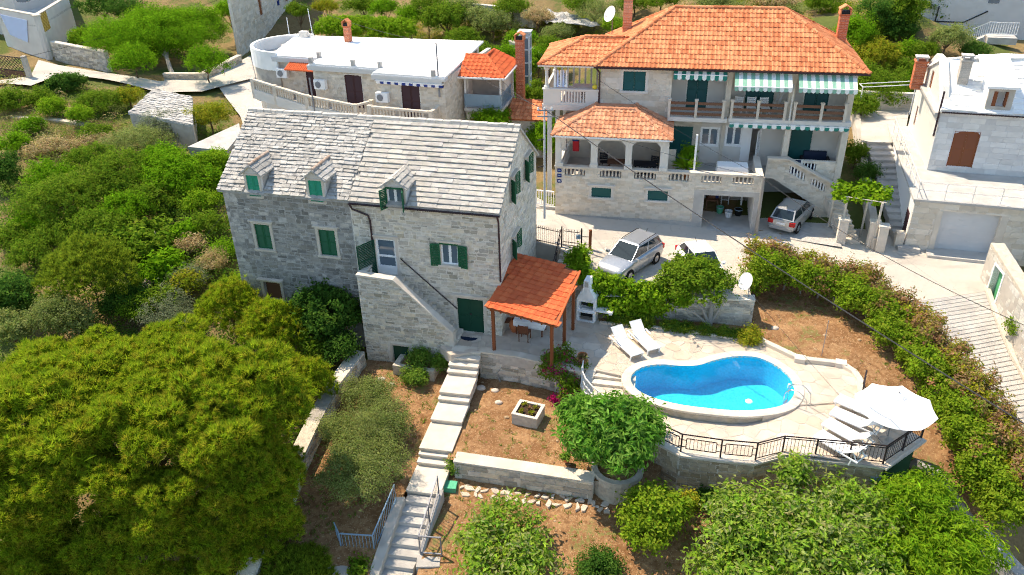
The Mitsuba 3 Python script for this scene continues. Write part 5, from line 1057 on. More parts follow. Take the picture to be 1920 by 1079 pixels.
FH = WH.sub(0, HV, 0)
w = part(wh, 'window', MB(FH).box((1.97, -.02, 3.96), (2.0, .2, 5.93)).box((3.18, -.02, 3.96), (3.21, .2, 5.93)).box((2.0, -.02, 5.9), (3.18, .2, 5.93)), 'shutter_brown', 'tall window with closed brown louvred shutters'); leaves_closed(w, FH, 2.0, 3.18, 4.0, 5.9, 'shutter_brown', .02)
gpts = Polygon([(-12.0, zt_), (-HV, zt_), (-HV, HE), (-HV - .9, HE + 1.0), (-HV - 2.6, HE + 2.0), (-HV - 4.4, HE + 1.9), (-12.0, HE)]).difference(sbox(-10.6, 4.2, -10.2, 5.4)).difference(sbox(-10.3 + 1.6, 7.0, -9.7 + 1.6, 8.0))
part(wh, 'wall', wall(WH.sideL(H0), gpts, .3), 'cream_paint')
part(wh, 'side_window', MB(WH).box((H0 + .05, 10.2, 4.2), (H0 + .1, 10.6, 5.4)), 'shutter_brown', 'narrow side window with orange brown shutter'); part(wh, 'gable_window', MB(WH).box((H0 + .05, 8.1, 7.0), (H0 + .1, 8.7, 8.0)), 'shutter_brown', 'gable window with orange brown shutter')
part(wh, 'ledge', MB(WH).box((H0 - .3, HV - .1, 6.72), (H0, 12, 6.86)), 'concrete')
def wr(pts, name='roof', mat='whitewash'):
    p = np.array([WH.w(x) for x in pts]); P, q = plane_of(p[:3]); m = MB(); n = len(p)
    dn = p - P.z * .12; f = [[0, k, k + 1] for k in range(1, n - 1)] + [[n, n + k + 1, n + k] for k in range(1, n - 1)] + [x for k in range(n) for x in ([k, (k + 1) % n, n + (k + 1) % n], [k, n + (k + 1) % n, n + k])]
    part(wh, name, m.add(np.vstack([p, dn]), f), mat); return p
E_, T_ = HE + .05, 9.15
wr([(H0 - .1, HV - .25, E_), (9.2, HV - .25, E_), (9.2, 8.0, T_ + .05), (4.2, 8.0, T_ + .05), (H0 - .1, 5.4, 7.95)])
wr([(H0 - .1, 5.4, 7.95), (4.2, 8.0, T_ + .05), (H0 - .1, 7.0, 9.02)])
wr([(H0 - .1, 7.0, 9.02), (4.2, 8.0, T_ + .05), (9.2, 8.0, T_ + .05), (9.2, 12.2, E_), (H0 - .1, 12.2, E_)])
rows_p, rq_ = plane_of([WH.w(x) for x in ((H0 - .1, HV - .25, E_), (9.2, HV - .25, E_), (9.2, 8.0, T_ + .05))])
pieces(wh, 'roof_slab', rows_p, courses(Polygon([(0.02, 0), (8.2, 0), (8.2, 4.2), (3.4, 4.2), (.02, 1.35)]).difference(sbox(1.7, -1, 3.4, 1.6)), (.3, .4), (.5, 1.1), .012, .03, rng4), 'whitewash', (.015, .035), rng4, top=90, tilt=.03, jit=.012, back=.01)
dw = MB(FH); du0, du1 = 3.05, 4.25
D = part(wh, 'dormer', wall(WH.face(HV - .02), Polygon([(du0, 7.05), (du1, 7.05), (du1, 8.3), (du0, 8.3)]).difference(sbox(3.3, 7.35, 3.95, 8.12)), .15), 'old_plaster', 'whitewashed dormer with an open dark window')
part(D, 'roof', MB(WH).hexa([[du0 - .15, HV - .2, 8.28], [du1 + .15, HV - .2, 8.28], [du1 + .15, 7.6, 9.1], [du0 - .15, 7.6, 9.1], [du0 - .15, HV - .2, 8.4], [du1 + .15, HV - .2, 8.4], [du1 + .15, 7.6, 9.2], [du0 - .15, 7.6, 9.2]]), 'whitewash'); part(D, 'cheek', MB(WH).box((du0, HV + .12, 7.0), (du0 + .08, 6.2, 8.3)).box((du1 - .08, HV + .12, 7.0), (du1, 6.2, 8.3)), 'whitewash')
part(D, 'room', MB(WH).box((3.1, HV + 1.2, 7.2), (4.2, HV + 1.25, 8.3)), 'plaster'); part(D, 'shutter', MB(WH).box((3.3, HV + .02, 7.35), (3.5, HV + .06, 8.12)).box((3.9, HV - .1, 7.35), (3.95, HV + .3, 8.12)), 'shutter_brown')
chimney('white plastered chimney on the whitewashed roof', WH, 2.05, 5.9, 7.6, 9.2, .5, 'old_plaster', 'x'); chimney('short red brick chimney behind the white gable', WH, .6, 9.8, 6.6, 8.15, .6, 'brick', 'x')
gutter(wh, WH, H0, 9, HV - .3, HE - .02, 'gutter'); part(wh, 'downpipe', MB(WH).tube([[H0 - .1, HV - .1, 8.0], [H0 - .1, HV - .1, 5.6]], .05, 8), 'gutter')
tr = thing('terrace_railing', 'thin wire railing along the edge of the white house terrace', 'railing')
for u in np.arange(.05, 8, 1.25): part(tr, 'post', MB(WH).bar([u, .05, zt_], [u, .05, zt_ + .85], .025), 'grey_plastic')
for v in np.arange(1.4, 11, 1.5): part(tr, 'post', MB(WH).bar([.05, v, zt_], [.05, v, zt_ + .85], .025), 'grey_plastic')
for z in (.45, .85): part(tr, 'rail', MB(WH).bar([.05, .05, zt_ + z], [8, .05, zt_ + z], .016).bar([.05, .05, zt_ + z], [.05, 11, zt_ + z], .03), 'grey_plastic')
# long stairs between the houses
ls = fresh('stepped_path'); labels[ls] = {'kind': 'structure'}
pA, pB = [np.array((19.97,36.7,0.9)), np.array((20.99,36.41,0.9))], [np.array((21.73,46.64,3.4)), np.array((23.19,46.54,3.4))]
NS_ = 17
for k in range(NS_):
    t0, t1 = k / NS_, (k + 1) / NS_; z = .9 + (3.4 - .9) * t1
    c = [pA[i] + (pB[i] - pA[i]) * t for i, t in ((0, t0), (1, t0), (1, t1), (0, t1))]; p = np.array([[q[0], q[1], z - .5] for q in c]); part(ls, 'step', MB().hexa(np.vstack([p, p + [0, 0, .5]]), (R.random(), R.random())), 'concrete')
v, f = sheet([(21.29,46.09), (23.07,45.96), (25.38,49.15), (27.01,52.44), (23.77,52.7)], lambda x, y: 3.42 + 0 * x, .6); struct('patio', (v, f), 'street_concrete')
ss = fresh('short_steps'); labels[ss] = {'kind': 'structure'}
for k in range(9):
    a, b = np.array((17.5,37.86,0.95)), np.array((18.29,37.44,0.95)); d = np.array([-.02, .30, 0]); p = np.array([a + d * k, b + d * k, b + d * (k + 1), a + d * (k + 1)]); z = .95 + .16 * (k + 1); p[:, 2] = z - .6; part(ss, 'step', MB().hexa(np.vstack([p, p + [0, 0, .6]]), (R.random(), R.random())), 'cut_stone')
sw = thing('stair_wall', 'sloping concrete wall between the two flights of steps', 'wall'); m = MB()
a, b = np.array((18.81,36.77,0.9)), np.array((23.19,52.2,3.2)); m.hexa(np.vstack([[a + [-.2, 0, -.5], a + [.2, 0, -.5], b + [.2, 0, -.5], b + [-.2, 0, -.5]], [a + [-.2, 0, .7], a + [.2, 0, .7], b + [.2, 0, .7], b + [-.2, 0, .7]]])); part(sw, 'core', m, 'old_plaster')
for k, (px, py, h) in enumerate(((1575,455,1.3), (1636,462,1.35), (1652,466,1.3))):
    px_, py_, _ = [(17.34,37.68,0.95), (18.74,37.16,0.95), (19.03,36.78,0.95)][k]
    gp_ = thing('gate_pier', ('leftmost', 'middle', 'rightmost')[k] + ' of three square stone gate piers at the foot of the steps', 'pier'); part(gp_, 'shaft', MB(Fr(px_, py_, 0, -15)).box((-.22, -.22, .5), (.22, .22, .95 + h), (.6, .3)), 'cut_stone'); part(gp_, 'cap', MB(Fr(px_, py_, 0, -15)).box((-.27, -.27, .95 + h), (.27, .27, 1.05 + h), (.8, .3)), 'cut_stone')
pt = thing('patio_wall', 'yellowish block wall at the back of the patio', 'wall'); PW = Fr(*(23.37,52.79), 0, -14)
pwp = Polygon([(0, 3.3), (5, 3.3), (5, 4.6), (0, 4.6)]); part(pt, 'core', wall(PW.face(0), pwp, .3), 'mortar'); pieces(pt, 'block', PW.face(0), courses(pwp.buffer(-.01), .27, (.4, .6), .02, .003, rng4), 'block', .018, rng4, top=60)
rs_ = thing('red_pot', 'pink flower in a white pot by the patio wall', 'flower pot'); q = (26.65,52.52,3.42); part(rs_, 'pot', MB().lathe([(.2, 0), (.25, .35), (.2, .35), (.01, .3)], 12, q), 'white_paint'); m = trimesh.creation.icosphere(1, .25); m.apply_translation(np.array(q) + [0, 0, .55]); part(rs_, 'flower', (m.vertices, m.faces), 'red_plastic')
fr4 = thing('drying_frame', 'white metal drying frame over the patio', 'frame'); a, b = np.array((22.91,50.94,3.42)), np.array((26.47,51.23,3.42))
zf_ = 5.4
for p in (a, b): part(fr4, 'post', MB().tube([p, [p[0], p[1], zf_]], .035, 6), 'white_paint')
part(fr4, 'bar', MB().tube([[a[0], a[1], zf_], [b[0], b[1], zf_]], .03, 6), 'white_paint'); part(fr4, 'bar', MB().tube([[a[0] + .2, a[1] + .8, zf_], [b[0], b[1] + .8, zf_]], .03, 6), 'white_paint')
for p in (a, b): part(fr4, 'bar', MB().tube([[p[0], p[1], zf_], [p[0] + .1, p[1] + .8, zf_]], .03, 6), 'white_paint')
# old wall with the green door at the right edge
ow = thing('plastered_wall', 'old whitish plastered wall with a light green door along the ramp', 'wall')
o0, o1, o2 = np.array((22.87,33.97,0.72)), np.array((22.2,30.05,-0.1)), np.array((21.47,25.02,-1.3))
for a, b in ((o0, o1), (o1, o2)):
    d = b - a; L = np.hypot(d[0], d[1]); u = np.array([d[0], d[1], 0]) / L; P = Pl([a[0], a[1], 0], u, [0, 0, 1], [u[1], -u[0], 0] if u[1] < 0 and False else [u[1] * 1.0, -u[0], 0])
    pl_ = Polygon([(0, a[2] - 1), (L, b[2] - 1), (L, b[2] + 2.2), (0, a[2] + (1.75 if a is o0 else 2.2))])
    if a is o0: pl_ = pl_.difference(sbox(1.1, .15, 2.1, 2.0)); PD = P
    part(ow, 'face', wall(P, pl_, .5), 'old_plaster'); part(ow, 'top_stones', wall(P, Polygon([(0, a[2] + (1.75 if a is o0 else 2.2)), (L, b[2] + 2.2), (L, b[2] + 2.34), (0, a[2] + (1.9 if a is o0 else 2.34))]), .6), 'limestone')
    cs = courses(pl_.buffer(-.04), (.2, .35), (.3, .7), .04, .03, rng4); pieces(ow, 'stone', P, [c for c in cs if rng4.random() < .55], 'pale_rubble', (.004, .014), rng4, top=40, ch=.02)
part(ow, 'door', MB(PD).box((1.12, .17, -.32), (2.08, 1.98, -.26)), 'light_green', 'light green wooden door'); m = MB(PD).box((1.0, .1, -.3), (1.1, 2.1, .03)).box((2.1, .1, -.3), (2.2, 2.1, .03)).box((1.1, 2.0, -.3), (2.1, 2.1, .03)); part(ow, 'door_frame', m, 'white_paint')

# ---------------------------------------------------------------- cars
def car(label, x, y, z, head, k, L, W, H, paint, nose=.95, tail=.75, belt=.62, cab=(-.93, -.62, .10, .50), suv=False, rear_plate=False):
    """cab: rear glass base, roof rear, roof front, windscreen base as parts of half the length"""
    c = thing('parked_car', label, 'car'); fr = Fr(x, y, z, head)
    class S:
        def w(s, p): return fr.w(np.asarray(p, float) * k)
    S = S(); h = L / 2; w = W / 2; zb = belt * H
    st = [(-h, .80, .36, .78 * zb), (-h + .04, .90, .26, .93 * zb), (-h + .22, .97, .22, zb), (-.45 * h, 1, .2, zb), (0, 1, .2, zb), (.42 * h, 1, .2, .99 * zb), (.55 * h, .99, .2, .95 * zb), (h - .42, .95, .22, .86 * zb), (h - .15, .86, .24, .76 * zb), (h - .02, .70, .32, .62 * zb), (h, .62, .38, .55 * zb)]
    V = []
    for sx, sw, zl, zt in st:
        a = w * sw; r = [(0, zl), (.82 * a, zl), (.97 * a, zl + .10), (a, zl + .45 * (zt - zl)), (.985 * a, zt - .10), (.90 * a, zt - .015), (.55 * a, zt + .02), (0, zt + .03)]
        V.append([[sx, yy, zz] for yy, zz in r] + [[sx, -yy, zz] for yy, zz in r[-2:0:-1]])
    n = len(V[0]); V = np.array(V); f = []
    for i in range(len(st) - 1):
        for j in range(n): q = (j + 1) % n; f += [[i*n+j, (i+1)*n+j, (i+1)*n+q], [i*n+j, (i+1)*n+q, i*n+q]]
    for i in (0, len(st) - 1): f += [[i*n, i*n+j, i*n+j+1] for j in range(1, n - 1)]
    m = MB(S).add(V.reshape(-1, 3), f); part(c, 'body', tuple(m.arrays()), paint, smooth=42)
    b0, r0, r1, b1 = [q * h for q in cab]; wb, wr = w * .90, w * .70; zt = H
    base = np.array([[b0, -wb * .93, zb], [b1, -wb * .93, zb * .98], [b1, wb * .93, zb * .98], [b0, wb * .93, zb]]); top = np.array([[r0, -wr, zt - .05], [r1, -wr, zt - .04], [r1, wr, zt - .04], [r0, wr, zt - .05]])
    crown = np.array([[r0 + .12, -wr * .8, zt], [r1 - .12, -wr * .8, zt], [r1 - .12, wr * .8, zt], [r0 + .12, wr * .8, zt]])
    v = np.vstack([base, top, crown]); f = []
    for i in range(4):
        j = (i + 1) % 4; f += [[i, j, 4 + j], [i, 4 + j, 4 + i], [4 + i, 4 + j, 8 + j], [4 + i, 8 + j, 8 + i]]
    f += [[8, 9, 10], [8, 10, 11]]
    part(c, 'cabin', MB(S).add(v, f), paint, smooth=False)
    def glass(name, a, b, cc, d, ins=(.08, .06), out=.012):
        a, b, cc, d = map(np.array, (a, b, cc, d)); nrm = np.cross(b - a, d - a); nrm = nrm / np.linalg.norm(nrm)
        P = lambda s, t: a * (1 - s) * (1 - t) + b * s * (1 - t) + cc * s * t + d * (1 - s) * t + nrm * out
        s0, t0 = ins; q = np.array([P(s0, t0), P(1 - s0, t0), P(1 - s0, 1 - t0), P(s0, 1 - t0)]); q0 = q - nrm * (out + .01)
        part(c, name, MB(S).hexa(np.vstack([q0, q])), 'car_glass')
    glass('windscreen', base[2], base[1], top[1], top[2], (.025, .03)); glass('rear_window', base[0], base[3], top[3], top[0], (.06, .10))
    for s, (i, j) in enumerate(((0, 1), (3, 2))):
        mid = .50
        bm, tm = base[i] * (1 - mid) + base[j] * mid, top[i] * (1 - mid) + top[j] * mid
        for A in ((base[i], bm, tm, top[i]), (bm, base[j], top[j], tm)):
            glass('side_window', *(A if s == 0 else (A[1], A[0], A[3], A[2])), ins=(.05, .10))
    for sx in (-.62 * h, .60 * h):
        for sy in (-1, 1):
            P = Pl([0, 0, 0], [1, 0, 0], [0, 0, 1], [0, sy, 0])
            class Q:
                def __init__(s, off): s.off = off
                def w(s, p): q = np.asarray(p, float); return S.w(np.c_[q[:, 0] + sx, sy * (w * .93 + q[:, 2] + s.off), q[:, 1] + .32])
            wl = part(c, 'wheel', MB(Q(0)).lathe([(.20, .075), (.29, .09), (.325, .06), (.325, -.12), (.1, -.12)], 20), 'tyre')
            part(wl, 'rim', MB(Q(0)).lathe([(.20, .07), (.17, .06), (.06, .07), (.0, .075)], 14), 'rim'); part(c, 'wheel_arch', MB(Q(0)).lathe([(.38, .028), (.38, .062), (.325, .062), (.325, .0)], 20), 'dark')
    for sy in (-1, 1):
        part(c, 'headlight', MB(S).hexa([[h - .40, sy * w * .62, zb * .66], [h - .10, sy * w * .52, zb * .62], [h - .22, sy * w * .86, zb * .62], [h - .48, sy * w * .93, zb * .68], [h - .42, sy * w * .60, zb * .86], [h - .12, sy * w * .50, zb * .76], [h - .24, sy * w * .85, zb * .76], [h - .50, sy * w * .92, zb * .86]]), 'lamp_clear')
        part(c, 'tail_light', MB(S).box((-h - .012, sy * w * .58, zb * .66), (-h + .16, sy * w * .955, zb * .93)), 'tail_red'); 
        part(c, 'mirror', MB(S).box((b1 - .30, sy * w * .94, zb + .0), (b1 - .14, sy * w * 1.14, zb + .13)), paint)
        part(c, 'door_handle', MB(S).box((-.1 * h, sy * w * .985, zb * .80), (-.1 * h + .18, sy * w * 1.01, zb * .83)), 'grey_plastic')
        if suv: part(c, 'roof_rail', MB(S).tube([[r0 + .1, sy * wr * .92, zt], [r0 + .2, sy * wr * .92, zt + .05], [r1 - .25, sy * wr * .92, zt + .05], [r1 - .1, sy * wr * .92, zt]], .02, 6), 'black_iron')
    part(c, 'bumper', MB(S).box((-h - .05, -w * .80, .30), (-h + .1, w * .80, .46)), paint if not suv else 'dark')
    part(c, 'number_plate', MB(S).box((-h - .03, -.24, zb * .68), (-h + .02, .24, zb * .68 + .11)), 'white_paint'); part(c, 'grille', MB(S).box((h - .10, -.45, zb * .40), (h + .012, .45, zb * .52)), 'dark')
    part(c, 'aerial', MB(S).tube([[r0 + .25, 0, zt], [r0 + .05, 0, zt + .18]], .012, 5), 'dark')
    return c
car('silver sport utility car with roof rails parked behind the ivy wall', 5.84, 34.89, 1.26, -131.9, .87, 4.4, 1.84, 1.66, 'silver_paint', cab=(-.97, -.80, .08, .47), suv=True)
car('small white car half hidden behind the leafy tree on the ivy wall', 9.20, 34.22, 1.23, -80.3, .89, 3.85, 1.66, 1.44, 'white_car_paint', cab=(-.90, -.60, .12, .56))
car('silver beige hatchback seen from behind under the outer stairs', 15.55, 40.15, 1.02, 52.4, .92, 3.95, 1.65, 1.46, 'silver_beige_paint', cab=(-.97, -.74, .12, .55))
# ---------------------------------------------------------------- loungers
def lounger(label, foot, head, back=42, arm=True):
    foot, head = np.array(foot, float), np.array(head, float); d = head - foot; c = thing('sun_lounger', label, 'sun lounger'); fr = Fr(foot[0], foot[1], foot[2], math.degrees(math.atan2(d[1], d[0])))
    L0, W = 1.22, .60; b = math.radians(back); Lb = .72
    sl = [(x, .33 - .02 * math.sin(x / L0 * math.pi)) for x in np.linspace(0, L0, 6)]; bk = [(L0 + t * math.cos(b), .33 + t * math.sin(b)) for t in np.linspace(0, Lb, 4)]
    def strip(pts, w, t):
        m = MB(fr); p = np.array(pts)
        for (x0, z0), (x1, z1) in zip(p[:-1], p[1:]): m.hexa([[x0, -w/2, z0 - t], [x1, -w/2, z1 - t], [x1, w/2, z1 - t], [x0, w/2, z0 - t], [x0, -w/2, z0], [x1, -w/2, z1], [x1, w/2, z1], [x0, w/2, z0]])
        return m
    part(c, 'seat', strip(sl, W, .025), 'canvas'); part(c, 'backrest', strip(bk, W, .025), 'canvas')
    for s in (-1, 1):
        part(c, 'side_rail', MB(fr).bar([0, s * W / 2, .29], [1.85, s * W / 2, .29], .045, .05), 'white_paint')
        for x in (.12, 1.55): part(c, 'leg', MB(fr).bar([x, s * W / 2, 0], [x + (.06 if x > 1 else -.04), s * W / 2, .29], .045), 'white_paint')
        part(c, 'back_strut', MB(fr).bar([L0 + .55, s * W * .4, .28], [L0 + .45 * math.cos(b), s * W * .4, .31 + .45 * math.sin(b)], .025), 'white_paint')
        if arm: part(c, 'armrest', MB(fr).bar([.95, s * (W / 2 + .03), .47], [1.35, s * (W / 2 + .03), .50], .05, .03), 'white_paint')
    for x in (.06, 1.8): part(c, 'cross_bar', MB(fr).bar([x, -W / 2, .27], [x, W / 2, .27], .04), 'white_paint')
lounger('white sun lounger nearer the pergola of the two left of the pool', (5.38,28.67,0), (4.58,30.36,0))
lounger('white sun lounger nearer the planting bed of the two left of the pool', (6.18,29.05,0), (5.47,30.81,0))
for lab, f, h in (('uppermost of the four white sun loungers, its head under the parasol', (1567,757), (1622,781)), ('second white sun lounger from the top in the row of four', (1558,781), (1615,806)), ('third white sun lounger from the top in the row of four', (1546,801), (1603,833)), ('lowest white sun lounger of the row of four, beside the railing', (1531,824), (1594,864))):
    d0 = (12.83,25.41,-0.05)
    P0 = {1567: ((12.83,25.41,-0.05), (13.67,24.57,-0.05)), 1558: ((12.35,24.62,-0.05), (13.22,23.78,-0.05)), 1546: ((11.88,23.99,-0.05), (12.66,22.97,-0.05)), 1531: ((11.33,23.29,-0.05), (12.16,22.14,-0.05))}[f[0]]
    lounger(lab, *P0, back=38, arm=False)
# parasol
um = thing('parasol', 'big white octagonal parasol beside the row of four loungers', 'parasol'); ux, uy, uz = (13.85,23.05,-0.05); uh = 2.14
UF = Fr(ux, uy, 0, 12); RR, n8 = 1.42, 8; ze = uh - .50; m = MB(UF)
for k in range(n8):
    a0, a1 = 2 * math.pi * k / 8, 2 * math.pi * (k + 1) / 8; g = 6; vs = []
    for i in range(g + 1):
        t = i / g; r = .08 + (RR - .08) * t; z = uh - (uh - ze) * t ** 1.15
        for jj in range(5): s = jj / 4; p = np.array([math.cos(a0), math.sin(a0)]) * (1 - s) + np.array([math.cos(a1), math.sin(a1)]) * s; sag = .07 * t * math.sin(math.pi * s); vs.append([*(p * r), z - sag])
    f = [x for i in range(g) for jj in range(4) for x in ([i*5+jj, i*5+jj+1, (i+1)*5+jj+1], [i*5+jj, (i+1)*5+jj+1, (i+1)*5+jj])]
    part(um, 'panel', MB(UF).add(vs, f), 'canvas', smooth=False)
    part(um, 'rib', MB(UF).bar([.05 * math.cos(a0), .05 * math.sin(a0), uh - .04], [RR * math.cos(a0), RR * math.sin(a0), ze - .02], .02), 'grey_iron')
part(um, 'vent', MB(UF).lathe([(.30, uh - .06), (.20, uh + .03), (.02, uh + .09)], 8), 'canvas'); part(um, 'pole', MB(UF).tube([[0, 0, uz], [0, 0, uh]], .024, 8), 'grey_iron')
part(um, 'base', MB(UF).lathe([(.28, uz), (.28, uz + .07), (.06, uz + .10), (.03, uz + .3)], 14), 'concrete'); part(um, 'finial', MB(UF).lathe([(.03, uh + .08), (.03, uh + .14), (.0, uh + .15)], 8), 'grey_iron')
# ---------------------------------------------------------------- barbecue
bq = thing('barbecue', 'white masonry barbecue with chimney hood and side shelf by the ivy wall', 'barbecue'); BF = Fr(*(3.52,32.2,0)[:2], 0, -20); bh = 2.19
def outline(p): return np.array(p)
fr_pts = Polygon([(-.42, .0), (.42, .0), (.45, .1), (.45, 1.22), (.16, 1.72), (.13, bh), (-.13, bh), (-.16, 1.72), (-.45, 1.22), (-.45, .1)])
fro = fr_pts.difference(Polygon([(-.34, .12), (-.26, .06), (.26, .06), (.34, .12), (.34, .50), (-.34, .50)])).difference(Polygon([(-.34, .66), (.34, .66), (.34, 1.12), (.24, 1.22), (-.24, 1.22), (-.34, 1.12)]))
part(bq, 'front', wall(BF.face(-.30), fro, .12), 'white_paint'); part(bq, 'hood', wall(BF.face(-.181), Polygon([(-.45, 1.0), (.45, 1.0), (.45, 1.22), (.16, 1.72), (.13, bh), (-.13, bh), (-.16, 1.72), (-.45, 1.22)]), .46), 'white_paint')
part(bq, 'side', MB(BF).box((-.45, -.18, 0), (-.36, .28, 1.0)).box((.36, -.18, 0), (.45, .28, 1.0)), 'white_paint'); part(bq, 'back', MB(BF).box((-.36, .2, 0), (.36, .28, 1.0)), 'firebox_shade'); part(bq, 'grill_shelf', MB(BF).box((-.42, -.36, .52), (.42, .2, .60)), 'white_paint')  # firebox back coloured as dark as the shade in it
part(bq, 'side_shelf', MB(BF).box((.46, -.34, .66), (1.25, .2, .74)).box((1.1, -.34, .60), (1.25, .2, .659)), 'white_paint'); part(bq, 'flue', MB(BF).box((-.08, -.313, bh - .32), (.08, -.301, bh - .06)), 'old_plaster')
# table and chairs under the pergola
tb = thing('dining_table', 'table with white cloth under the red pergola', 'table'); TF = Fr(*(0.84,31.2,0)[:2], 0, -17)
part(tb, 'cloth', MB(TF).box((-.72, -.42, .73), (.72, .42, .75)).hexa([[-.72, -.42, .45], [-.4, -.46, .5], [.4, -.46, .55], [.72, -.42, .40], [-.72, -.42, .75], [-.4, -.42, .75], [.4, -.42, .75], [.72, -.42, .75]]).box((-.74, -.42, .5), (-.72, .42, .75)).box((.72, -.42, .48), (.74, .42, .75)), 'white_cloth')
for sx in (-.6, .6):
    for sy in (-.34, .34): part(tb, 'leg', MB(TF).box((sx - .03, sy - .03, 0), (sx + .03, sy + .03, .73)), 'brown_wood')
def chair(label, fr, mat='brown_wood'):
    c = thing('garden_chair', label, 'chair')
    part(c, 'seat', MB(fr).box((-.23, -.23, .43), (.23, .23, .47)), mat)
    for k in range(4): part(c, 'back_slat', MB(fr).box((-.20, -.25 - k * .012, .52 + k * .1), (.20, -.23 - k * .012, .60 + k * .1)), mat)
    for sx in (-.21, .21):
        part(c, 'leg', MB(fr).bar([sx, .21, 0], [sx, .21, .43], .04), mat); part(c, 'leg', MB(fr).bar([sx, -.21, 0], [sx, -.28, .92], .04), mat)
chair('brown folding chair in front of the white clothed table', TF.sub(-.1, -.75, 0)); chair('brown chair at the left end of the white clothed table', TF.sub(-1.05, 0, 0, -80)); chair('brown chair behind the white clothed table', TF.sub(.2, .8, 0, 180))
mt = one('door_mat', MB(Fr(*MH.w([-1.45, -.42, 0]), -15)).prism([(.40 * math.cos(a), -.28 * math.sin(a)) for a in np.linspace(0, math.pi, 14)], .003, .018), 'dark_blue', 'dark half round mat before the green double door', 'door mat')
pt_ = thing('terracotta_jar', 'reddish clay jar in the shade under the pergola', 'jar'); part(pt_, 'body', MB(Fr(*MH.w([.45, .55, 0]))).lathe([(.14, 0), (.24, .25), (.22, .5), (.13, .62), (.16, .68)], 14), 'orange_clay')
# ---------------------------------------------------------------- gate, fence and steps to the street
fn = thing('iron_fence', 'dark iron fence with spear tips on the wall behind the stone house', 'fence'); gA, gB, gC = MH.w([.02, 7.05, 1.45]), np.array((2.62,37.06,1.4)), np.array((3.61,36.76,1.4))
def spear_run(root, a, b, h, n, mat='black_iron'):
    for z in (.1, h - .12): part(root, 'rail', MB().bar(a + [0, 0, z], b + [0, 0, z], .03), mat)
    for t in np.linspace(0, 1, n): p = a + (b - a) * t; part(root, 'bar', MB().bar(p, p + [0, 0, h - .06], .016).add([p + [-.02, 0, h - .06], p + [.02, 0, h - .06], p + [0, .02, h - .06], p + [0, -.02, h - .06], p + [0, 0, h + .05]], [[0, 2, 4], [2, 1, 4], [1, 3, 4], [3, 0, 4]]), mat)
spear_run(fn, gA, gB + [-.12, .03, 0], .95, 12)
fw = thing('fence_wall', 'low concrete wall carrying the iron fence behind the stone house', 'wall'); a, b = gA, gB; part(fw, 'core', MB().bar(a - [0, 0, .75], b - [.1, 0, .75], .2, 1.5), 'old_plaster')
gt = thing('iron_gate', 'dark iron garden gate with spear tips at the head of the short steps', 'gate')
for p in (gB, gC): part(gt, 'post', MB().bar(p - [0, 0, .3], p + [0, 0, 1.15], .07), 'black_iron')
spear_run(gt, gB + [.08, 0, .03], gC + [-.08, 0, .03], 1.0, 7); part(gt, 'rail', MB().bar(gB + [.08, 0, .3], gC + [-.08, 0, .3], .03), 'black_iron'); part(gt, 'letter_box', MB().bar(gC + [-.28, -.06, .72], gC + [-.06, -.06, .72], .1, .22), 'blue_iron')
gp2 = thing('gate_post', 'reddish brown square post right of the iron gate', 'post'); p = np.array((4.06,36.78,1.35)); part(gp2, 'post', MB().bar(p, p + [0, 0, 1.1], .14), 'post_wood'); part(gp2, 'rail', MB().bar(gC + [.05, 0, .7], p + [0, 0, .7], .03).bar(gC + [.05, 0, .25], p + [0, 0, .25], .03), 'black_iron')
sg = thing('gate_steps', 'short shaded steps from the terrace up to the iron gate', 'steps'); d = (gC - gB) / np.linalg.norm(gC - gB); dn = np.array([d[1], -d[0], 0]) * -1; dn = -dn if dn[1] > 0 else dn
for k in range(7):
    z = 1.4 - .2 * (k + 1) + .2; p = np.array([gB + dn * (.3 * k + .3), gC + dn * (.3 * k + .3), gC + dn * .3 * k, gB + dn * .3 * k]); p[:, 2] = z - .5 if z > .5 else 0; q = p.copy(); q[:, 2] = z; part(sg, 'step', MB().hexa(np.vstack([p, q]), (R.random(), R.random())), 'cut_stone')
hr = thing('step_handrail', 'black sloping handrail beside the steps below the gate', 'handrail'); p0, p1 = gB + [-.05, 0, .98], gB + dn * 2.0 + [-.05, 0, -.35]; part(hr, 'rail', MB().bar(p0, p1, .05), 'black_iron'); part(hr, 'rail', MB().bar(p0 - [0, 0, .35], p1 - [0, 0, .35], .03), 'black_iron')
for t in (.5, 1): p = p0 + (p1 - p0) * t; part(hr, 'post', MB().bar(p, [p[0], p[1], max(0, 1.4 - 1.4 * t)], .04), 'black_iron')
wg = thing('white_gate', 'small white slatted gate between the old house and the red roofed house', 'gate'); a, b = np.array((1.52,42.18,1.5)), np.array((2.48,41.89,1.5))
for z in (.12, .95): part(wg, 'rail', MB().bar(a + [0, 0, z], b + [0, 0, z], .06), 'white_paint')
for t in np.linspace(0, 1, 8): p = a + (b - a) * t; part(wg, 'bar', MB().bar(p + [0, 0, .1], p + [0, 0, .98], .05), 'white_paint')
part(wg, 'sill', MB().bar(a - [.3, 0, .25], b + [.1, 0, -.25], .3, .5), 'concrete')
# wall under the ivy
iw = thing('street_wall', 'stone retaining wall between street and pool garden, half hidden by ivy', 'wall')
stone_wall_run(iw, [(*(2.62,34.15), 1.25), (*(4.67,32.53), 1.25), (*(7.97,31.81), 1.3), (*(11.01,31.2), 1.42)], lambda x, y: -.2, .4, R, 'limestone', (.13, .22), (.25, .6), .08, 70)
w0 = np.array((11.01,31.2,0)); part(iw, 'end', MB().prism([tuple(w0[:2] + [-.05, .4]), tuple(w0[:2] + [0, .4]), tuple(w0[:2] + [.35, 2.6]), tuple(w0[:2] + [-.05, 2.6])], -.2, 1.2), 'limestone')
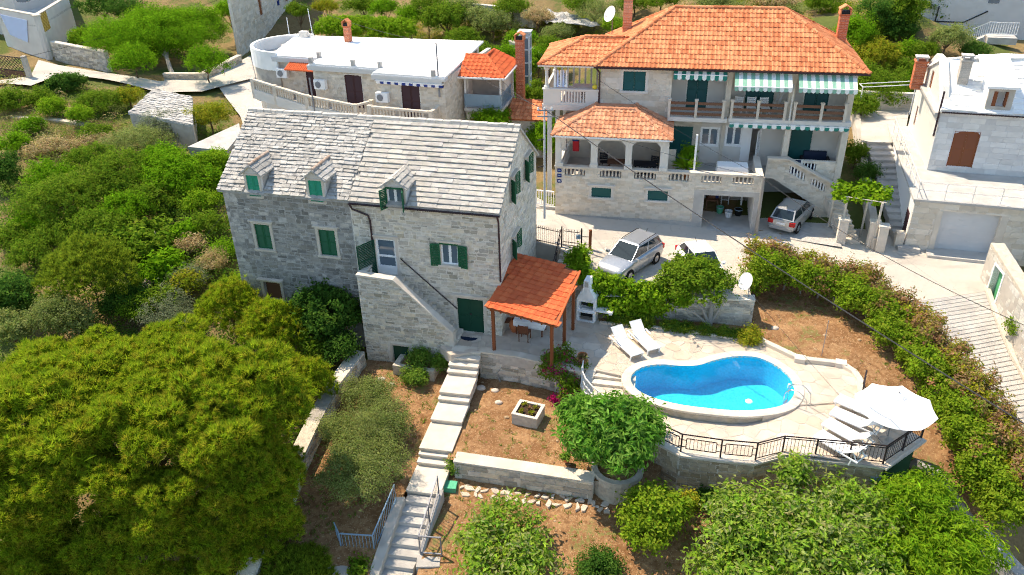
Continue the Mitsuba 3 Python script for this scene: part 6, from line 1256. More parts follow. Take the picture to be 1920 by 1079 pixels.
# ---------------------------------------------------------------- railings of the pool deck
pr = thing('pool_railing', 'dark iron railing with framed panels along the front edge of the pool deck', 'railing')
def deck_rail(pts, framed):
    for (a, b), fm in zip(zip(pts[:-1], pts[1:]), framed):
        a, b = np.array(a), np.array(b); L = np.linalg.norm((b - a)[:2]); n = max(1, round(L / 1.35))
        for k in range(n):
            p, q = a + (b - a) * k / n, a + (b - a) * (k + 1) / n; part(pr, 'post', MB().bar(p, p + [0, 0, .84], .05), 'black_iron'); part(pr, 'top_rail', MB().bar(p + [0, 0, .84], q + [0, 0, .84], .045, .03), 'black_iron')
            s, e = (.12, .88) if fm else (0, 1); z0, z1 = (.18, .66) if fm else (.1, .74); p2, q2 = p + (q - p) * s, p + (q - p) * e
            for z in (z0, z1): part(pr, 'panel_rail', MB().bar(p2 + [0, 0, z], q2 + [0, 0, z], .026), 'black_iron')
            m = max(3, int(np.linalg.norm(q2 - p2) / .125))
            for i in range(m + 1):
                r = p2 + (q2 - p2) * i / m; part(pr, 'bar', MB().bar(r + [0, 0, z0], r + [0, 0, z1], .028 if i in (0, m) and fm else .014), 'black_iron')
            if fm:
                for z in (.26, .58): part(pr, 'link', MB().bar(p + [0, 0, z], p2 + [0, 0, z], .022).bar(q2 + [0, 0, z], q + [0, 0, z], .022), 'black_iron')
    part(pr, 'post', MB().bar(np.array(pts[-1]), np.array(pts[-1]) + [0, 0, .84], .05), 'black_iron')
deck_rail([(5.54,23.72,-0.37), (6.21,23.15,-0.37), (7.61,22.78,-0.37), (8.86,22.56,-0.37), (9.92,22.82,-0.3), (12.11,22.17,-0.1), (13.24,21.87,-0.05), (15.25,23.24,-0.05)], (1, 1, 1, 0, 0, 0, 0))
deck_rail([(13.78,25.38,-0.03), (14.31,26.43,-0.03)], (0,))
cr = thing('curved_railing', 'pale grey curved railing at the left edge of the lower pool deck', 'railing'); pts = [np.array(p) for p in ((2.96,28.01,-0.3), (2.84,27.49,-0.37), (2.94,26.82,-0.37), (3.19,26.2,-0.37), (3.64,25.52,-0.37))]
for a, b in zip(pts[:-1], pts[1:]):
    for z in (.12, .45, .82): part(cr, 'rail', MB().bar(a + [0, 0, z], b + [0, 0, z], .045), 'grey_plastic')
    for t in (0, .33, .66): p = a + (b - a) * t; part(cr, 'baluster', MB().bar(p, p + [0, 0, .82], .03), 'grey_plastic')
lad = thing('pool_ladder', 'curved stainless steel pool ladder at the right end of the pool', 'ladder'); LF_ = Fr(*(11.11,25.59,0)[:2], 0, -38)
for s in (-.25, .25): part(lad, 'rail', MB(LF_).tube([[-.25, s, -.9], [-.25, s, .3]] + [[-.25 + .42 * (1 - math.cos(a)) / 1, s, .3 + .42 * math.sin(a)] for a in np.linspace(.2, math.pi / 2 * 1.3, 7)] + [[.62, s, .45], [.68, s, .0]], .021, 8), 'steel')
for z in (-.25, -.55): part(lad, 'rung', MB(LF_).box((-.3, -.25, z), (-.2, .25, z + .03)), 'steel')
# ---------------------------------------------------------------- planters and pots in the beds
pl = thing('stone_planter', 'square concrete planter box with dark soil and small flowers in the upper bed', 'planter'); PF_ = Fr(*(-0.09,26.26,-1.38)[:2], 0, -22); hh = -1.38 + .50
m = MB(PF_); 
for a, b in (((-.05, 0), (1.05, .1)), ((-.05, .9), (1.05, 1.0)), ((-.05, .1), (.06, .9)), ((.94, .1), (1.05, .9))): m.box((*a, -1.5), (*b, hh), (.4, .3))
part(pl, 'box', m, 'limestone'); part(pl, 'rim', MB(PF_).box((-.07, -.02, hh + .002), (1.07, .11, hh + .04), (.7, .3)).box((-.07, .89, hh + .002), (1.07, 1.02, hh + .04), (.7, .3)).box((-.07, .11, hh + .002), (.07, .89, hh + .04), (.7, .3)).box((.93, .11, hh + .002), (1.07, .89, hh + .04), (.7, .3)), 'cut_stone'); plain('dark_soil', (.05, .028, .018), .95)
part(pl, 'soil', MB(PF_).box((.06, .1, hh - .2), (.94, .9, hh - .03)), 'dark_soil')
tr_ = thing('stone_trough', 'old stone trough overgrown with herbs below the rubble stair wall', 'trough'); TF_ = Fr(*(-5.53,30.01,-1.5)[:2], 0, -17); th = -1.5 + .62
m = MB(TF_)
for a, b in (((0, 0), (2.0, .22)), ((0, 1.0), (2.0, 1.2)), ((0, .22), (.25, 1.0)), ((1.8, .22), (2.0, 1.0))): m.box((*a, -1.8), (*b, th), (.5, .4))
part(tr_, 'basin', m, 'limestone'); part(tr_, 'soil', MB(TF_).box((.2, .2, -1.7), (1.85, 1.0, th - .12)), 'soil')
def pot(label, at, r, h, mat='orange_clay'):
    p = thing('flower_pot', label, 'flower pot'); part(p, 'body', MB().lathe([(r * .65, 0), (r, h), (r * 1.08, h), (r * 1.08, h + .05), (r * .9, h + .05), (r * .88, h - .04), (.01, h - .05)], 16, at), mat); return p
pot('clay flower pot on the low garden wall', (1.96,23.79,-1.28), .17, .26); pot('yellow orange pot beside the bougainvillea at the head of the deck steps', (2.98,28.65,0), .20, .34)
one('drain_cover', MB(Fr(*(-2.59,23.48,-2.15)[:2], 0, -8)).box((-.24, -.22, -2.3), (.24, .22, -2.06)), 'green_plastic', 'pale green square lid at the end of the stepping stones', 'cover')
sp_ = thing('stepping_stones', 'row of pale flat stepping stones across the lower bed', 'path'); rr5 = np.random.default_rng(5)
for k in range(36):
    t = k / 35; row = k % 2; x, y, _ = np.array((-2.11,23.46,-2.2)) * (1 - t) + np.array((3.45,22.39,-2.2)) * t; y -= row * .30; x += rr5.uniform(-.1, .1); z = float(low_z(np.array([x]), np.array([y]))[0]); r = rr5.uniform(.14, .24); q = [(r * rr5.uniform(.8, 1.2) * math.cos(a), r * .6 * rr5.uniform(.8, 1.15) * math.sin(a)) for a in np.sort(rr5.uniform(0, 6.28, 7))]
    hq = np.array(Polygon(q).convex_hull.exterior.coords)[:-1]; v, f = slab_arrays(ccw(hq), -.1, .05, .015); part(sp_, 'stone', MB(Fr(x, y, z, rr5.uniform(0, 360))).add(v, f, (rr5.random(), rr5.random())), 'flagstone')
# ---------------------------------------------------------------- poles and cables
def pole(label, base, ztop, r, mat):
    p = thing('utility_pole', label, 'pole'); b = np.array(base, float); part(p, 'shaft', MB().tube([b, [b[0], b[1], ztop]], [r * 1.15, r * .8], 10), mat); return p
up1 = pole('thin grey utility pole with insulators at the back corner of the old house', MH.w([.35, 7.5, 2.6]), 8.4, .06, 'grey_plastic'); t1 = np.array(MH.w([.35, 7.5, 8.4]))
for z in (.05, .35): part(up1, 'cross_arm', MB().bar(t1 + [-.35, 0, -z], t1 + [.45, -.1, -z], .05), 'grey_iron')
for x in (-.3, 0, .35): part(up1, 'insulator', MB().lathe([(.05, 0), (.06, .05), (.03, .1), (.05, .14), (.0, .17)], 8, t1 + [x, 0, -.05]), 'grey_plastic')
for z in (1.5, 2.9): part(up1, 'bracket', MB().bar(t1 - [.35, .2, z], t1 - [0, 0, z], .04), 'black_iron')
b2 = np.array((13.14,38.61,1.05)); z2 = 4.35; pole('weathered wooden utility pole at the corner of the garage', b2, z2, .09, 'bark_grey'); t2 = np.array([b2[0], b2[1], z2])
pole('thin metal pole standing at the front right corner of the white flat roof', FF.w([13.2, -2.7, 6.0]), 9.3, .05, 'grey_iron'); t3 = FF.w([13.2, -2.7, 9.2])
def cable(label, a, b, sag, r=.012, n=26):
    a, b = np.array(a, float), np.array(b, float); t = np.linspace(0, 1, n)[:, None]; p = a + (b - a) * t; p[:, 2] -= (sag * 4 * t * (1 - t))[:, 0]
    one('cable', MB().tube(p, r, 5, caps=False), 'wire', label, 'cable')
cable('thick black cable running from the grey pole over the pool garden to the right', t1, (15.68,17.16,4.5), .25, .022); cable('cable from the wooden pole down over the street to the lower right', t2 - [0, 0, .1], (20.37,24.67,3.2), .5, .014)
cable('cable between the grey pole and the wooden pole past the arcade', t1 - [0, 0, .1], t2, .3, .010); cable('cable from the grey pole to the small loggia roof', t1, LF.w([2.4, -.2, 6.6]), .25, .012); cable('cable from the roof pole to the grey pole', t3, t1 + [0, 0, .05], .4, .012)
cable('cable crossing over the white flat roof', t3, (-16.76,68.09,8.5), .3, .012); cable('cable from the wooden pole to the red house gallery', t2, RF.w([2.0, 2.6, 8.3]), .2, .010); cable('cable spanning the road at the upper left', (-39.8,61.8,5.5), (-27.26,88.91,6.5), .5, .016)
cable('pale cable from the old house wall down to the path on the left', MH.w([-13.1, .2, 5.2]), (-17.46,38.14,0.7), .1, .012)
cable('thin wire over the pool from the wall dish to the railing post', (10.85,31.74,1.6), (13.13,22.05,0.8), .1, .008)
# ---------------------------------------------------------------- balcony and terrace furnishings
aw_ = thing('covered_table', 'table under a white sheet on the middle terrace of the red roofed house', 'table'); f = RF.sub(9.45, 1.55, 3.35)
part(aw_, 'sheet', MB(f).hexa([[-.85, -.45, .45], [.85, -.45, .45], [.85, .45, .45], [-.85, .45, .45], [-.8, -.4, .9], [.8, -.4, .88], [.8, .4, .9], [-.8, .4, .9]]), 'white_cloth')
for sx in (-.7, .7): part(aw_, 'leg', MB(f).box((sx - .03, -.03, 0), (sx + .03, .03, .45)), 'grey_iron')
def terr_set(label, f, mat='black_fabric'):
    t = thing('terrace_table', label, 'table'); part(t, 'top', MB(f).box((-.6, -.4, .7), (.6, .4, .74)), mat)
    for sx in (-.5, .5): part(t, 'leg', MB(f).box((sx - .04, -.3, 0), (sx + .04, .3, .7)), mat)
terr_set('brown topped table in the middle bay of the arcade', RF.sub(3.3, 1.6, 3.35), 'plank_brown'); chair('black high backed chair in the middle bay of the arcade', RF.sub(2.5, 2.2, 3.35, 200), 'black_fabric'); chair('black high backed chair in the right bay of the arcade', RF.sub(5.2, 2.0, 3.35, 160), 'black_fabric'); terr_set('dark table in the right bay of the arcade', RF.sub(4.75, 1.5, 3.35)); chair('dark chair by the table in the right bay of the arcade', RF.sub(4.6, .85, 3.35, 20), 'black_fabric')
jk = thing('hanging_jacket', 'blue and red jacket hanging in the left bay of the arcade', 'jacket'); part(jk, 'top', MB(RF).box((.62, 2.3, 4.9), (.95, 2.5, 5.5)), 'sign_blue'); part(jk, 'bottom', MB(RF).box((.65, 2.3, 4.3), (1.0, 2.52, 4.898)), 'red_plastic')
ld = thing('laundry', 'pale blue and white laundry hanging on the left gallery of the red roofed house', 'laundry')
for k in range(5): part(ld, 'garment', MB(RF).hexa([[-.55 + k * .16, 2.95 + .02 * k, 7.75 + .1 * (k % 2)], [-.42 + k * .16, 2.93 + .02 * k, 7.75], [-.42 + k * .16, 2.97, 7.75], [-.55 + k * .16, 2.99, 7.75], [-.52 + k * .16, 2.95, 8.7], [-.44 + k * .16, 2.94, 8.7], [-.44 + k * .16, 2.97, 8.7], [-.52 + k * .16, 2.97, 8.7]]), 'pale_blue_cloth' if k % 2 else 'white_cloth')
gt_ = thing('gallery_table', 'cluttered table under a checked cloth in the left gallery', 'table'); part(gt_, 'cloth', MB(RF).box((.4, 3.6, 7.4), (1.6, 4.4, 7.6)), 'plaster'); part(gt_, 'leg', MB(RF).box((.9, 3.9, 6.85), (1.1, 4.1, 7.4)), 'brown_wood'); m = trimesh.creation.icosphere(2, .14); m.apply_translation(RF.w([1.75, 2.78, 7.88])); plain('yellow_plastic', (.62, .52, .04), .5); one('yellow_ball', (m.vertices, m.faces), 'yellow_plastic', 'yellow ball on the gallery parapet of the red roofed house', 'ball', smooth=True)
wc = thing('wicker_sofa', 'dark wicker sofa with blue seat on the covered terrace over the carport', 'sofa'); part(wc, 'seat', MB(RF).box((13.4, 3.2, 3.35), (14.6, 3.9, 3.85)).box((13.4, 3.75, 3.851), (14.6, 3.9, 4.4)), 'dark_blue'); part(wc, 'arm', MB(RF).box((13.25, 3.2, 3.35), (13.4, 3.9, 4.1)).box((14.6, 3.2, 3.35), (14.75, 3.9, 4.1)), 'black_fabric')
rg = thing('hanging_rug', 'dark blue rug with beige border hung over the terrace edge by the stairs', 'rug'); part(rg, 'field', MB(RF).box((12.5, 2.50, 3.55), (13.1, 2.53, 4.30)), 'dark_blue'); part(rg, 'border', MB(RF).box((12.38, 2.51, 3.42), (12.5, 2.535, 4.31)).box((13.1, 2.51, 3.42), (13.22, 2.535, 4.31)).box((12.5, 2.51, 3.42), (13.1, 2.535, 3.55)), 'plaster')
for k, u in enumerate((9.5, 10.2, 10.9)): chair(('left', 'middle', 'right')[k] + ' white plastic chair on the middle balcony', RF.sub(u, 3.2, 6.5, 170 + 10 * k), 'white_paint')
one('folded_drying_rack', MB(RF).bar([11.3, 3.5, 6.5], [11.7, 3.7, 8.0], .04).bar([11.5, 3.4, 6.5], [11.9, 3.6, 8.0], .04).bar([11.35, 3.5, 6.9], [11.6, 3.45, 6.9], .03).bar([11.45, 3.52, 7.3], [11.75, 3.5, 7.3], .03).bar([11.6, 3.6, 7.7], [11.85, 3.55, 7.7], .03), 'grey_plastic', 'folded drying rack leaning on the middle balcony wall', 'drying rack')
for k, z in enumerate((4.02, 3.72, 3.40)):
    s = thing('house_sign', ('upper', 'middle', 'lower')[k] + ' of three small blue signs at the left corner of the red roofed house', 'sign'); part(s, 'plate', MB(RF).box((.10, -.035, z - .10), (.34, -.016, z + .10)), 'sign_blue')
    part(s, 'mark', MB(RF).box((.16, -.040, z - .02), (.28, -.036, z + .03)), 'white_paint' if k == 2 else 'blue_iron')
eP = [np.array((12.05,22.03,-0.1)), np.array((13.23,21.72,-0.06))]; dd = eP[1] - eP[0]; dd[2] = 0; dd /= np.linalg.norm(dd); o = np.array([*eP[0][:2], 0]) + dd * .85; one('wall_plaque', MB(Pl(o, dd, [0, 0, 1], [dd[1], -dd[0], 0])).box((0, -.78, .045), (.34, -.55, .07)), 'blue_iron', 'pale blue plaque on the right end of the stone retaining wall', 'plaque')
# garage contents
lg_ = thing('step_ladder', 'white step ladder leaning at the back of the open garage', 'ladder')
for s in (9.2, 9.6): part(lg_, 'rail', MB(RF).bar([s, 3.0, 1.12], [s, 3.4, 2.9], .05), 'white_paint')
for z in (1.5, 1.9, 2.3, 2.7): part(lg_, 'rung', MB(RF).bar([9.2, 3.0 + (z - 1.12) * .22, z], [9.6, 3.0 + (z - 1.12) * .22, z], .04), 'white_paint')
for k, (u, v, mat, lab) in enumerate(((9.55, 1.6, 'white_paint', 'white bucket on the garage floor'), (9.1, 2.1, 'green_plastic', 'green and white bucket behind the white bucket'), (10.1, 1.9, 'tyre', 'black rubber tub in the garage'))):
    b = thing('bucket', lab, 'bucket'); q = RF.w([u, v, 1.12]); part(b, 'body', MB().lathe([(.16, 0), (.22, .36), (.2, .36), (.14, .02)], 14, q), mat); part(b, 'rim', MB().lathe([(.225, .33), (.235, .36), (.225, .38)], 14, q), 'blue_iron')
wt = thing('work_table', 'wooden table cluttered with boxes in the open garage', 'table'); part(wt, 'top', MB(RF).box((8.3, 2.2, 1.75), (9.0, 2.9, 1.82)), 'plank_brown')
for u in (8.35, 8.95): part(wt, 'leg', MB(RF).box((u - .03, 2.25, 1.12), (u + .03, 2.31, 1.75)), 'plank_brown')
one('cardboard_box', MB(RF).box((8.4, 2.4, 1.825), (8.8, 2.8, 2.2)), 'plank_brown', 'brown box standing on the garage table', 'box'); m = trimesh.creation.icosphere(2, .3); m.apply_translation(RF.w([8.25, 3.1, 1.9])); one('grey_ball', (m.vertices, m.faces), 'grey_plastic', 'grey exercise ball at the left of the garage', 'ball', smooth=True)
one('blue_crate', MB(RF).box((8.75, 2.5, 1.825), (8.98, 2.85, 2.05)), 'sign_blue', 'blue crate at the right end of the garage table', 'crate'); one('long_board', MB(RF).bar([10.3, 2.9, 1.12], [10.35, 3.4, 2.95], .1, .03), 'white_paint', 'white board standing in the right of the garage', 'board')
# ---------------------------------------------------------------- buildings at the upper left and right
bh_ = thing('beige_house', 'beige plastered house with roof terrace and hung blankets at the upper left', 'house'); A = np.array((-41.83,74.56,2.7)); B = np.array((-47.92,78.89,2.7)); Cc = np.array((-43.68,84.46,2.7)); zt2 = 6.8
for nm, a, b in (('wall', B, A), ('wall', A, Cc)):
    d = b - a; L = np.hypot(*d[:2]); u = np.array([d[0], d[1], 0]) / L; P = Pl([*a[:2], 0], u, [0, 0, 1], [u[1], -u[0], 0]); part(bh_, nm, wall(P, [(0, 1.5), (L, 1.5), (L, zt2), (0, zt2)], .3), 'plaster'); part(bh_, 'parapet_cap', wall(P, [(-.05, zt2 + .002), (L + .05, zt2 + .002), (L + .05, zt2 + .1), (-.05, zt2 + .1)], .4), 'cut_stone')
    if nm == 'wall' and a is A:
        k = thing('blanket', 'yellow brown checked blanket hung over the roof terrace wall', 'blanket'); m = MB(P)
        for i in range(7):
            for j in range(7): m.add([[.5 + i * .28, zt2 + .05 - j * .22, .06], [.78 + i * .28, zt2 + .05 - j * .22, .06], [.78 + i * .28, zt2 - .17 - j * .22, .07], [.5 + i * .28, zt2 - .17 - j * .22, .07]], [[0, 1, 2], [0, 2, 3]], (.55, .38, .08) if (i + j) % 2 else (.36, .20, .04))
        part(k, 'cloth', m, 'coloured')
    else:
        k = thing('sheet', 'pale blue sheet hanging on the front of the beige house', 'sheet'); part(k, 'cloth', MB(P).hexa([[L * .2, zt2 - 2.2, .05], [L * .6, zt2 - 2.6, .05], [L * .6, zt2 - 2.6, .08], [L * .2, zt2 - 2.2, .08], [L * .1, zt2 - .4, .05], [L * .75, zt2 - .5, .05], [L * .75, zt2 - .5, .08], [L * .1, zt2 - .4, .08]]), 'pale_blue_cloth')
D2 = B + (Cc - A); part(bh_, 'terrace', MB().prism([tuple(x[:2]) for x in (A, Cc, D2, B)], zt2 - 1.0, zt2 - .8), 'concrete')
part(bh_, 'upper_storey', MB().prism([tuple(x[:2]) for x in (B + (A - B) * .15 + (Cc - A) * .35, Cc + (B - A) * .3, D2 + (Cc - A) * .8, B + (Cc - A) * .8 + (B - A) * .8, B + (B - A) * .8 + (Cc - A) * .1)], 2, zt2 + 4.5), 'plaster'); p = B + (A - B) * .5 + (Cc - A) * .36; part(bh_, 'window', MB(Fr(p[0], p[1], 0, -10)).box((-.6, -.6, zt2 + .4), (.4, -.02, zt2 + 1.2)), 'pane_glass')
sg_ = thing('street_gate', 'rusty diamond lattice gate at the upper left edge', 'gate'); a, b = np.array((-44.89,70.55,2.6)), np.array((-40.62,68.59,2.6)); zt3 = 2.6 + 2.0
for p in (a, b): part(sg_, 'pier', MB().bar(p - [0, 0, .3], [p[0], p[1], zt3 + .1], .35), 'old_plaster')
for z in (.1, .75, 1.9): part(sg_, 'rail', MB().bar(a + [0, 0, z], b + [0, 0, z], .06), 'black_iron')
part(sg_, 'panel', MB().bar(a + [0, 0, .42], b + [0, 0, .42], .03, .6), 'plank_brown'); L = np.linalg.norm(b - a)
for t in np.arange(0, 1.2, .09):
    for s in (0, 1):
        x0, x1 = (t, t - .35) if s else (t - .35, t); y0, y1 = .75, 1.9
        if x0 < 0: y0 = .75 + (0 - x0) / (x1 - x0) * 1.15; x0 = 0
        if x0 > 1: y0 = .75 + (1 - x0) / (x1 - x0) * 1.15; x0 = 1
        if x1 < 0: y1 = y0 + (0 - x0) / (x1 - x0) * (1.9 - y0); x1 = 0
        if x1 > 1: y1 = y0 + (1 - x0) / (x1 - x0) * (1.9 - y0); x1 = 1
        if abs(x1 - x0) > .02 and y0 < 1.9: part(sg_, 'lattice_bar', MB().bar(a + (b - a) * x0 + [0, 0, y0], a + (b - a) * x1 + [0, 0, y1], .03), 'black_iron')
def simple_wall(name, label, pts, h, th=.4, mat='limestone', base='mortar', per=30):
    w = thing(name, label, 'wall'); stone_wall_run(w, [(p[0], p[1], p[2] + h) for p in pts], lambda x, y: min(p[2] for p in pts) - .6, th, R, mat, (.16, .28), (.25, .6), .1, per, base); return w
simple_wall('roadside_wall', 'rough plastered garden wall under the big feathery tree', [(-41.27,74.5,2.7), (-34.95,70.92,2.5)], 1.9); simple_wall('roadside_wall', 'stone wall curving along the road below the big feathery tree', [(-29.04,68.03,2.2), (-25.68,68.1,2.1), (-24.17,74.1,2.2)], .9)
simple_wall('dry_stone_wall', 'low dry stone wall between the shrubs above the flat roof', [(-3.31,76.36,6), (-0.38,75.56,5.8), (2.46,73.37,5.6)], .7, per=12); simple_wall('dry_stone_wall', 'short dry stone wall left of the gallery', [(0.25,66.82,4.6), (2.55,64.16,4.2)], .8, per=12); simple_wall('dry_stone_wall', 'dry stone wall behind the right chimney', [(27.62,66.18,5.8), (30,64.46,5.4)], .7, per=12); simple_wall('dry_stone_wall', 'low dry stone wall through the dry grass at the left', [(-37.82,59.87,1.6), (-34.99,59.44,1.5), (-31.57,58.18,1.5)], .5, per=12); simple_wall('terrace_edge_wall', 'long pale terrace wall on the hillside behind the red roofed house', [(11.89,79.85,5.4), (22.25,76.63,5.6), (30.7,74.13,5.4)], .7)
shd = thing('stone_shed', 'small stone shed with pale stone slab roof at the left', 'shed'); q = [np.array(p) for p in ((-27.45,56.89,3.1), (-21.62,53.52,3.1), (-24.01,60.54,3.3), (-27.95,63.11,3.3))]
part(shd, 'roof', MB().prism([tuple(p[:2]) for p in q], 2.95, 3.1), 'old_slab'); part(shd, 'wall', MB().prism([tuple(p[:2] * .97 + np.mean(q, 0)[:2] * .03) for p in q], .5, 2.95), 'old_plaster'); P, q2 = plane_of([[*p[:2], 3.11] for p in (q[0], q[1], q[2])]); po = Polygon([((np.array([*p[:2], 3.11]) - P.o) @ P.M.T)[:2] for p in q]); pieces(shd, 'roof_slab', P, courses(po.buffer(0), (.3, .4), (.3, .7), .02, .05, R), 'old_slab', (.02, .07), R, top=120, tilt=.03, jit=.02, back=.01)
cs_ = thing('concrete_roof', 'low building with flat grey concrete roof beside the left gable of the old house', 'shed'); q = [(-21.33,51.16), (-18.44,50.13), (-18.53,53.79), (-19.3,55.98)]; part(cs_, 'roof', MB().prism(q, 2.25, 2.42), 'concrete'); part(cs_, 'wall', MB().prism(list(np.array(q) * .985 + np.mean(q, 0) * .015), .4, 2.25), 'old_plaster')
shs = thing('corner_house', 'tall grey stone block house on the street corner at the top', 'house'); P1, P2_, P3 = np.array((-25.15,77.03,2.2)), np.array((-24.53,89.29,2.5)), np.array((-22.8,100.97,2.9))
for a, b in ((P1, P2_), (P2_, P3)):
    d = b - a; L = np.hypot(*d[:2]); u = np.array([d[0], d[1], 0]) / L; P = Pl([*a[:2], 0], u, [0, 0, 1], [u[1], -u[0], 0]); pol = Polygon([(0, 1.5), (L, 1.5), (L, 11), (0, 11)]); wx = L * (.62 if a is P1 else .28); pol = pol.difference(sbox(wx - .45, 4.6, wx + .45, 6.4)); part(shs, 'wall', wall(P, pol, .3), 'mortar'); pieces(shs, 'block', P, courses(pol.buffer(-.02).difference(sbox(wx - .6, 4.4, wx + .6, 6.6)), .34, (.45, .8), .025, .006, R), 'block', (.012, .03), R, top=120, ch=.01)
    w = part(shs, 'window', MB(P).box((wx - .6, 4.45, -.1), (wx + .6, 4.6, .05)).box((wx - .6, 6.4, -.1), (wx + .6, 6.55, .05)).box((wx - .6, 4.6, -.1), (wx - .45, 6.4, .04)).box((wx + .45, 4.6, -.1), (wx + .6, 6.4, .04)), 'cut_stone', 'brown shuttered window'); part(w, 'shutter', MB(P).box((wx - .45, 4.6, -.09), (wx + .45, 6.4, -.05)), 'shutter_brown')
s = thing('street_sign', 'small blue street sign on the corner house', 'sign'); part(s, 'plate', MB(P).box((.55, 4.6, .035), (1.15, 5.1, .055)), 'sign_blue'); bk = P1 + (P3 - P2_); part(shs, 'back', MB().prism([tuple(x[:2]) for x in (P1, P2_, P3, bk)], 10.8, 11), 'clay_tile')
gh = thing('grey_house', 'pale house with shaded wall and small dark window at the upper right', 'house'); q = [(33.87,67.91), (40.23,65.12)]; a, b = np.array(q[0]), np.array(q[1]); d = b - a; L = np.hypot(*d); GF = Fr(a[0], a[1], 0, math.degrees(math.atan2(d[1], d[0])))
part(gh, 'wall', MB(GF).box((0, 0, 3.5), (L * 1.4, 8, 13)), 'grey_plaster'); part(gh, 'window', MB(GF).box((L * .70, -.03, 7.6), (L * .81, -.001, 8.4)), 'pane_glass'); part(gh, 'pipe', MB(GF).tube([[.2, -.06, 6.0], [L * .5, -.06, 6.05], [L * .72, -.06, 7.0]], .05, 6), 'wire'); part(gh, 'pipe', MB(GF).tube([[L * .2, -.06, 5.8], [L * .21, -.06, 7.2]], .05, 6), 'wire')
sr = thing('white_stair_railing', 'white metal stair railing above the whitewashed roof', 'railing'); a, b, c = np.array((35.57,63.52,4.9)), np.array((36.85,62.51,5.9)), np.array((38.78,61.92,5.9))
part(sr, 'stair', MB().bar(a - [0, 0, .3], b - [0, 0, .3], 1.2, .5).bar(b - [0, 0, .3], c - [0, 0, .3], 1.2, .5), 'concrete')
for p, q in ((a, b), (b, c)):
    for z in (.1, .95): part(sr, 'rail', MB().bar(p + [0, 0, z], q + [0, 0, z], .05), 'white_paint')
    for t in np.linspace(0, 1, 13): o = p + (q - p) * t; part(sr, 'baluster', MB().bar(o + [0, 0, .1], o + [0, 0, .95], .03), 'white_paint')
tp_ = thing('tarpaulin', 'dark green tarpaulin stretched between the trees at the upper right', 'tarpaulin'); a, b = np.array((32.3,67.94,5.2)), np.array((35.3,68.02,5.2)); c = np.array((34.67,67.12,4.2)); d = np.array((32.77,67.32,4.2)); part(tp_, 'sheet', MB().add([a, b, c, d, (a + b + c + d) / 4 - [0, 0, .5]], [[0, 1, 4], [1, 2, 4], [2, 3, 4], [3, 0, 4]]), 'tarp')

# ---------------------------------------------------------------- vegetation
RG = np.random.default_rng(77)
PAL = dict(
    dark=[(.045, .115, .018), (.070, .160, .022), (.105, .20, .03)], mid=[(.10, .19, .012), (.145, .24, .018), (.19, .28, .025)], bright=[(.14, .29, .010), (.19, .36, .014), (.11, .23, .010)],
    lime=[(.20, .34, .014), (.25, .38, .025), (.14, .27, .012)], pine=[(.27, .38, .016), (.34, .43, .022), (.20, .30, .016), (.34, .33, .028)], pinedark=[(.19, .27, .02), (.26, .33, .025), (.14, .21, .015)], olive=[(.25, .30, .08), (.29, .33, .12), (.17, .23, .055)],
    walnut=[(.10, .25, .025), (.16, .33, .045), (.22, .38, .07)], fig=[(.20, .34, .025), (.25, .39, .04), (.30, .40, .06), (.33, .35, .14), (.16, .29, .03)], yellow=[(.27, .30, .018), (.19, .26, .018), (.35, .32, .03)], grey=[(.21, .25, .14), (.26, .29, .18), (.15, .19, .09)],
    hedge=[(.16, .27, .016), (.21, .32, .02), (.25, .33, .03)], dead=[(.36, .19, .10), (.42, .27, .15), (.28, .17, .10), (.18, .22, .05)], straw=[(.50, .40, .22), (.44, .33, .17), (.34, .31, .12)], magenta=[(.42, .01, .14), (.34, .01, .20), (.5, .03, .12)], herb=[(.11, .22, .025), (.16, .28, .04), (.20, .29, .04)])
def unit(v): return v / (np.linalg.norm(v, axis=-1, keepdims=True) + 1e-9)
def colours(pal, k, n, rng, var=.16):
    """per clump a palette colour, per leaf a little variation"""
    p = np.array(PAL[pal] if isinstance(pal, str) else pal); t = rng.random((n, 1)); a, b = p[rng.integers(0, len(p), n)], p[rng.integers(0, len(p), n)]
    c = a * t + b * (1 - t); c = np.repeat(c, k, 0); return np.clip(1.12 * c * np.exp(rng.normal(0, var, (len(c), 1))) * (1 + rng.normal(0, .05, c.shape)), 0, .8)
def leaf_mesh(pos, nrm, ln, wd, col, rng, axis=None):
    n = len(pos); nrm = unit(nrm); a = axis if axis is not None else rng.normal(size=(n, 3)); a = unit(a - nrm * (a * nrm).sum(1, keepdims=True)); b = np.cross(nrm, a)
    ln = (ln * rng.uniform(.7, 1.25, n))[:, None]; wd = (wd * rng.uniform(.7, 1.25, n))[:, None]
    v = np.stack([pos - a * ln * .5, pos + b * wd * .5 + nrm * wd * .12, pos + a * ln * .5 - nrm * ln * .12, pos - b * wd * .5 + nrm * wd * .12], 1).reshape(-1, 3)
    i = np.arange(n)[:, None] * 4; f = np.vstack([i + [0, 1, 2], i + [0, 2, 3]]); return v, f, np.repeat(col, 4, 0)
def needle_mesh(pos, d, k, ln, wd, col, rng, spread=.9):
    n = len(pos); d = unit(np.repeat(d, k, 0) + rng.normal(0, spread * .55, (n * k, 3))); p = np.repeat(pos, k, 0) + rng.normal(0, .02, (n * k, 3)); s = unit(np.cross(d, rng.normal(size=(n * k, 3)))) * (wd / 2)
    l = (ln * rng.uniform(.7, 1.2, n * k))[:, None]; v = np.stack([p - s, p + s, p + d * l], 1).reshape(-1, 3); return v, np.arange(n * k * 3).reshape(-1, 3), np.repeat(col, 3, 0)
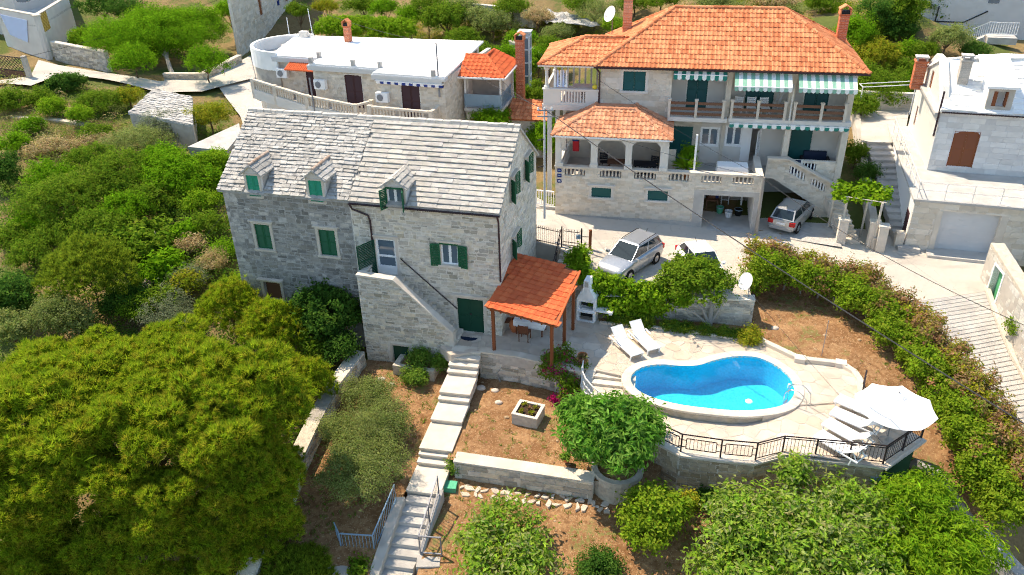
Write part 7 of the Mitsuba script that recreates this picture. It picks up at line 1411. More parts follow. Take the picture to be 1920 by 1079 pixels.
def sample_blobs(blobs, n, rng, lo=.70, hi=1.04, zmin=-.55, amp=.0, gap=0.0, inner=.25):
    """points on the uneven outside of a union of lumps (some inside), with gaps"""
    B = np.array(blobs, float); r = B[:, 3:6]; w = (r[:, 0] * r[:, 1] + r[:, 0] * r[:, 2] + r[:, 1] * r[:, 2]); w /= w.sum(); out, dirs = [], []; got = 0; tries = 0; sc = 1.6 / max(.35, float(np.median(r)))
    while got < n and tries < 40:
        tries += 1; k = rng.choice(len(B), n, p=w); d = unit(rng.normal(size=(n, 3))); keep = d[:, 2] > zmin; k, d = k[keep], d[keep]; t = rng.uniform(lo, hi, (len(k), 1)); p = B[k, :3] + d * r[k]
        if amp: t = t + amp * 2 * (meshkit.fbm(p * sc, 3)[:, None] - .5) + (rng.random((len(k), 1)) < .06) * amp * .9
        deep = rng.random((len(k), 1)) < inner; t = np.where(deep, t * rng.uniform(.55, .85, t.shape), t); p = B[k, :3] + d * r[k] * t; ins = np.zeros(len(p), bool)
        for b in B:
            q = (p - b[:3]) / b[3:6]; ins |= (q * q).sum(1) < .40
        ins &= ~deep[:, 0]
        if gap: ins |= meshkit.fbm(p * sc * .9 + 31, 3) < gap
        p, d = p[~ins], unit(d[~ins] / r[k][~ins]); out.append(p); dirs.append(d); got += len(p)
    return np.vstack(out)[:n], np.vstack(dirs)[:n]
def lumps(x, y, z, rx, rz, n, rng, ry=None, spread=.62, size=.52):
    """a crown as several uneven lumps"""
    ry = ry or rx; out = [(x, y, z, rx * .72, ry * .72, rz * .72)]
    for k in range(n):
        a = 2.4 * k + rng.uniform(0, .8); s = math.sqrt((k + .5) / n); h = rng.uniform(-.5, .8) * (1.1 - .5 * s); q = size * rng.uniform(.7, 1.25)
        out.append((x + rx * spread * s * math.cos(a), y + ry * spread * s * math.sin(a), z + rz * spread * h, rx * q, ry * q, rz * q))
    return out
def limbs(root, base, blobs, r, mat, rng, most=7):
    base = np.array(base, float); c = np.mean([b[:3] for b in blobs], 0); fork = base + (c - base) * .45; m = MB().tube([base - [0, 0, .2], base + (fork - base) * .5 + rng.normal(0, .05, 3) * [1, 1, 0], fork], [r, r * .85, r * .7], 8)
    part(root, 'trunk', m, mat)
    for b in blobs[:most]:
        e = np.array(b[:3]); md = fork + (e - fork) * .5 + rng.normal(0, .12, 3); part(root, 'limb', MB().tube([fork, md, e], [r * .55, r * .35, r * .12], 6), mat)
def plant(name, label, cat, blobs, n, leaf, pal, base=None, tr=.08, bark='bark_brown', per=14, cr=.16, up=.5, needles=False, group=None, rng=RG, extra=None, droop=0.0, lo=.78, zmin=-.55, amp=.22, gap=.40, inner=.25):
    k = thing(name, label, cat, group); n = int(n * (.60 if needles else .50 if n > 1500 else 1)); nc = max(4, n // per); p, d = sample_blobs(blobs, nc, rng, lo, 1.02, zmin, amp, gap, inner); nc = len(p)
    if needles: v, f, c = needle_mesh(p, unit(d + [0, 0, up] + rng.normal(0, .25, d.shape)), per, leaf[0], leaf[1], colours(pal, per, nc, rng, .14), rng)
    else:
        ax0 = unit(d + [0, 0, .35] + rng.normal(0, .35, d.shape)); cn = unit(d * .7 + [0, 0, up] + rng.normal(0, .32, d.shape)); a_ = rng.uniform(-1.5, 1.2, (nc * per, 1)) * cr
        q = np.repeat(p, per, 0) + np.repeat(ax0, per, 0) * a_ + rng.normal(0, cr * .55, (nc * per, 3)); nr = np.repeat(cn, per, 0) + rng.normal(0, .38, (nc * per, 3)); ax = np.repeat(ax0, per, 0) * .6 + rng.normal(0, .6, (nc * per, 3))
        if droop: ax = np.repeat(d, per, 0) + rng.normal(0, .5, (nc * per, 3)) - [0, 0, droop]
        v, f, c = leaf_mesh(q, nr, leaf[0] * 1.32, leaf[1] * 1.32, colours(pal, per, nc, rng), rng, ax)
    part(k, 'crown', MB().add(v, f, c), 'leaf')
    if extra:
        for nm, pal2, m_, lf in extra:
            p, d = sample_blobs(blobs, m_, rng, .95, 1.08, 0 if nm != 'blossom' else -.4); q = np.repeat(p, 8, 0) + rng.normal(0, .07, (len(p) * 8, 3)); v, f, c = leaf_mesh(q, np.repeat(d, 8, 0) + rng.normal(0, .6, (len(q), 3)), *lf, colours(pal2, 8, len(p), rng), rng); part(k, nm, MB().add(v, f, c), 'leaf', kind='stuff')
    if base is not None: limbs(k, base, blobs, tr, bark, rng)
    return k
def bush(label, c, rx, rz, n, pal, leaf=(.11, .06), lumps_n=6, name='shrub', cat='shrub', base=True, ry=None, **kw):
    b = lumps(*c, rx, rz, lumps_n, RG, ry); g = float(ground_z(c[0], c[1])[0]); return plant(name, label, cat, b, n, leaf, pal, base=(c[0], c[1], min(g, c[2] - rz * .7)) if base else None, **kw)
# the big pine at the lower left
pr_ = np.random.default_rng(3); px0, py0, _ = (-14.39,23.29,3.4); boughs = []
for k in range(58):          # the flat top
    a = 2.39996 * k; s = math.sqrt((k + .5) / 58); boughs.append((px0 + 6.3 * s * math.cos(a), py0 + 3.5 * s * math.sin(a), 3.5 - 1.5 * s ** 3 + pr_.uniform(-.55, .5), pr_.uniform(.95, 1.5)))
for k in range(72):          # the steep near side
    x = px0 + pr_.uniform(-6.4, 6.0); e = math.sqrt(max(.05, 1 - ((x - px0) / 6.6) ** 2)); boughs.append((x, py0 - 3.5 * e + pr_.uniform(-.7, .5), pr_.uniform(-3.2, 2.0), pr_.uniform(.75, 1.2)))
for k in range(22):          # low boughs reaching towards the viewer on the left
    x = px0 + pr_.uniform(-6.2, 1.6); boughs.append((x, py0 - 5.3 + pr_.uniform(-1.6, .8) - .2 * (px0 - x) * .4, pr_.uniform(-2.6, -.6), pr_.uniform(.6, 1.0)))
for k in range(16):
    boughs.append((px0 + 5.3 + pr_.uniform(-.6, .5), py0 + pr_.uniform(-3.0, 2.0), pr_.uniform(-1.6, 2.2), pr_.uniform(.7, 1.0)))
for k in range(30):          # the shoulder between top and near side
    x = px0 + pr_.uniform(-6, 5.6); boughs.append((x, py0 - 3.1 * math.sqrt(max(.05, 1 - ((x - px0) / 6.6) ** 2)) + pr_.uniform(-.8, .6), pr_.uniform(1.2, 2.9), pr_.uniform(.8, 1.2)))
pine = thing('pine_tree', 'huge spreading pine with layered yellow green needles filling the lower left', 'tree')
for vnt in range(3):         # three bough shapes, each a cushion of needle tufts
    sub = [(*(pr_.normal(0, .36, 3) * [1, 1, .45]), *(pr_.uniform(.30, .46) * np.array([1, 1, .62]))) for _ in range(9)]
    p, d = sample_blobs(sub, 420, pr_, .75, 1.05, -.45, .10, 0, .0); v, f, c = needle_mesh(p, unit(d + [0, 0, .6] + pr_.normal(0, .22, d.shape)), 22, .19, .030, colours('pine', 22, len(p), pr_, .14), pr_)
    v2, f2, c2 = leaf_mesh(pr_.normal(0, .3, (40, 3)) * [1, 1, .3] - [0, 0, .1], pr_.normal(0, .4, (40, 3)) + [0, 0, 1], .3, .05, colours('pine', 1, 40, pr_), pr_)
    m = MB().add(v, f, c).add(v2, f2, c2); tw = MB()
    scene[f'bough_shape_{"abc"[vnt]}'] = {'type': 'shapegroup', 'bough': mikit.ply(m.arrays(), 'leaf', color=np.vstack(m.C))}
for k, (x, y, z, r) in enumerate(boughs):
    scene[fresh(pine + '__bough')] = {'type': 'instance', 'shapegroup': {'type': 'ref', 'id': f'bough_shape_{"abc"[k % 3]}'}, 'to_world': T().translate([x, y, z]).rotate([0, 0, 1], float(pr_.uniform(0, 360))).rotate([1, 0, 0], float(pr_.normal(0, 10))).scale([r, r, r * float(pr_.uniform(.8, 1.1))])}
pt0 = np.array([px0 + .5, py0 - .8, -3.3]); part(pine, 'trunk', MB().tube([pt0, pt0 + [.2, .3, 2.2], pt0 + [0, .2, 5.2]], [.34, .28, .12], 10), 'bark_brown')
for k in range(20):
    b = np.array(boughs[k * 3 % 58][:3]); s = pt0 + [.1, .25, 1.4 + 3.0 * (k / 26)]; part(pine, 'limb', MB().tube([s, (s + b) / 2 + [0, 0, .15], b - [0, 0, .5]], [.08, .05, .02], 6), 'bark_brown')
def young_pine(label, c, r, h, n, pal='pine'):
    b = []
    for k in range(14):
        a = 2.4 * k; s = math.sqrt((k + .5) / 14); b.append((c[0] + r * .75 * s * math.cos(a), c[1] + r * .75 * s * math.sin(a), c[2] + h * (.55 - .75 * s) + RG.uniform(-.15, .15), r * .38, r * .38, h * .42))
    plant('young_pine', label, 'tree', b, n, (.22, .030), pal, base=(c[0], c[1], c[2] - h * 1.1), tr=.07, needles=True, per=20, up=2.0, gap=.0, amp=.3)
young_pine('feathery young pine with upright shoots left of the stone path', (-20.78,34.86,1.9), 2.3, 2.2, 60000, 'pinedark'); young_pine('young pine left of the old house corner', (-13.37,32.61,0.9), 1.5, 1.7, 40000); young_pine('young pine in front of the basement ledge', (-11.09,31.33,0.6), 1.5, 1.6, 42000); young_pine('small bright pine beside the top of the boundary wall', (-8.64,28.13,-0.3), .95, 1.2, 18000)
young_pine('young pine between the big pine and the boundary wall', (-10.32,28.64,-0.2), 1.4, 1.3, 34000); young_pine('low dark pine at the bottom edge left of the lower stairs', (-7.89,19.79,-2.6), 1.35, .7, 32000, 'pinedark')
# broadleaf trees and shrubs, left side
bush('dark glossy broadleaf tree in front of the rubble stair wall', (-8.79,32.41,0.6), 1.75, 1.75, 30000, 'dark', (.15, .075), 9, 'broadleaf_tree', 'tree', tr=.12)
bush('dark round evergreen shrub at the far left of the thicket', (-25.9,43.28,2.1), 2.6, 1.9, 30000, 'mid', (.11, .06), 9); bush('tall shrub in the middle of the left thicket', (-23.7,45.95,2.3), 2.4, 1.7, 26000, 'mid', (.11, .06), 8); bush('broad lime green shrub against the old house gable side', (-20.14,46.09,2.5), 2.5, 1.5, 28000, 'bright', (.12, .065), 8); bush('bright green shrub beside the flat concrete roof', (-18.77,48.36,2.3), 1.3, 1.0, 12000, 'lime', (.11, .06), 6)
bush('pale olive green shrub above the left thicket', (-25.51,52.88,2.2), 2.5, 1.2, 24000, 'olive', (.09, .035), 8); bush('grey green bush below the stone shed', (-24.8,55.97,2.3), 2.3, 1.3, 22000, 'grey', (.09, .035), 7); bush('light shrub at the foot of the gable', (-17.99,46.46,1.6), 1.0, .9, 9000, 'bright', (.11, .06), 5)
bush('fig tree with bare grey branches beside the stone path', (-19.82,39.18,1.2), 1.9, 1.0, 5200, 'mid', (.20, .14), 8, 'fig_tree', 'tree', bark='bark_grey', tr=.09, per=8, cr=.2); bush('fig shrub in front of the path', (-18.09,36.88,0.9), 1.3, .8, 3600, 'bright', (.19, .13), 6, 'fig_tree', 'tree', bark='bark_grey', tr=.07, per=8, cr=.2); bush('low green shrub behind the bare fig branches', (-22.46,40.59,1.4), 1.7, 1.1, 14000, 'mid', (.11, .06), 6)
bush('leafy sprig shrub by the left house corner', (-18.02,40.08,1.2), .9, .7, 4200, 'bright', (.15, .09), 5); bush('shrub with yellow blossoms beside the stone shed', (-21.69,57.02,2.8), 1.7, 1.1, 15000, 'yellow', (.09, .05), 7); bush('small yellow green bush on the dry slope', (-34.66,60.29,2.6), 1.2, .9, 10000, 'lime', (.09, .05), 5); bush('green bush right of the yellow green bush on the slope', (-31.41,61.17,2.8), 1.9, 1.1, 17000, 'mid', (.09, .05), 7); bush('dark ivy covered bush below the lane', (-36.13,65.46,3.2), 1.7, .9, 14000, 'dark', (.11, .08), 6)
bush('dense bush at the left edge below the lattice gate', (-38.45,61.07,3), 1.6, 1.1, 12000, 'mid', (.11, .06), 6); bush('bush at the left edge above the round evergreen', (-32.04,48.15,2), 1.2, 1.3, 9000, 'dark', (.11, .06), 5); bush('dark green tree at the left edge beside the olive green bush', (-24.98,34.43,0.6), 1.6, 1.6, 16000, 'dark', (.12, .065), 6, 'broadleaf_tree', 'tree'); bush('olive green round bush left of the big pine', (-21.9,32.77,0.6), 1.3, 1.0, 16000, 'olive', (.10, .03), 6); bush('grey green bush behind the big pine', (-16.59,33.35,0.1), 1.3, .8, 14000, 'grey', (.09, .03), 6); bush('dark bush in the shade behind the big pine', (-19.28,34.67,0.3), 1.4, .9, 13000, 'dark', (.10, .05), 6)
bush('pale dry bush at the foot of the left house corner', (-16.54,36.2,0.6), 1.1, .6, 8000, 'grey', (.09, .03), 5); bush('straw coloured bush by the iron post on the left', (-15.69,37.55,0.8), .9, .5, 6000, 'straw', (.10, .03), 5); bush('low green bush right of the feathery pine', (-18.28,33.76,0.2), 1.0, .7, 8000, 'mid', (.10, .05), 5)
# upper left and behind
acb = lumps(*(-31.79,75.68,4.9), 6.6, 2.9, 34, RG, 6.0, .68, .32); plant('feathery_tree', 'big bright green feathery tree over the lane at the upper left', 'tree', acb, 190000, (.15, .045), 'bright', base=(-28.12,68.19,2.5), tr=.22, bark='bark_grey', per=18, cr=.26, up=.6, amp=.22, gap=.36)
bush('dark tree behind the feathery tree at the top edge', (-40.23,83.76,6.2), 2.6, 1.7, 14000, 'dark', (.13, .07), 6, 'broadleaf_tree', 'tree'); bush('bright tree at the top edge left of the corner house', (-26.87,81.47,5.8), 1.7, 1.3, 12000, 'bright', (.13, .06), 5, 'broadleaf_tree', 'tree'); bush('shrub beside the beige house terrace', (-39.68,76.89,4.2), 1.1, 1.3, 8000, 'lime', (.12, .06), 5)
h0, h1 = np.array((-15.58,73.17,5.6)), np.array((-9.08,71.53,5.6)); hb = [(*(h0 + (h1 - h0) * k / 7), 1.35, 1.9, .85) for k in range(8)]; plant('clipped_hedge', 'broad clipped bright green hedge behind the white flat roof', 'hedge', hb, 60000, (.14, .06), 'lime', per=14, cr=.12, up=.9)
bush('yellow green shrub with purple flowers at the top centre left', (-17.89,83.66,5.4), 1.5, 1.0, 10000, 'yellow', (.10, .05), 5); bush('bush behind the clipped hedge', (-14.06,82.63,5.8), 1.8, 1.0, 11000, 'mid', (.11, .06), 5); bush('dark green leafy tree above the flat roof', (-5.4,74.46,5.8), 2.2, 1.9, 24000, 'mid', (.13, .07), 8, 'broadleaf_tree', 'tree', tr=.12); bush('loose olive shrub right of the leafy tree at the top', (-1.09,73.32,5.6), 2.0, 1.4, 15000, 'olive', (.11, .05), 7); bush('green shrub beside the tall brick chimney', (-1.86,63.9,5.2), 1.3, .9, 9000, 'mid', (.11, .06), 5)
bush('bright shrub left of the gallery', (2.54,63.89,4.6), 1.5, 1.1, 11000, 'bright', (.11, .06), 6); bush('shrub under the vent stack', (0.38,61.5,3.6), 1.3, 1.1, 10000, 'mid', (.11, .06), 6); bush('climbing shrub by the gallery posts', (1.89,57.73,3.2), 1.2, 1.4, 12000, 'mid', (.11, .06), 6); bush('vine shrub with pale flowers behind the old house gable', (2.16,53.02,2.9), 1.1, 1.2, 11000, 'bright', (.11, .06), 6); bush('round bright tree between the old house and the arcade', (2.38,50.05,2.6), 1.2, 1.5, 15000, 'bright', (.11, .065), 7, 'broadleaf_tree', 'tree')
bush('bright shrub behind the ridge of the old house', (-0.95,50.73,4), 1.4, .8, 10000, 'bright', (.11, .06), 5); bush('olive tree on the rocky mound', (7.7,71.73,6.6), 1.9, 1.2, 12000, 'olive', (.10, .04), 6, 'olive_tree', 'tree'); bush('grey shrub at the foot of the rocky mound', (4.34,69.27,5.4), 1.6, .8, 10000, 'olive', (.10, .04), 5); bush('tree at the top edge behind the orange roof', (11.32,73,7), 1.8, 1.0, 10000, 'mid', (.11, .06), 5); bush('small bright shrub beside the orange roof', (9.05,69.35,5.8), 1.0, .7, 7000, 'lime', (.11, .06), 4)
for k in range(4): bush(('leftmost', 'second', 'third', 'rightmost')[k] + ' of four low shrubs on the terraces above the orange roof', [(16.21,74.03,6.8), (21.1,72.87,6.8), (26.21,73.76,5.8), (28.03,70.8,5.6)][k], 1.4, .7, 7000, ('olive', 'straw', 'mid', 'yellow')[k], (.10, .05), 4)
# upper right
bush('yellow green shrub at the right end of the orange roof', (26.37,57.75,5.7), 1.9, 1.5, 19000, 'yellow', (.11, .06), 7); bush('loose green shrub above the patio wall', (25.39,53.46,4.6), 2.0, 1.3, 16000, 'mid', (.11, .055), 7); bush('bright tree beside the red brick chimney', (25.57,59.68,6.8), 1.7, 1.5, 15000, 'bright', (.11, .06), 7, 'broadleaf_tree', 'tree'); bush('dark leafy tree above the tarpaulin', (28.66,61.98,7.8), 1.9, 1.5, 16000, 'dark', (.12, .065), 7, 'broadleaf_tree', 'tree'); bush('climber on the corner of the grey house', (29.87,61.24,8.1), 1.2, 1.6, 10000, 'mid', (.12, .065), 5); bush('loose shrub right of the tarpaulin', (31.53,58.26,6.7), 1.6, 1.0, 12000, 'olive', (.11, .05), 6); bush('shrub behind the white chimney house', (30.13,58.13,5.9), 1.2, .8, 9000, 'mid', (.11, .05), 5); bush('small shrub below the patio wall', (23.27,51.28,4.2), 1.3, .9, 10000, 'mid', (.11, .055), 5)
bush('shrub in the raised strip beside the steps', (20.76,45.46,2.9), .8, .9, 7000, 'mid', (.10, .05), 5); bush('conifer bush in the strip between the steps', (20.59,43.18,2.7), .8, .7, 7000, 'dark', (.10, .03), 5)
# vine pergola over the short steps
vp = thing('vine_pergola', 'small vine pergola of pale posts over the short steps', 'pergola'); vb = [np.array(p) for p in ((17.36,37.87,0.95), (18.75,36.92,0.95))]; vt = 3.5
for q in vb:
    for dy in (0, 1.6): part(vp, 'post', MB().tube([q + [0, dy, -.3], [q[0], q[1] + dy, vt]], .06, 8), 'cut_stone')
for dy in (0, .8, 1.6): part(vp, 'bar', MB().tube([vb[0] * [1, 1, 0] + [-.2, dy, vt], vb[1] * [1, 1, 0] + [.2, dy, vt]], .025, 6), 'cut_stone')
m_ = (vb[0] + vb[1]) / 2; plant('grape_vine', 'lime green grape vine lying over the small pergola above the short steps', 'vine', [(m_[0] + RG.uniform(-1, 1), m_[1] + .8 + RG.uniform(-.6, .6), vt + RG.uniform(-.1, .2), .5, .5, .28) for _ in range(14)], 5200, (.15, .12), 'lime', per=8, cr=.14, up=1.0)
# ivy on the street wall, tree and bed below it
ib = [(*np.array(p), .62, .55, .75) for p in ((3.38,33.57,1.5), (4.02,32.78,1.4), (4.75,32.56,1.3), (5.46,32.28,1.3), (6.21,31.99,1.3), (6.93,31.71,1.3), (7.64,31.75,1.4))] + [(*np.array(p), .5, .4, .6) for p in ((4.47,32.09,0.8), (5.09,32.01,0.6), (6.72,31.84,0.8), (4.73,32.26,0.9), (5.46,32.07,0.7), (6.08,31.97,0.6), (4.06,32.54,0.9))]
plant('ivy', 'thick yellow green ivy hanging over the street wall behind the barbecue', 'ivy', ib, 26000, (.13, .09), 'lime', per=12, cr=.12, up=.6)
bush('lime green shrub beside the gate steps', (3.33,35.03,1.6), .55, .9, 6000, 'lime', (.11, .07), 5)
bush('leafy tree with crooked grey trunks in front of the parked white car', (8.41,32.22,2.1), 1.65, .85, 21000, 'mid', (.12, .075), 11, 'leafy_tree', 'tree', base=False, amp=.3, gap=.43); k = 'leafy_tree'; q = np.array((9.08,31.21,0.05))
for e, r in (((8.04,31.56,1.5), .07), ((9.02,31.73,1.8), .10), ((7.17,31.39,1.2), .05), ((9.72,31.31,1.6), .06)): e = np.array(e); part(k, 'trunk', MB().tube([q, q + (e - q) * .45 + [.1, 0, .2], e], [r * 1.3, r, r * .6], 8), 'bark_grey')
bb = thing('bed_border', 'stone edging of the narrow planting bed under the ivy wall', 'edging'); bpts = [np.array(p) for p in ((4.06,31.76,0.02), (5.9,31.4,0.02), (8.02,30.85,0.02), (10.47,29.94,0.02))]
for a, b in zip(bpts[:-1], bpts[1:]):
    for t in np.arange(0, .99, .2): part(bb, 'edge_stone', MB().bar(a + (b - a) * t, a + (b - a) * (t + .19), .14, .16, c=(R.random(), R.random())), 'cut_stone')
v, f = sheet([(4.05,32.18), (4.06,31.79), (5.91,31.43), (8.03,30.88), (10.59,29.92), (11.01,31.11), (7.97,31.81)], lambda x, y: .03 + 0 * x, .3, RG); struct('planting_bed', (v, f), 'soil')
gcv = fresh('ground_cover'); labels[gcv] = {'label': 'low herbs and weeds growing in the narrow bed under the ivy wall', 'category': 'plants', 'kind': 'stuff'}
gb = [(*(np.array((4.47,31.91,0.15)) * (1 - t) + np.array((10.52,30.18,0.15)) * t), RG.uniform(.18, .42), .24, RG.uniform(.08, .42)) for t in RG.random(30)]; p, d = sample_blobs(gb, 1500, RG); v, f, c = leaf_mesh(np.repeat(p, 10, 0) + RG.normal(0, .07, (len(p) * 10, 3)), np.repeat(d, 10, 0) + [0, 0, .7] + RG.normal(0, .5, (len(p) * 10, 3)), .10, .04, colours(PAL['mid'] + PAL['yellow'][:1] + PAL['dark'], 10, len(p), RG), RG); MB().add(v, f, c).into(gcv, 'leaf')
bush('yellow green shrub at the right end of the bed by the pool deck border', (10.65,30.03,0.3), .55, .4, 5000, 'yellow', (.09, .04), 5)
# hedge at the right: single shrubs in a row, half of them browned
HP = [np.array(p) for p in ((11.43,34.17,0.95), (13.45,33.7,0.8), (15.27,32.92,0.6), (16.66,31.16,0.3), (17.45,28.89,-0.1), (17.73,26.59,-0.5), (17.81,24.31,-1), (17.82,22.3,-1.5), (17.87,20.24,-2.1))]
cum = np.r_[0, np.cumsum([np.linalg.norm(b - a) for a, b in zip(HP[:-1], HP[1:])])]; nh = 22
def hpos(s): k = min(np.searchsorted(cum, s, 'right') - 1, len(HP) - 2); w = (s - cum[k]) / (cum[k + 1] - cum[k]); return HP[k] * (1 - w) + HP[k + 1] * w
ordn = ['first', 'second', 'third', 'fourth', 'fifth', 'sixth', 'seventh', 'eighth', 'ninth', 'tenth', 'eleventh', 'twelfth', 'thirteenth', 'fourteenth', 'fifteenth', 'sixteenth', 'seventeenth', 'eighteenth', 'nineteenth', 'twentieth', 'twenty first', 'twenty second']
for k in range(nh):
    c = hpos(cum[-1] * (k + .3) / nh); t = hpos(min(cum[-1], cum[-1] * (k + .3) / nh + .1)) - c; sd = np.array([t[1], -t[0], 0]); sd = sd / np.linalg.norm(sd); brown = RG.random()
    for row in (0, 1):
        o = c + sd * (.5 if row == 0 else -.55) + [0, 0, .75 if row == 0 else .9]; o = o + RG.normal(0, .12, 3); pal = PAL['hedge'] + (PAL['dead'][:1] if brown > .6 else []) if row == 0 else (PAL['dead'] * 3 + PAL['yellow'] if brown > .25 else PAL['yellow'] + PAL['dead'][:2])
        plant('hedge_shrub', ordn[k] + ' shrub from the street in the ' + ('green garden side' if row == 0 else 'browned ramp side') + ' row of the hedge', 'shrub', lumps(*o, .88, .95, 6, RG, None, .75, .42), 6600 if row == 0 else 4200, (.10, .06), pal, base=c + [0, 0, -.2], tr=.04, per=12, cr=.15, bark='bark_grey', amp=.4, gap=.46, group=('green' if row == 0 else 'browned') + ' shrubs of the hedge along the ramp')
# trees in front
bush('dark green walnut tree in the round stone planter', (3.72,23.46,0.35), 1.75, 1.4, 19000, 'walnut', (.24, .075), 10, 'walnut_tree', 'tree', tr=.11, per=10, cr=.17, up=.35, droop=.35); bush('walnut side bough over the curved railing', (2.51,24.98,0.2), .75, .55, 3200, 'walnut', (.22, .07), 5, 'walnut_bough', 'shrub', per=10, droop=.35)
bush('citrus shrub with yellow green leaves standing in the lower bed', (4.81,20.82,-1.4), 1.25, 1.15, 15000, 'hedge', (.12, .065), 9, 'citrus_tree', 'tree', tr=.07); bush('small yellow citrus twig right of the citrus shrub', (6.18,21.28,-1.2), .45, .4, 1600, 'yellow', (.10, .06), 4)
FGS = [('fig tree at the bottom centre left of the bare bed', (-0.5,19.83,-1.7), 2.1, 1.0, 11000), ('fig tree in front of the retaining wall, left of the big group', (7.81,19.91,-0.9), 1.6, 1.0, 8500), ('fig tree at the bottom edge right of the citrus shrub', (7.21,18.41,-1.4), 1.7, .9, 9000), ('fig tree in the middle of the bottom right group', (9.7,19.3,-0.7), 2.0, 1.2, 12000), ('fig tree at the bottom edge in the right group', (10.47,17.86,-1), 2.0, 1.1, 11000), ('fig tree close below the wall plaque', (11.66,20.24,-0.6), 1.4, .9, 7000), ('tall top sprig of fig before the stone wall', (9.99,21.59,-0.2), .55, .6, 1100)]
for lab, c, rx, rz, n in FGS: bush(lab, c, rx, rz, n, 'fig', (.17, .07), 12, 'fig_tree', 'tree', bark='bark_grey', tr=.08, per=9, cr=.26, up=.6, lo=.6, amp=.35, gap=.45, inner=.35)
for lab, c, rx, rz, n in (('almond tree with narrow leaves right of the green end wall', (13.87,20.42,-0.6), 1.5, 1.1, 12000), ('almond tree at the lower right below the soil strip', (14.38,18.69,-1.2), 1.6, 1.1, 12000), ('almond tree at the bottom edge left of the gutter path', (12.61,18.29,-1.2), 1.4, 1.0, 10000)): bush(lab, c, rx, rz, n, 'lime', (.20, .045), 9, 'almond_tree', 'tree', bark='bark_grey', tr=.08, per=10, cr=.18, up=.4, droop=.2)
bush('dark round bush at the bottom edge left of the bare bed', (2.93,19.45,-2.4), .95, .55, 9000, 'dark', (.08, .045), 5); bush('small dark bush at the foot of the retaining wall', (7.27,22.34,-2), .6, .35, 3500, 'dark', (.09, .05), 4)
# tamarisk shrubs left of the stairs
for lab, c, rx, rz, n in (('feathery tamarisk shrub nearest the trough', (-6.3,27.69,-0.9), 1.25, .85, 24000), ('broad feathery tamarisk in the middle of the left bed', (-5.49,25.83,-1), 1.3, .85, 27000), ('large olive green tamarisk over the head of the lower stairs', (-6.11,23.66,-1.1), 1.75, 1.0, 44000), ('small tamarisk by the boundary wall', (-7.12,25.72,-1), .8, .6, 11000)): bush(lab, c, rx, rz, n, 'olive', (.085, .022), 8, 'tamarisk', 'shrub', tr=.06, per=16, cr=.16, up=.5, amp=.3, gap=.38)
# bougainvillea
plant('bougainvillea', 'bougainvillea with magenta blossoms climbing the terrace wall by the pergola post', 'shrub', [(*np.array(p), .45, .4, .5) for p in ((1.67,28.85,0.1), (2.25,28.84,0.2), (2.73,28.36,-0.1), (1.99,28.28,-0.3), (2.29,27.66,-0.7), (1.54,28.56,-0.2), (2.47,27.95,-0.5))], 7000, (.10, .05), 'mid', base=(2.17,28.13,-1.4), tr=.04, per=10, cr=.14, extra=[('blossom', 'magenta', 60, (.09, .07))])
bsm = thing('fallen_blossom', 'cluster of magenta blossom hanging lowest beside the soil', 'blossom'); p = np.array((1.72,27.53,-1.1)); v, f, c = leaf_mesh(p + RG.normal(0, .10, (160, 3)), RG.normal(size=(160, 3)), .10, .08, colours('magenta', 1, 160, RG), RG); part(bsm, 'petals', MB().add(v, f, c), 'leaf', kind='stuff')
# yucca, planter flowers, trough herbs, pots
def rosette(name, label, at, n, ln, wd, pal, stem=0):
    k = thing(name, label, 'plant'); at = np.array(at, float); a = RG.uniform(0, 6.28, n); e = RG.uniform(.15, 1.3, n); d = np.c_[np.cos(a) * np.cos(e), np.sin(a) * np.cos(e), np.sin(e)]; p = at + [0, 0, stem] + d * ln * .5; v, f, c = leaf_mesh(p, np.cross(d, unit(np.cross(d, [0, 0, 1.0]))) * -1, ln, wd, colours(pal, 1, n, RG), RG, axis=d); part(k, 'leaves', MB().add(v, f, c), 'leaf')
    if stem: part(k, 'stem', MB().tube([at, at + [0, 0, stem]], .05, 8), 'bark_brown')
    return k
rosette('yucca', 'spiky bright green yucca on the middle terrace', RF.w([7.0, 1.2, 3.7]), 110, .9, .07, 'lime', .35); pot('clay pot holding the yucca on the middle terrace', RF.w([7.0, 1.2, 3.35]), .22, .35); bush('leafy potted plant behind the yucca', tuple(RF.w([7.05, 2.2, 4.5])), .4, .5, 1800, 'bright', (.16, .08), 4, base=False)
for k, (px, py) in enumerate(((.28, .28), (.72, .30), (.5, .55), (.25, .75), (.75, .72))): q = PF_.w([px, py, hh + .02]); rosette('planter_flower', ('front left', 'front right', 'middle rust red', 'back left', 'back right')[k] + ' small flower in the square planter box', q, 26, .18, .05, 'dead' if k == 2 else 'yellow')
bush('herbs spilling over the left end of the stone trough', (-4.21,30.28,-0.6), .6, .35, 5200, 'herb', (.075, .05), 5, base=False); bush('herbs growing in front of the stone trough', (-4.41,29.41,-1.1), .7, .35, 6000, 'herb', (.075, .05), 5, base=False); bush('herbs at the right end of the trough beside the steps', (-3.28,30.02,-0.8), .45, .5, 4200, 'herb', (.075, .05), 5, base=False); bush('herb clump at the end of the low garden wall', (-2.44,24.25,-1.75), .32, .3, 1500, 'herb', (.07, .045), 4, base=False); bush('shrub on the concrete landing left of the stairs', (-5.8,20.24,-3), .35, .35, 1100, 'mid', (.12, .07), 4, base=False); bush('bush growing from the plastered wall at the right edge', (22.44,29.48,0.6), .6, .5, 3000, 'mid', (.11, .05), 4, base=False)
for k, at in enumerate(((1.94,23.57,-0.98), (2.94,28.31,0.35))): bush('plant in the ' + ('clay pot on the low garden wall' if k == 0 else 'yellow orange pot at the deck steps'), (at[0], at[1], at[2] + .12), .2, .18, 500, ('herb', 'dead')[k], (.09, .05), 3, 'potted_plant', 'plant', base=False, cr=.06)
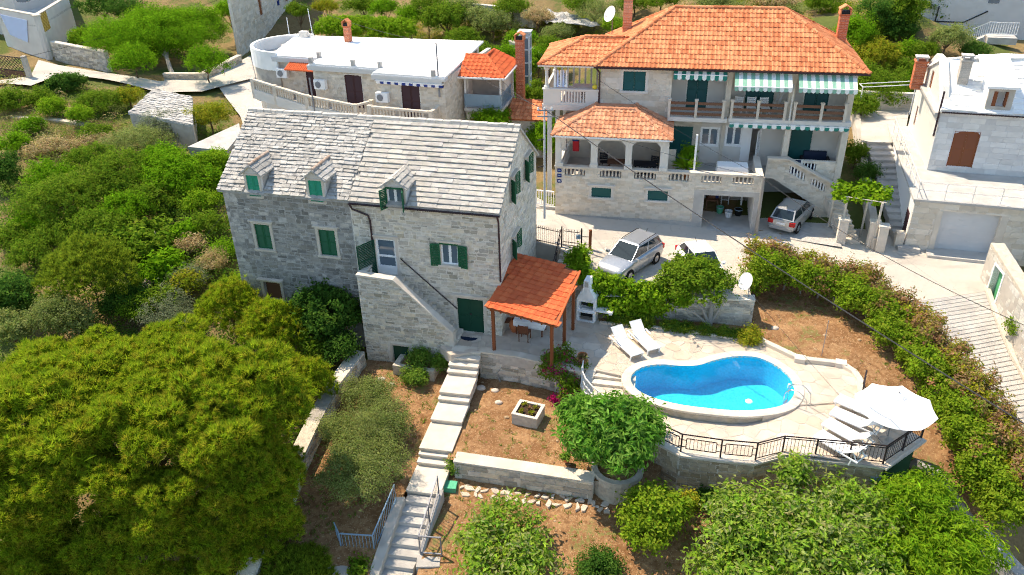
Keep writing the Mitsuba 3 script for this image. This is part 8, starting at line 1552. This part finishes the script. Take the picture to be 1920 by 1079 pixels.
# weeds, dry grass and stones
def tufts(key, label, polys, zf, n, pal, h, w, rng=RG, blades=9, spread=.10, cat='grass'):
    k = fresh(key); labels[k] = {'label': label, 'category': cat, 'kind': 'stuff'}; P_ = []
    for q in polys:
        po = Polygon(q); x0, y0, x1, y1 = po.bounds; p = rng.uniform((x0, y0), (x1, y1), (n * 2, 2)); P_.append(p[shapely.contains_xy(po, p[:, 0], p[:, 1])])
    p = np.vstack(P_)[:n]; msk = meshkit.fbm(np.c_[p * .55, p[:, :1] * 0], 3) > .44; p = p[msk]; z = np.asarray(zf(p[:, 0], p[:, 1])).ravel(); q = np.repeat(np.c_[p, z], blades, 0) + rng.normal(0, spread, (len(p) * blades, 3)) * [1, 1, .1]; d = unit(rng.normal(0, .5, q.shape) + [0, 0, 1]); s = unit(np.cross(d, rng.normal(size=q.shape))) * w / 2; l = h * rng.uniform(.5, 1.3, (len(q), 1)); v = np.stack([q - s, q + s, q + d * l], 1).reshape(-1, 3)
    MB().add(v, np.arange(len(v)).reshape(-1, 3), np.repeat(colours(pal, blades, len(p), rng), 3, 0)).into(k, 'leaf')
hz = lambda x, y: ground_z(x, y) - .22
tufts('dry_grass', 'dry straw coloured grass on the left slope', [[(-40.18,62.33), (-28.61,58.78), (-23.04,54.21), (-27.29,51.84), (-31.65,50.4), (-34.8,52.34)], [(-31.67,46.24), (-28.94,46.07), (-24.56,39.4), (-25.47,37.56), (-27.76,38.69)], [(-19.72,39.2), (-15.5,40.77), (-13.18,35.28), (-14.53,31.51), (-17.89,33.24)]], hz, 4200, 'straw', .40, .018)
tufts('green_grass', 'green weeds between the shrubs of the left slope', [[(-43.12,68.21), (-21.32,61.62), (-18.52,51.51), (-16.76,39.04), (-17.34,32.41), (-26.09,35.51)]], hz, 5200, 'herb', .28, .03)
tufts('hillside_grass', 'grass and scrub on the hillside terraces at the top', [[(-20.18,88.9), (7.3,74.94), (3.88,65.07), (-2.84,60.29)], [(10.61,71.48), (33.83,68.39), (28,55.64), (23.87,52.51)]], hz, 4500, 'yellow', .35, .04)
tufts('bed_weeds', 'small green weeds scattered in the brown garden beds', [[(-1.6, 29), (-2.6, 24.4), (5, 22.6), (4.5, 28)]], lambda x, y: mid_z(x, y), 210, 'herb', .12, .035, spread=.06, cat='plants'); tufts('bed_weeds', 'small weeds in the bed left of the stairs', [[(-3, 29.6), (-6.5, 30.8), (-8, 27), (-9.6, 20), (-5.4, 20)]], left_z, 420, 'herb', .12, .035, spread=.06, cat='plants'); tufts('bed_weeds', 'small weeds in the lowest bed', [[(-2.8, 23.5), (-3.8, 18), (12, 17), (13, 22), (5, 23)]], low_z, 420, 'herb', .13, .035, spread=.06, cat='plants')
brp = [(12.01,33.36), (17.33,36.21), (18.22,31.28), (17.52,24.85), (16.18,23.16), (15.08,26.98), (13.99,27.99), (11.21,30.03)]; tufts('bed_weeds', 'sparse weeds in the brown plot behind the pool deck', [brp], brown_z, 170, 'herb', .10, .03, spread=.06, cat='plants')
gst = fresh('clods'); labels[gst] = {'label': 'small pale stones and clods lying on the brown garden soil', 'category': 'stones', 'kind': 'stuff'}; m = MB(); ico = trimesh.creation.icosphere(0)
for poly, zf, n in (([(-1.7, 29.5), (-2.7, 24.4), (5, 22.6), (4.5, 28.2)], mid_z, 260), ([(-3, 29.6), (-6.5, 30.8), (-8, 27), (-9.6, 20), (-5.4, 20)], left_z, 220), ([(-2.8, 23.5), (-3.8, 18), (12, 17), (13, 22), (5, 23)], low_z, 300), (brp, brown_z, 420)):
    po = Polygon(poly); x0, y0, x1, y1 = po.bounds; p = RG.uniform((x0, y0), (x1, y1), (n * 2, 2)); p = p[shapely.contains_xy(po, p[:, 0], p[:, 1])][:n]; z = np.asarray(zf(p[:, 0], p[:, 1])).ravel()
    for (x, y), zz_ in zip(p, z): s = RG.gamma(1.4, .011) + .010; m.add(ico.vertices * [s * RG.uniform(.7, 1.5), s, s * .6] + [x, y, zz_ + .005], ico.faces, (RG.random(), RG.random()))
m.into(gst, 'clod')
for k, (q, r) in enumerate((((-6.05,29.72,-1.45), .16), ((-5.52,29.36,-1.5), .13), ((-1.48,28.77,-1.36), .16), ((-0.86,28.55,-1.36), .14), ((-0.7,27.7,-1.36), .13), ((11.96,30.74,0.15), .14))):
    m = trimesh.creation.icosphere(2); v = m.vertices * (1 + .35 * (meshkit.fbm(m.vertices * 1.7 + k * 9, 3)[:, None] - .5)) * [r * 1.3, r, r * .7] + q; one('garden_stone', MB().add(v, m.faces, (.9, .5)), 'flagstone', ('pale stone left of the trough herbs', 'pale stone just below the trough', 'pale stone by the garden steps under the terrace wall', 'second pale stone under the terrace wall', 'pale stone between the steps and the planter box', 'grey stone in the brown plot near the ivy wall end')[k], 'stone', smooth=True)
one('dead_branch', MB().tube([(-0.63,29.21,-1.36), (-0.76,29.37,-1), (-0.56,29.35,-0.7), (-0.41,29.4,-0.45)], [.035, .03, .025, .015], 6), 'bark_grey', 'dry grey branch leaning on the terrace wall', 'branch')
one('garden_stake', MB().tube([(13.35,28.59,0.05), [*(13.35,28.59), 1.88]], .014, 6), 'grey_iron', 'thin metal stake standing in the brown plot', 'stake')
mdv, mdf = sheet([(1.77,74.31), (4.09,77.45), (7.05,72.05), (8.27,70.22), (5.02,69.33)], lambda x, y: 5.2 + 1.0 * meshkit.fbm(np.c_[x * .4, y * .4, x * 0], 4) + .5 * meshkit.fbm(np.c_[x * 2, y * 2, x * 0], 3), .3); struct('rocky_mound', (mdv, mdf), 'old_slab')
gpth = [np.array(p) for p in ((15.72,23.84,-1.35), (16.48,22.17,-2), (17.09,20.74,-2.6), (17.93,19.19,-3.2))]; gm = MB()
for a, b in zip(gpth[:-1], gpth[1:]): gm.bar(a - [0, 0, .3], b - [0, 0, .3], .55, .6)
struct('gutter_path', gm, 'concrete')
stp = fresh('stone_path'); labels[stp] = {'kind': 'structure'}
for k in range(22):
    t = k / 21; x, y, _ = np.array((-20.95,39.07,0.8)) * (1 - t) + np.array((-17.92,35.59,0.2)) * t; x += RG.uniform(-.35, .35); q = crazy(sbox(x - .3, y - .25, x + .3, y + .25), .5, 100 + k)[:1]
    for w in q: v, f = slab_arrays(ccw(w), -.2, .06, .02); v[:, 2] += float(ground_z(x, y)[0]) - .16; part(stp, 'flat_stone', MB().add(v, f, (RG.random(), RG.random())), 'flagstone')

# more shrubs that fill the slopes
FILL = [('bright', (-27.58,42.37,1.2), 1.3, .8, 'bush in the gap left of the young pine plume'), ('mid', (-25.69,38.49,0.9), 1.4, .9, 'low green bush at the far left behind the dark tree'), ('olive', (-21.01,32.89,0.2), 1.1, .7, 'olive bush at the back edge of the big pine'), ('mid', (-23.28,40.91,1.6), 1.6, 1.0, 'shrub under the round evergreen'), ('bright', (-34.95,57.41,2.2), 1.2, .6, 'low bright bush on the dry stone wall'), ('mid', (-29.43,55.49,2.1), 1.3, .7, 'green bush at the right end of the dry stone wall'), ('yellow', (-29.63,62.12,2.9), 1.2, .8, 'yellow bush below the lane'), ('bright', (-22.56,49.37,2.2), 1.7, 1.0, 'bright shrub in front of the grey green bush'), ('mid', (-18.63,46.01,1.8), 1.2, .9, 'shrub at the corner of the old house roof'), ('grey', (-16.8,34.73,0.2), 1.0, .6, 'grey dry shrub in front of the basement'), ('lime', (-13.32,34.93,0.6), .9, .7, 'lime shrub under the basement ledge'), ('mid', (-16.88,41.19,1.3), 1.0, .8, 'shrub against the left house wall'), ('straw', (-17.3,39.12,1), .9, .5, 'dry twiggy bush by the leaning cable'), ('mid', (-9.24,31.28,-0.3), 1.2, .9, 'shade shrub left of the glossy tree'), ('dark', (-7.87,30.63,-0.2), 1.0, .8, 'dark shrub at the foot of the glossy tree'), ('bright', (-10.56,24.61,-1.2), 1.0, .8, 'green bush squeezed between pine and boundary wall'), ('dark', (-9.53,22.4,-2.2), 1.2, .8, 'dark bush in the shade by the boundary wall'),
 ('bright', (-8.68,76.08,5.8), 1.5, 1.2, 'bright tree right of the clipped hedge'), ('mid', (-3.56,69.43,5.2), 1.5, 1.0, 'green shrub over the back edge of the flat roof'), ('olive', (-3.79,76.81,6.4), 1.9, 1.0, 'olive shrub at the top edge above the flat roof'), ('mid', (0.6,74.61,6.6), 1.8, 1.0, 'green shrub at the top edge right of the olive shrub'), ('bright', (1.16,67.91,5.2), 1.4, .9, 'bright shrub above the vent stack'), ('straw', (2.9,72.56,6.2), 1.5, .6, 'dry scrub left of the rocky mound'), ('mid', (6.43,73.13,7), 1.6, .9, 'green bush on top of the rocky mound'), ('mid', (13.35,71.44,7.4), 1.6, .8, 'green bush above the long terrace wall'), ('olive', (17.26,68.84,7.8), 1.7, .7, 'olive bush above the long terrace wall'), ('straw', (22.74,70.78,7.3), 1.7, .6, 'dry bush above the long terrace wall'), ('mid', (26.1,68.77,7.4), 1.5, .8, 'green bush at the right end of the long terrace wall'), ('yellow', (25.08,57.19,5.3), 1.4, 1.1, 'yellow bush close to the roof corner'), ('mid', (27.94,56.61,5), 1.5, .9, 'green bush left of the short brick chimney'), ('bright', (26.3,53.22,4.1), 1.2, .8, 'bright bush over the patio wall'), ('mid', (35.69,68.1,6.5), 1.2, .8, 'bush at the foot of the grey house'), ('bright', (29.05,58.67,5.8), 1.1, .8, 'bush below the tarpaulin'), ('dark', (33.59,57.77,5.9), 1.1, .6, 'dark bush beside the white stair railing'), ('mid', (34.93,68.34,7.4), 1.6, .9, 'tree at the top edge beside the grey house'), ('dark', (-37.04,82.2,5.8), 2.0, 1.4, 'dark tree left of the feathery tree crown'), ('bright', (-25,67.35,4.2), 1.8, 1.4, 'bright bough at the lower right of the feathery tree'), ('bright', (-31.2,68.04,4.4), 2.0, 1.3, 'bright bough at the lower left of the feathery tree')]
FILL += [('bright', (-28.46,46.7,2.3), 1.5, 1.1, 'bright shrub on the upper left flank of the thicket'), ('mid', (-27.21,49.41,2.3), 1.6, 1.1, 'green shrub along the top of the thicket'), ('mid', (-20.89,43.84,1.9), 1.7, 1.2, 'dense shrub in the heart of the thicket'), ('bright', (-22.01,42.35,1.9), 1.5, 1.1, 'bright shrub right below the middle of the thicket'), ('lime', (-18.1,43.35,1.7), 1.1, .9, 'lime shrub near the left house wall'), ('mid', (-25.15,40.26,1.3), 1.3, .9, 'shrub at the lower left of the thicket'), ('dark', (-22.4,38.99,1.2), 1.2, .9, 'dark shrub behind the feathery pine plume'), ('bright', (-34.31,53.86,2), 1.2, .9, 'bright shrub at the left edge of the dry slope'), ('mid', (-36.86,62.34,2.8), 1.3, .8, 'low shrub left of the ivy covered bush'), ('lime', (-31.79,58.46,2.6), 1.1, .7, 'lime bush in the middle of the dry slope'), ('straw', (-32.07,53.71,1.8), 1.6, .5, 'straw coloured scrub on the dry slope'), ('straw', (-29.13,54.62,1.8), 1.5, .5, 'straw coloured scrub right of the dry stone wall'), ('mid', (-27.78,40.76,0.8), 1.2, .9, 'shrub at the left edge beside the low green bush'), ('olive', (-23.64,32.06,0.2), 1.2, .9, 'olive shrub at the left edge behind the big pine'), ('mid', (-17.52,34.59,0.3), 1.1, .8, 'shrub between the feathery pine and the basement'), ('yellow', (-16.49,35.64,0.6), .9, .6, 'yellow shrub at the end of the stone path'), ('bright', (-15.42,38.58,0.9), .8, .6, 'bright weed bush at the corner of the old house'),
 ('mid', (-20.36,82.29,5.4), 1.3, .9, 'shrub at the end of the shaded street'), ('bright', (-11.5,79.23,6), 1.6, 1.0, 'bright shrub behind the right half of the clipped hedge'), ('mid', (-7.24,77.19,6.6), 1.8, 1.1, 'green tree at the top edge above the hedge end'), ('olive', (-2.28,74.24,6), 1.5, .9, 'olive shrub above the dry strip at the top'), ('bright', (0.02,65.06,4.8), 1.2, .8, 'bright bush at the foot of the rocky mound'), ('lime', (1.46,63.08,4.2), 1.2, .9, 'lime bush left of the gallery eaves'), ('mid', (3.48,65.72,5.2), 1.3, .9, 'green bush above the gallery eaves'), ('mid', (27.66,62.28,6.4), 1.4, 1.0, 'green bush behind the right chimney'), ('lime', (27.9,68.59,6.8), 1.3, .8, 'lime bush at the end of the long terrace wall'), ('dark', (29.55,61.11,6.6), 1.3, .9, 'dark bush just left of the tarpaulin'), ('mid', (25.08,55.1,4.9), 1.3, 1.0, 'green bush at the roof corner above the drying frame'), ('bright', (28.53,55.22,4.6), 1.0, .7, 'bright bush behind the white gable')]
for pal_, c, rx, rz, lab in FILL: bush(lab, c, rx, rz, int(5200 * rx * rx ** .5), pal_, (.11, .055), 7)
ug = fresh('undergrowth'); labels[ug] = {'label': 'mixed low undergrowth covering the left slope between the shrubs', 'category': 'plants', 'kind': 'stuff'}; V_, F_, C_ = [], [], []; mbu = MB()
for poly, n, pl_ in (([(-33.13,49.28), (-18.52,51.51), (-14.17,37.43), (-11.79,34.83), (-8.46,33.08), (-8.85,24.54), (-9.87,20.53), (-19.65,21.25)], 3600, PAL['mid'] + PAL['herb'] + PAL['dark']), ([(-43.6,69.2), (-31.27,64.77), (-19.5,55.08), (-17.94,49.5), (-33.13,49.28)], 900, PAL['olive'] + PAL['straw'] + PAL['mid']), ([(-19.93,81.09), (11.74,72.82), (7.25,68.81), (-2.84,60.29), (-9.16,75.41)], 1700, PAL['mid'] + PAL['olive'] + PAL['yellow']), ([(11.6,71.93), (34.38,67.73), (26.63,52.29), (24,53.76), (27.87,70.36)], 1800, PAL['mid'] + PAL['yellow'] + PAL['olive'])):
    po = Polygon(poly); x0, y0, x1, y1 = po.bounds; p = RG.uniform((x0, y0), (x1, y1), (n * 3, 2)); p = p[shapely.contains_xy(po, p[:, 0], p[:, 1])][:n]; p = p[meshkit.fbm(np.c_[p * .35, p[:, :1] * 0 + 5], 3) > .42]; z = ground_z(p[:, 0], p[:, 1]) - .1; hgt = RG.uniform(.05, .65, len(p)); q = np.repeat(np.c_[p, z + hgt], 16, 0) + RG.normal(0, .22, (len(p) * 16, 3)) * [1, 1, .55]; v, f, c = leaf_mesh(q, RG.normal(0, .5, q.shape) + [0, 0, .8], .15, .075, colours(pl_, 16, len(p), RG), RG); mbu.add(v, f, c)
mbu.into(ug, 'leaf')
v, f = sheet([(-43.57,67.51), (-40.71,68.94), (-42.34,73.63), (-39.9,72.07), (-34.63,69.64), (-29.21,67.35), (-25.75,69.1), (-24.09,76.51), (-21.76,69.49), (-25,65.29), (-28.27,64.76), (-33.84,67.72), (-38.19,69.41), (-39.38,66.33)], lambda x, y: ground_z(x, y) + .10, .6); struct('lane', (v, f), 'street_concrete', True)
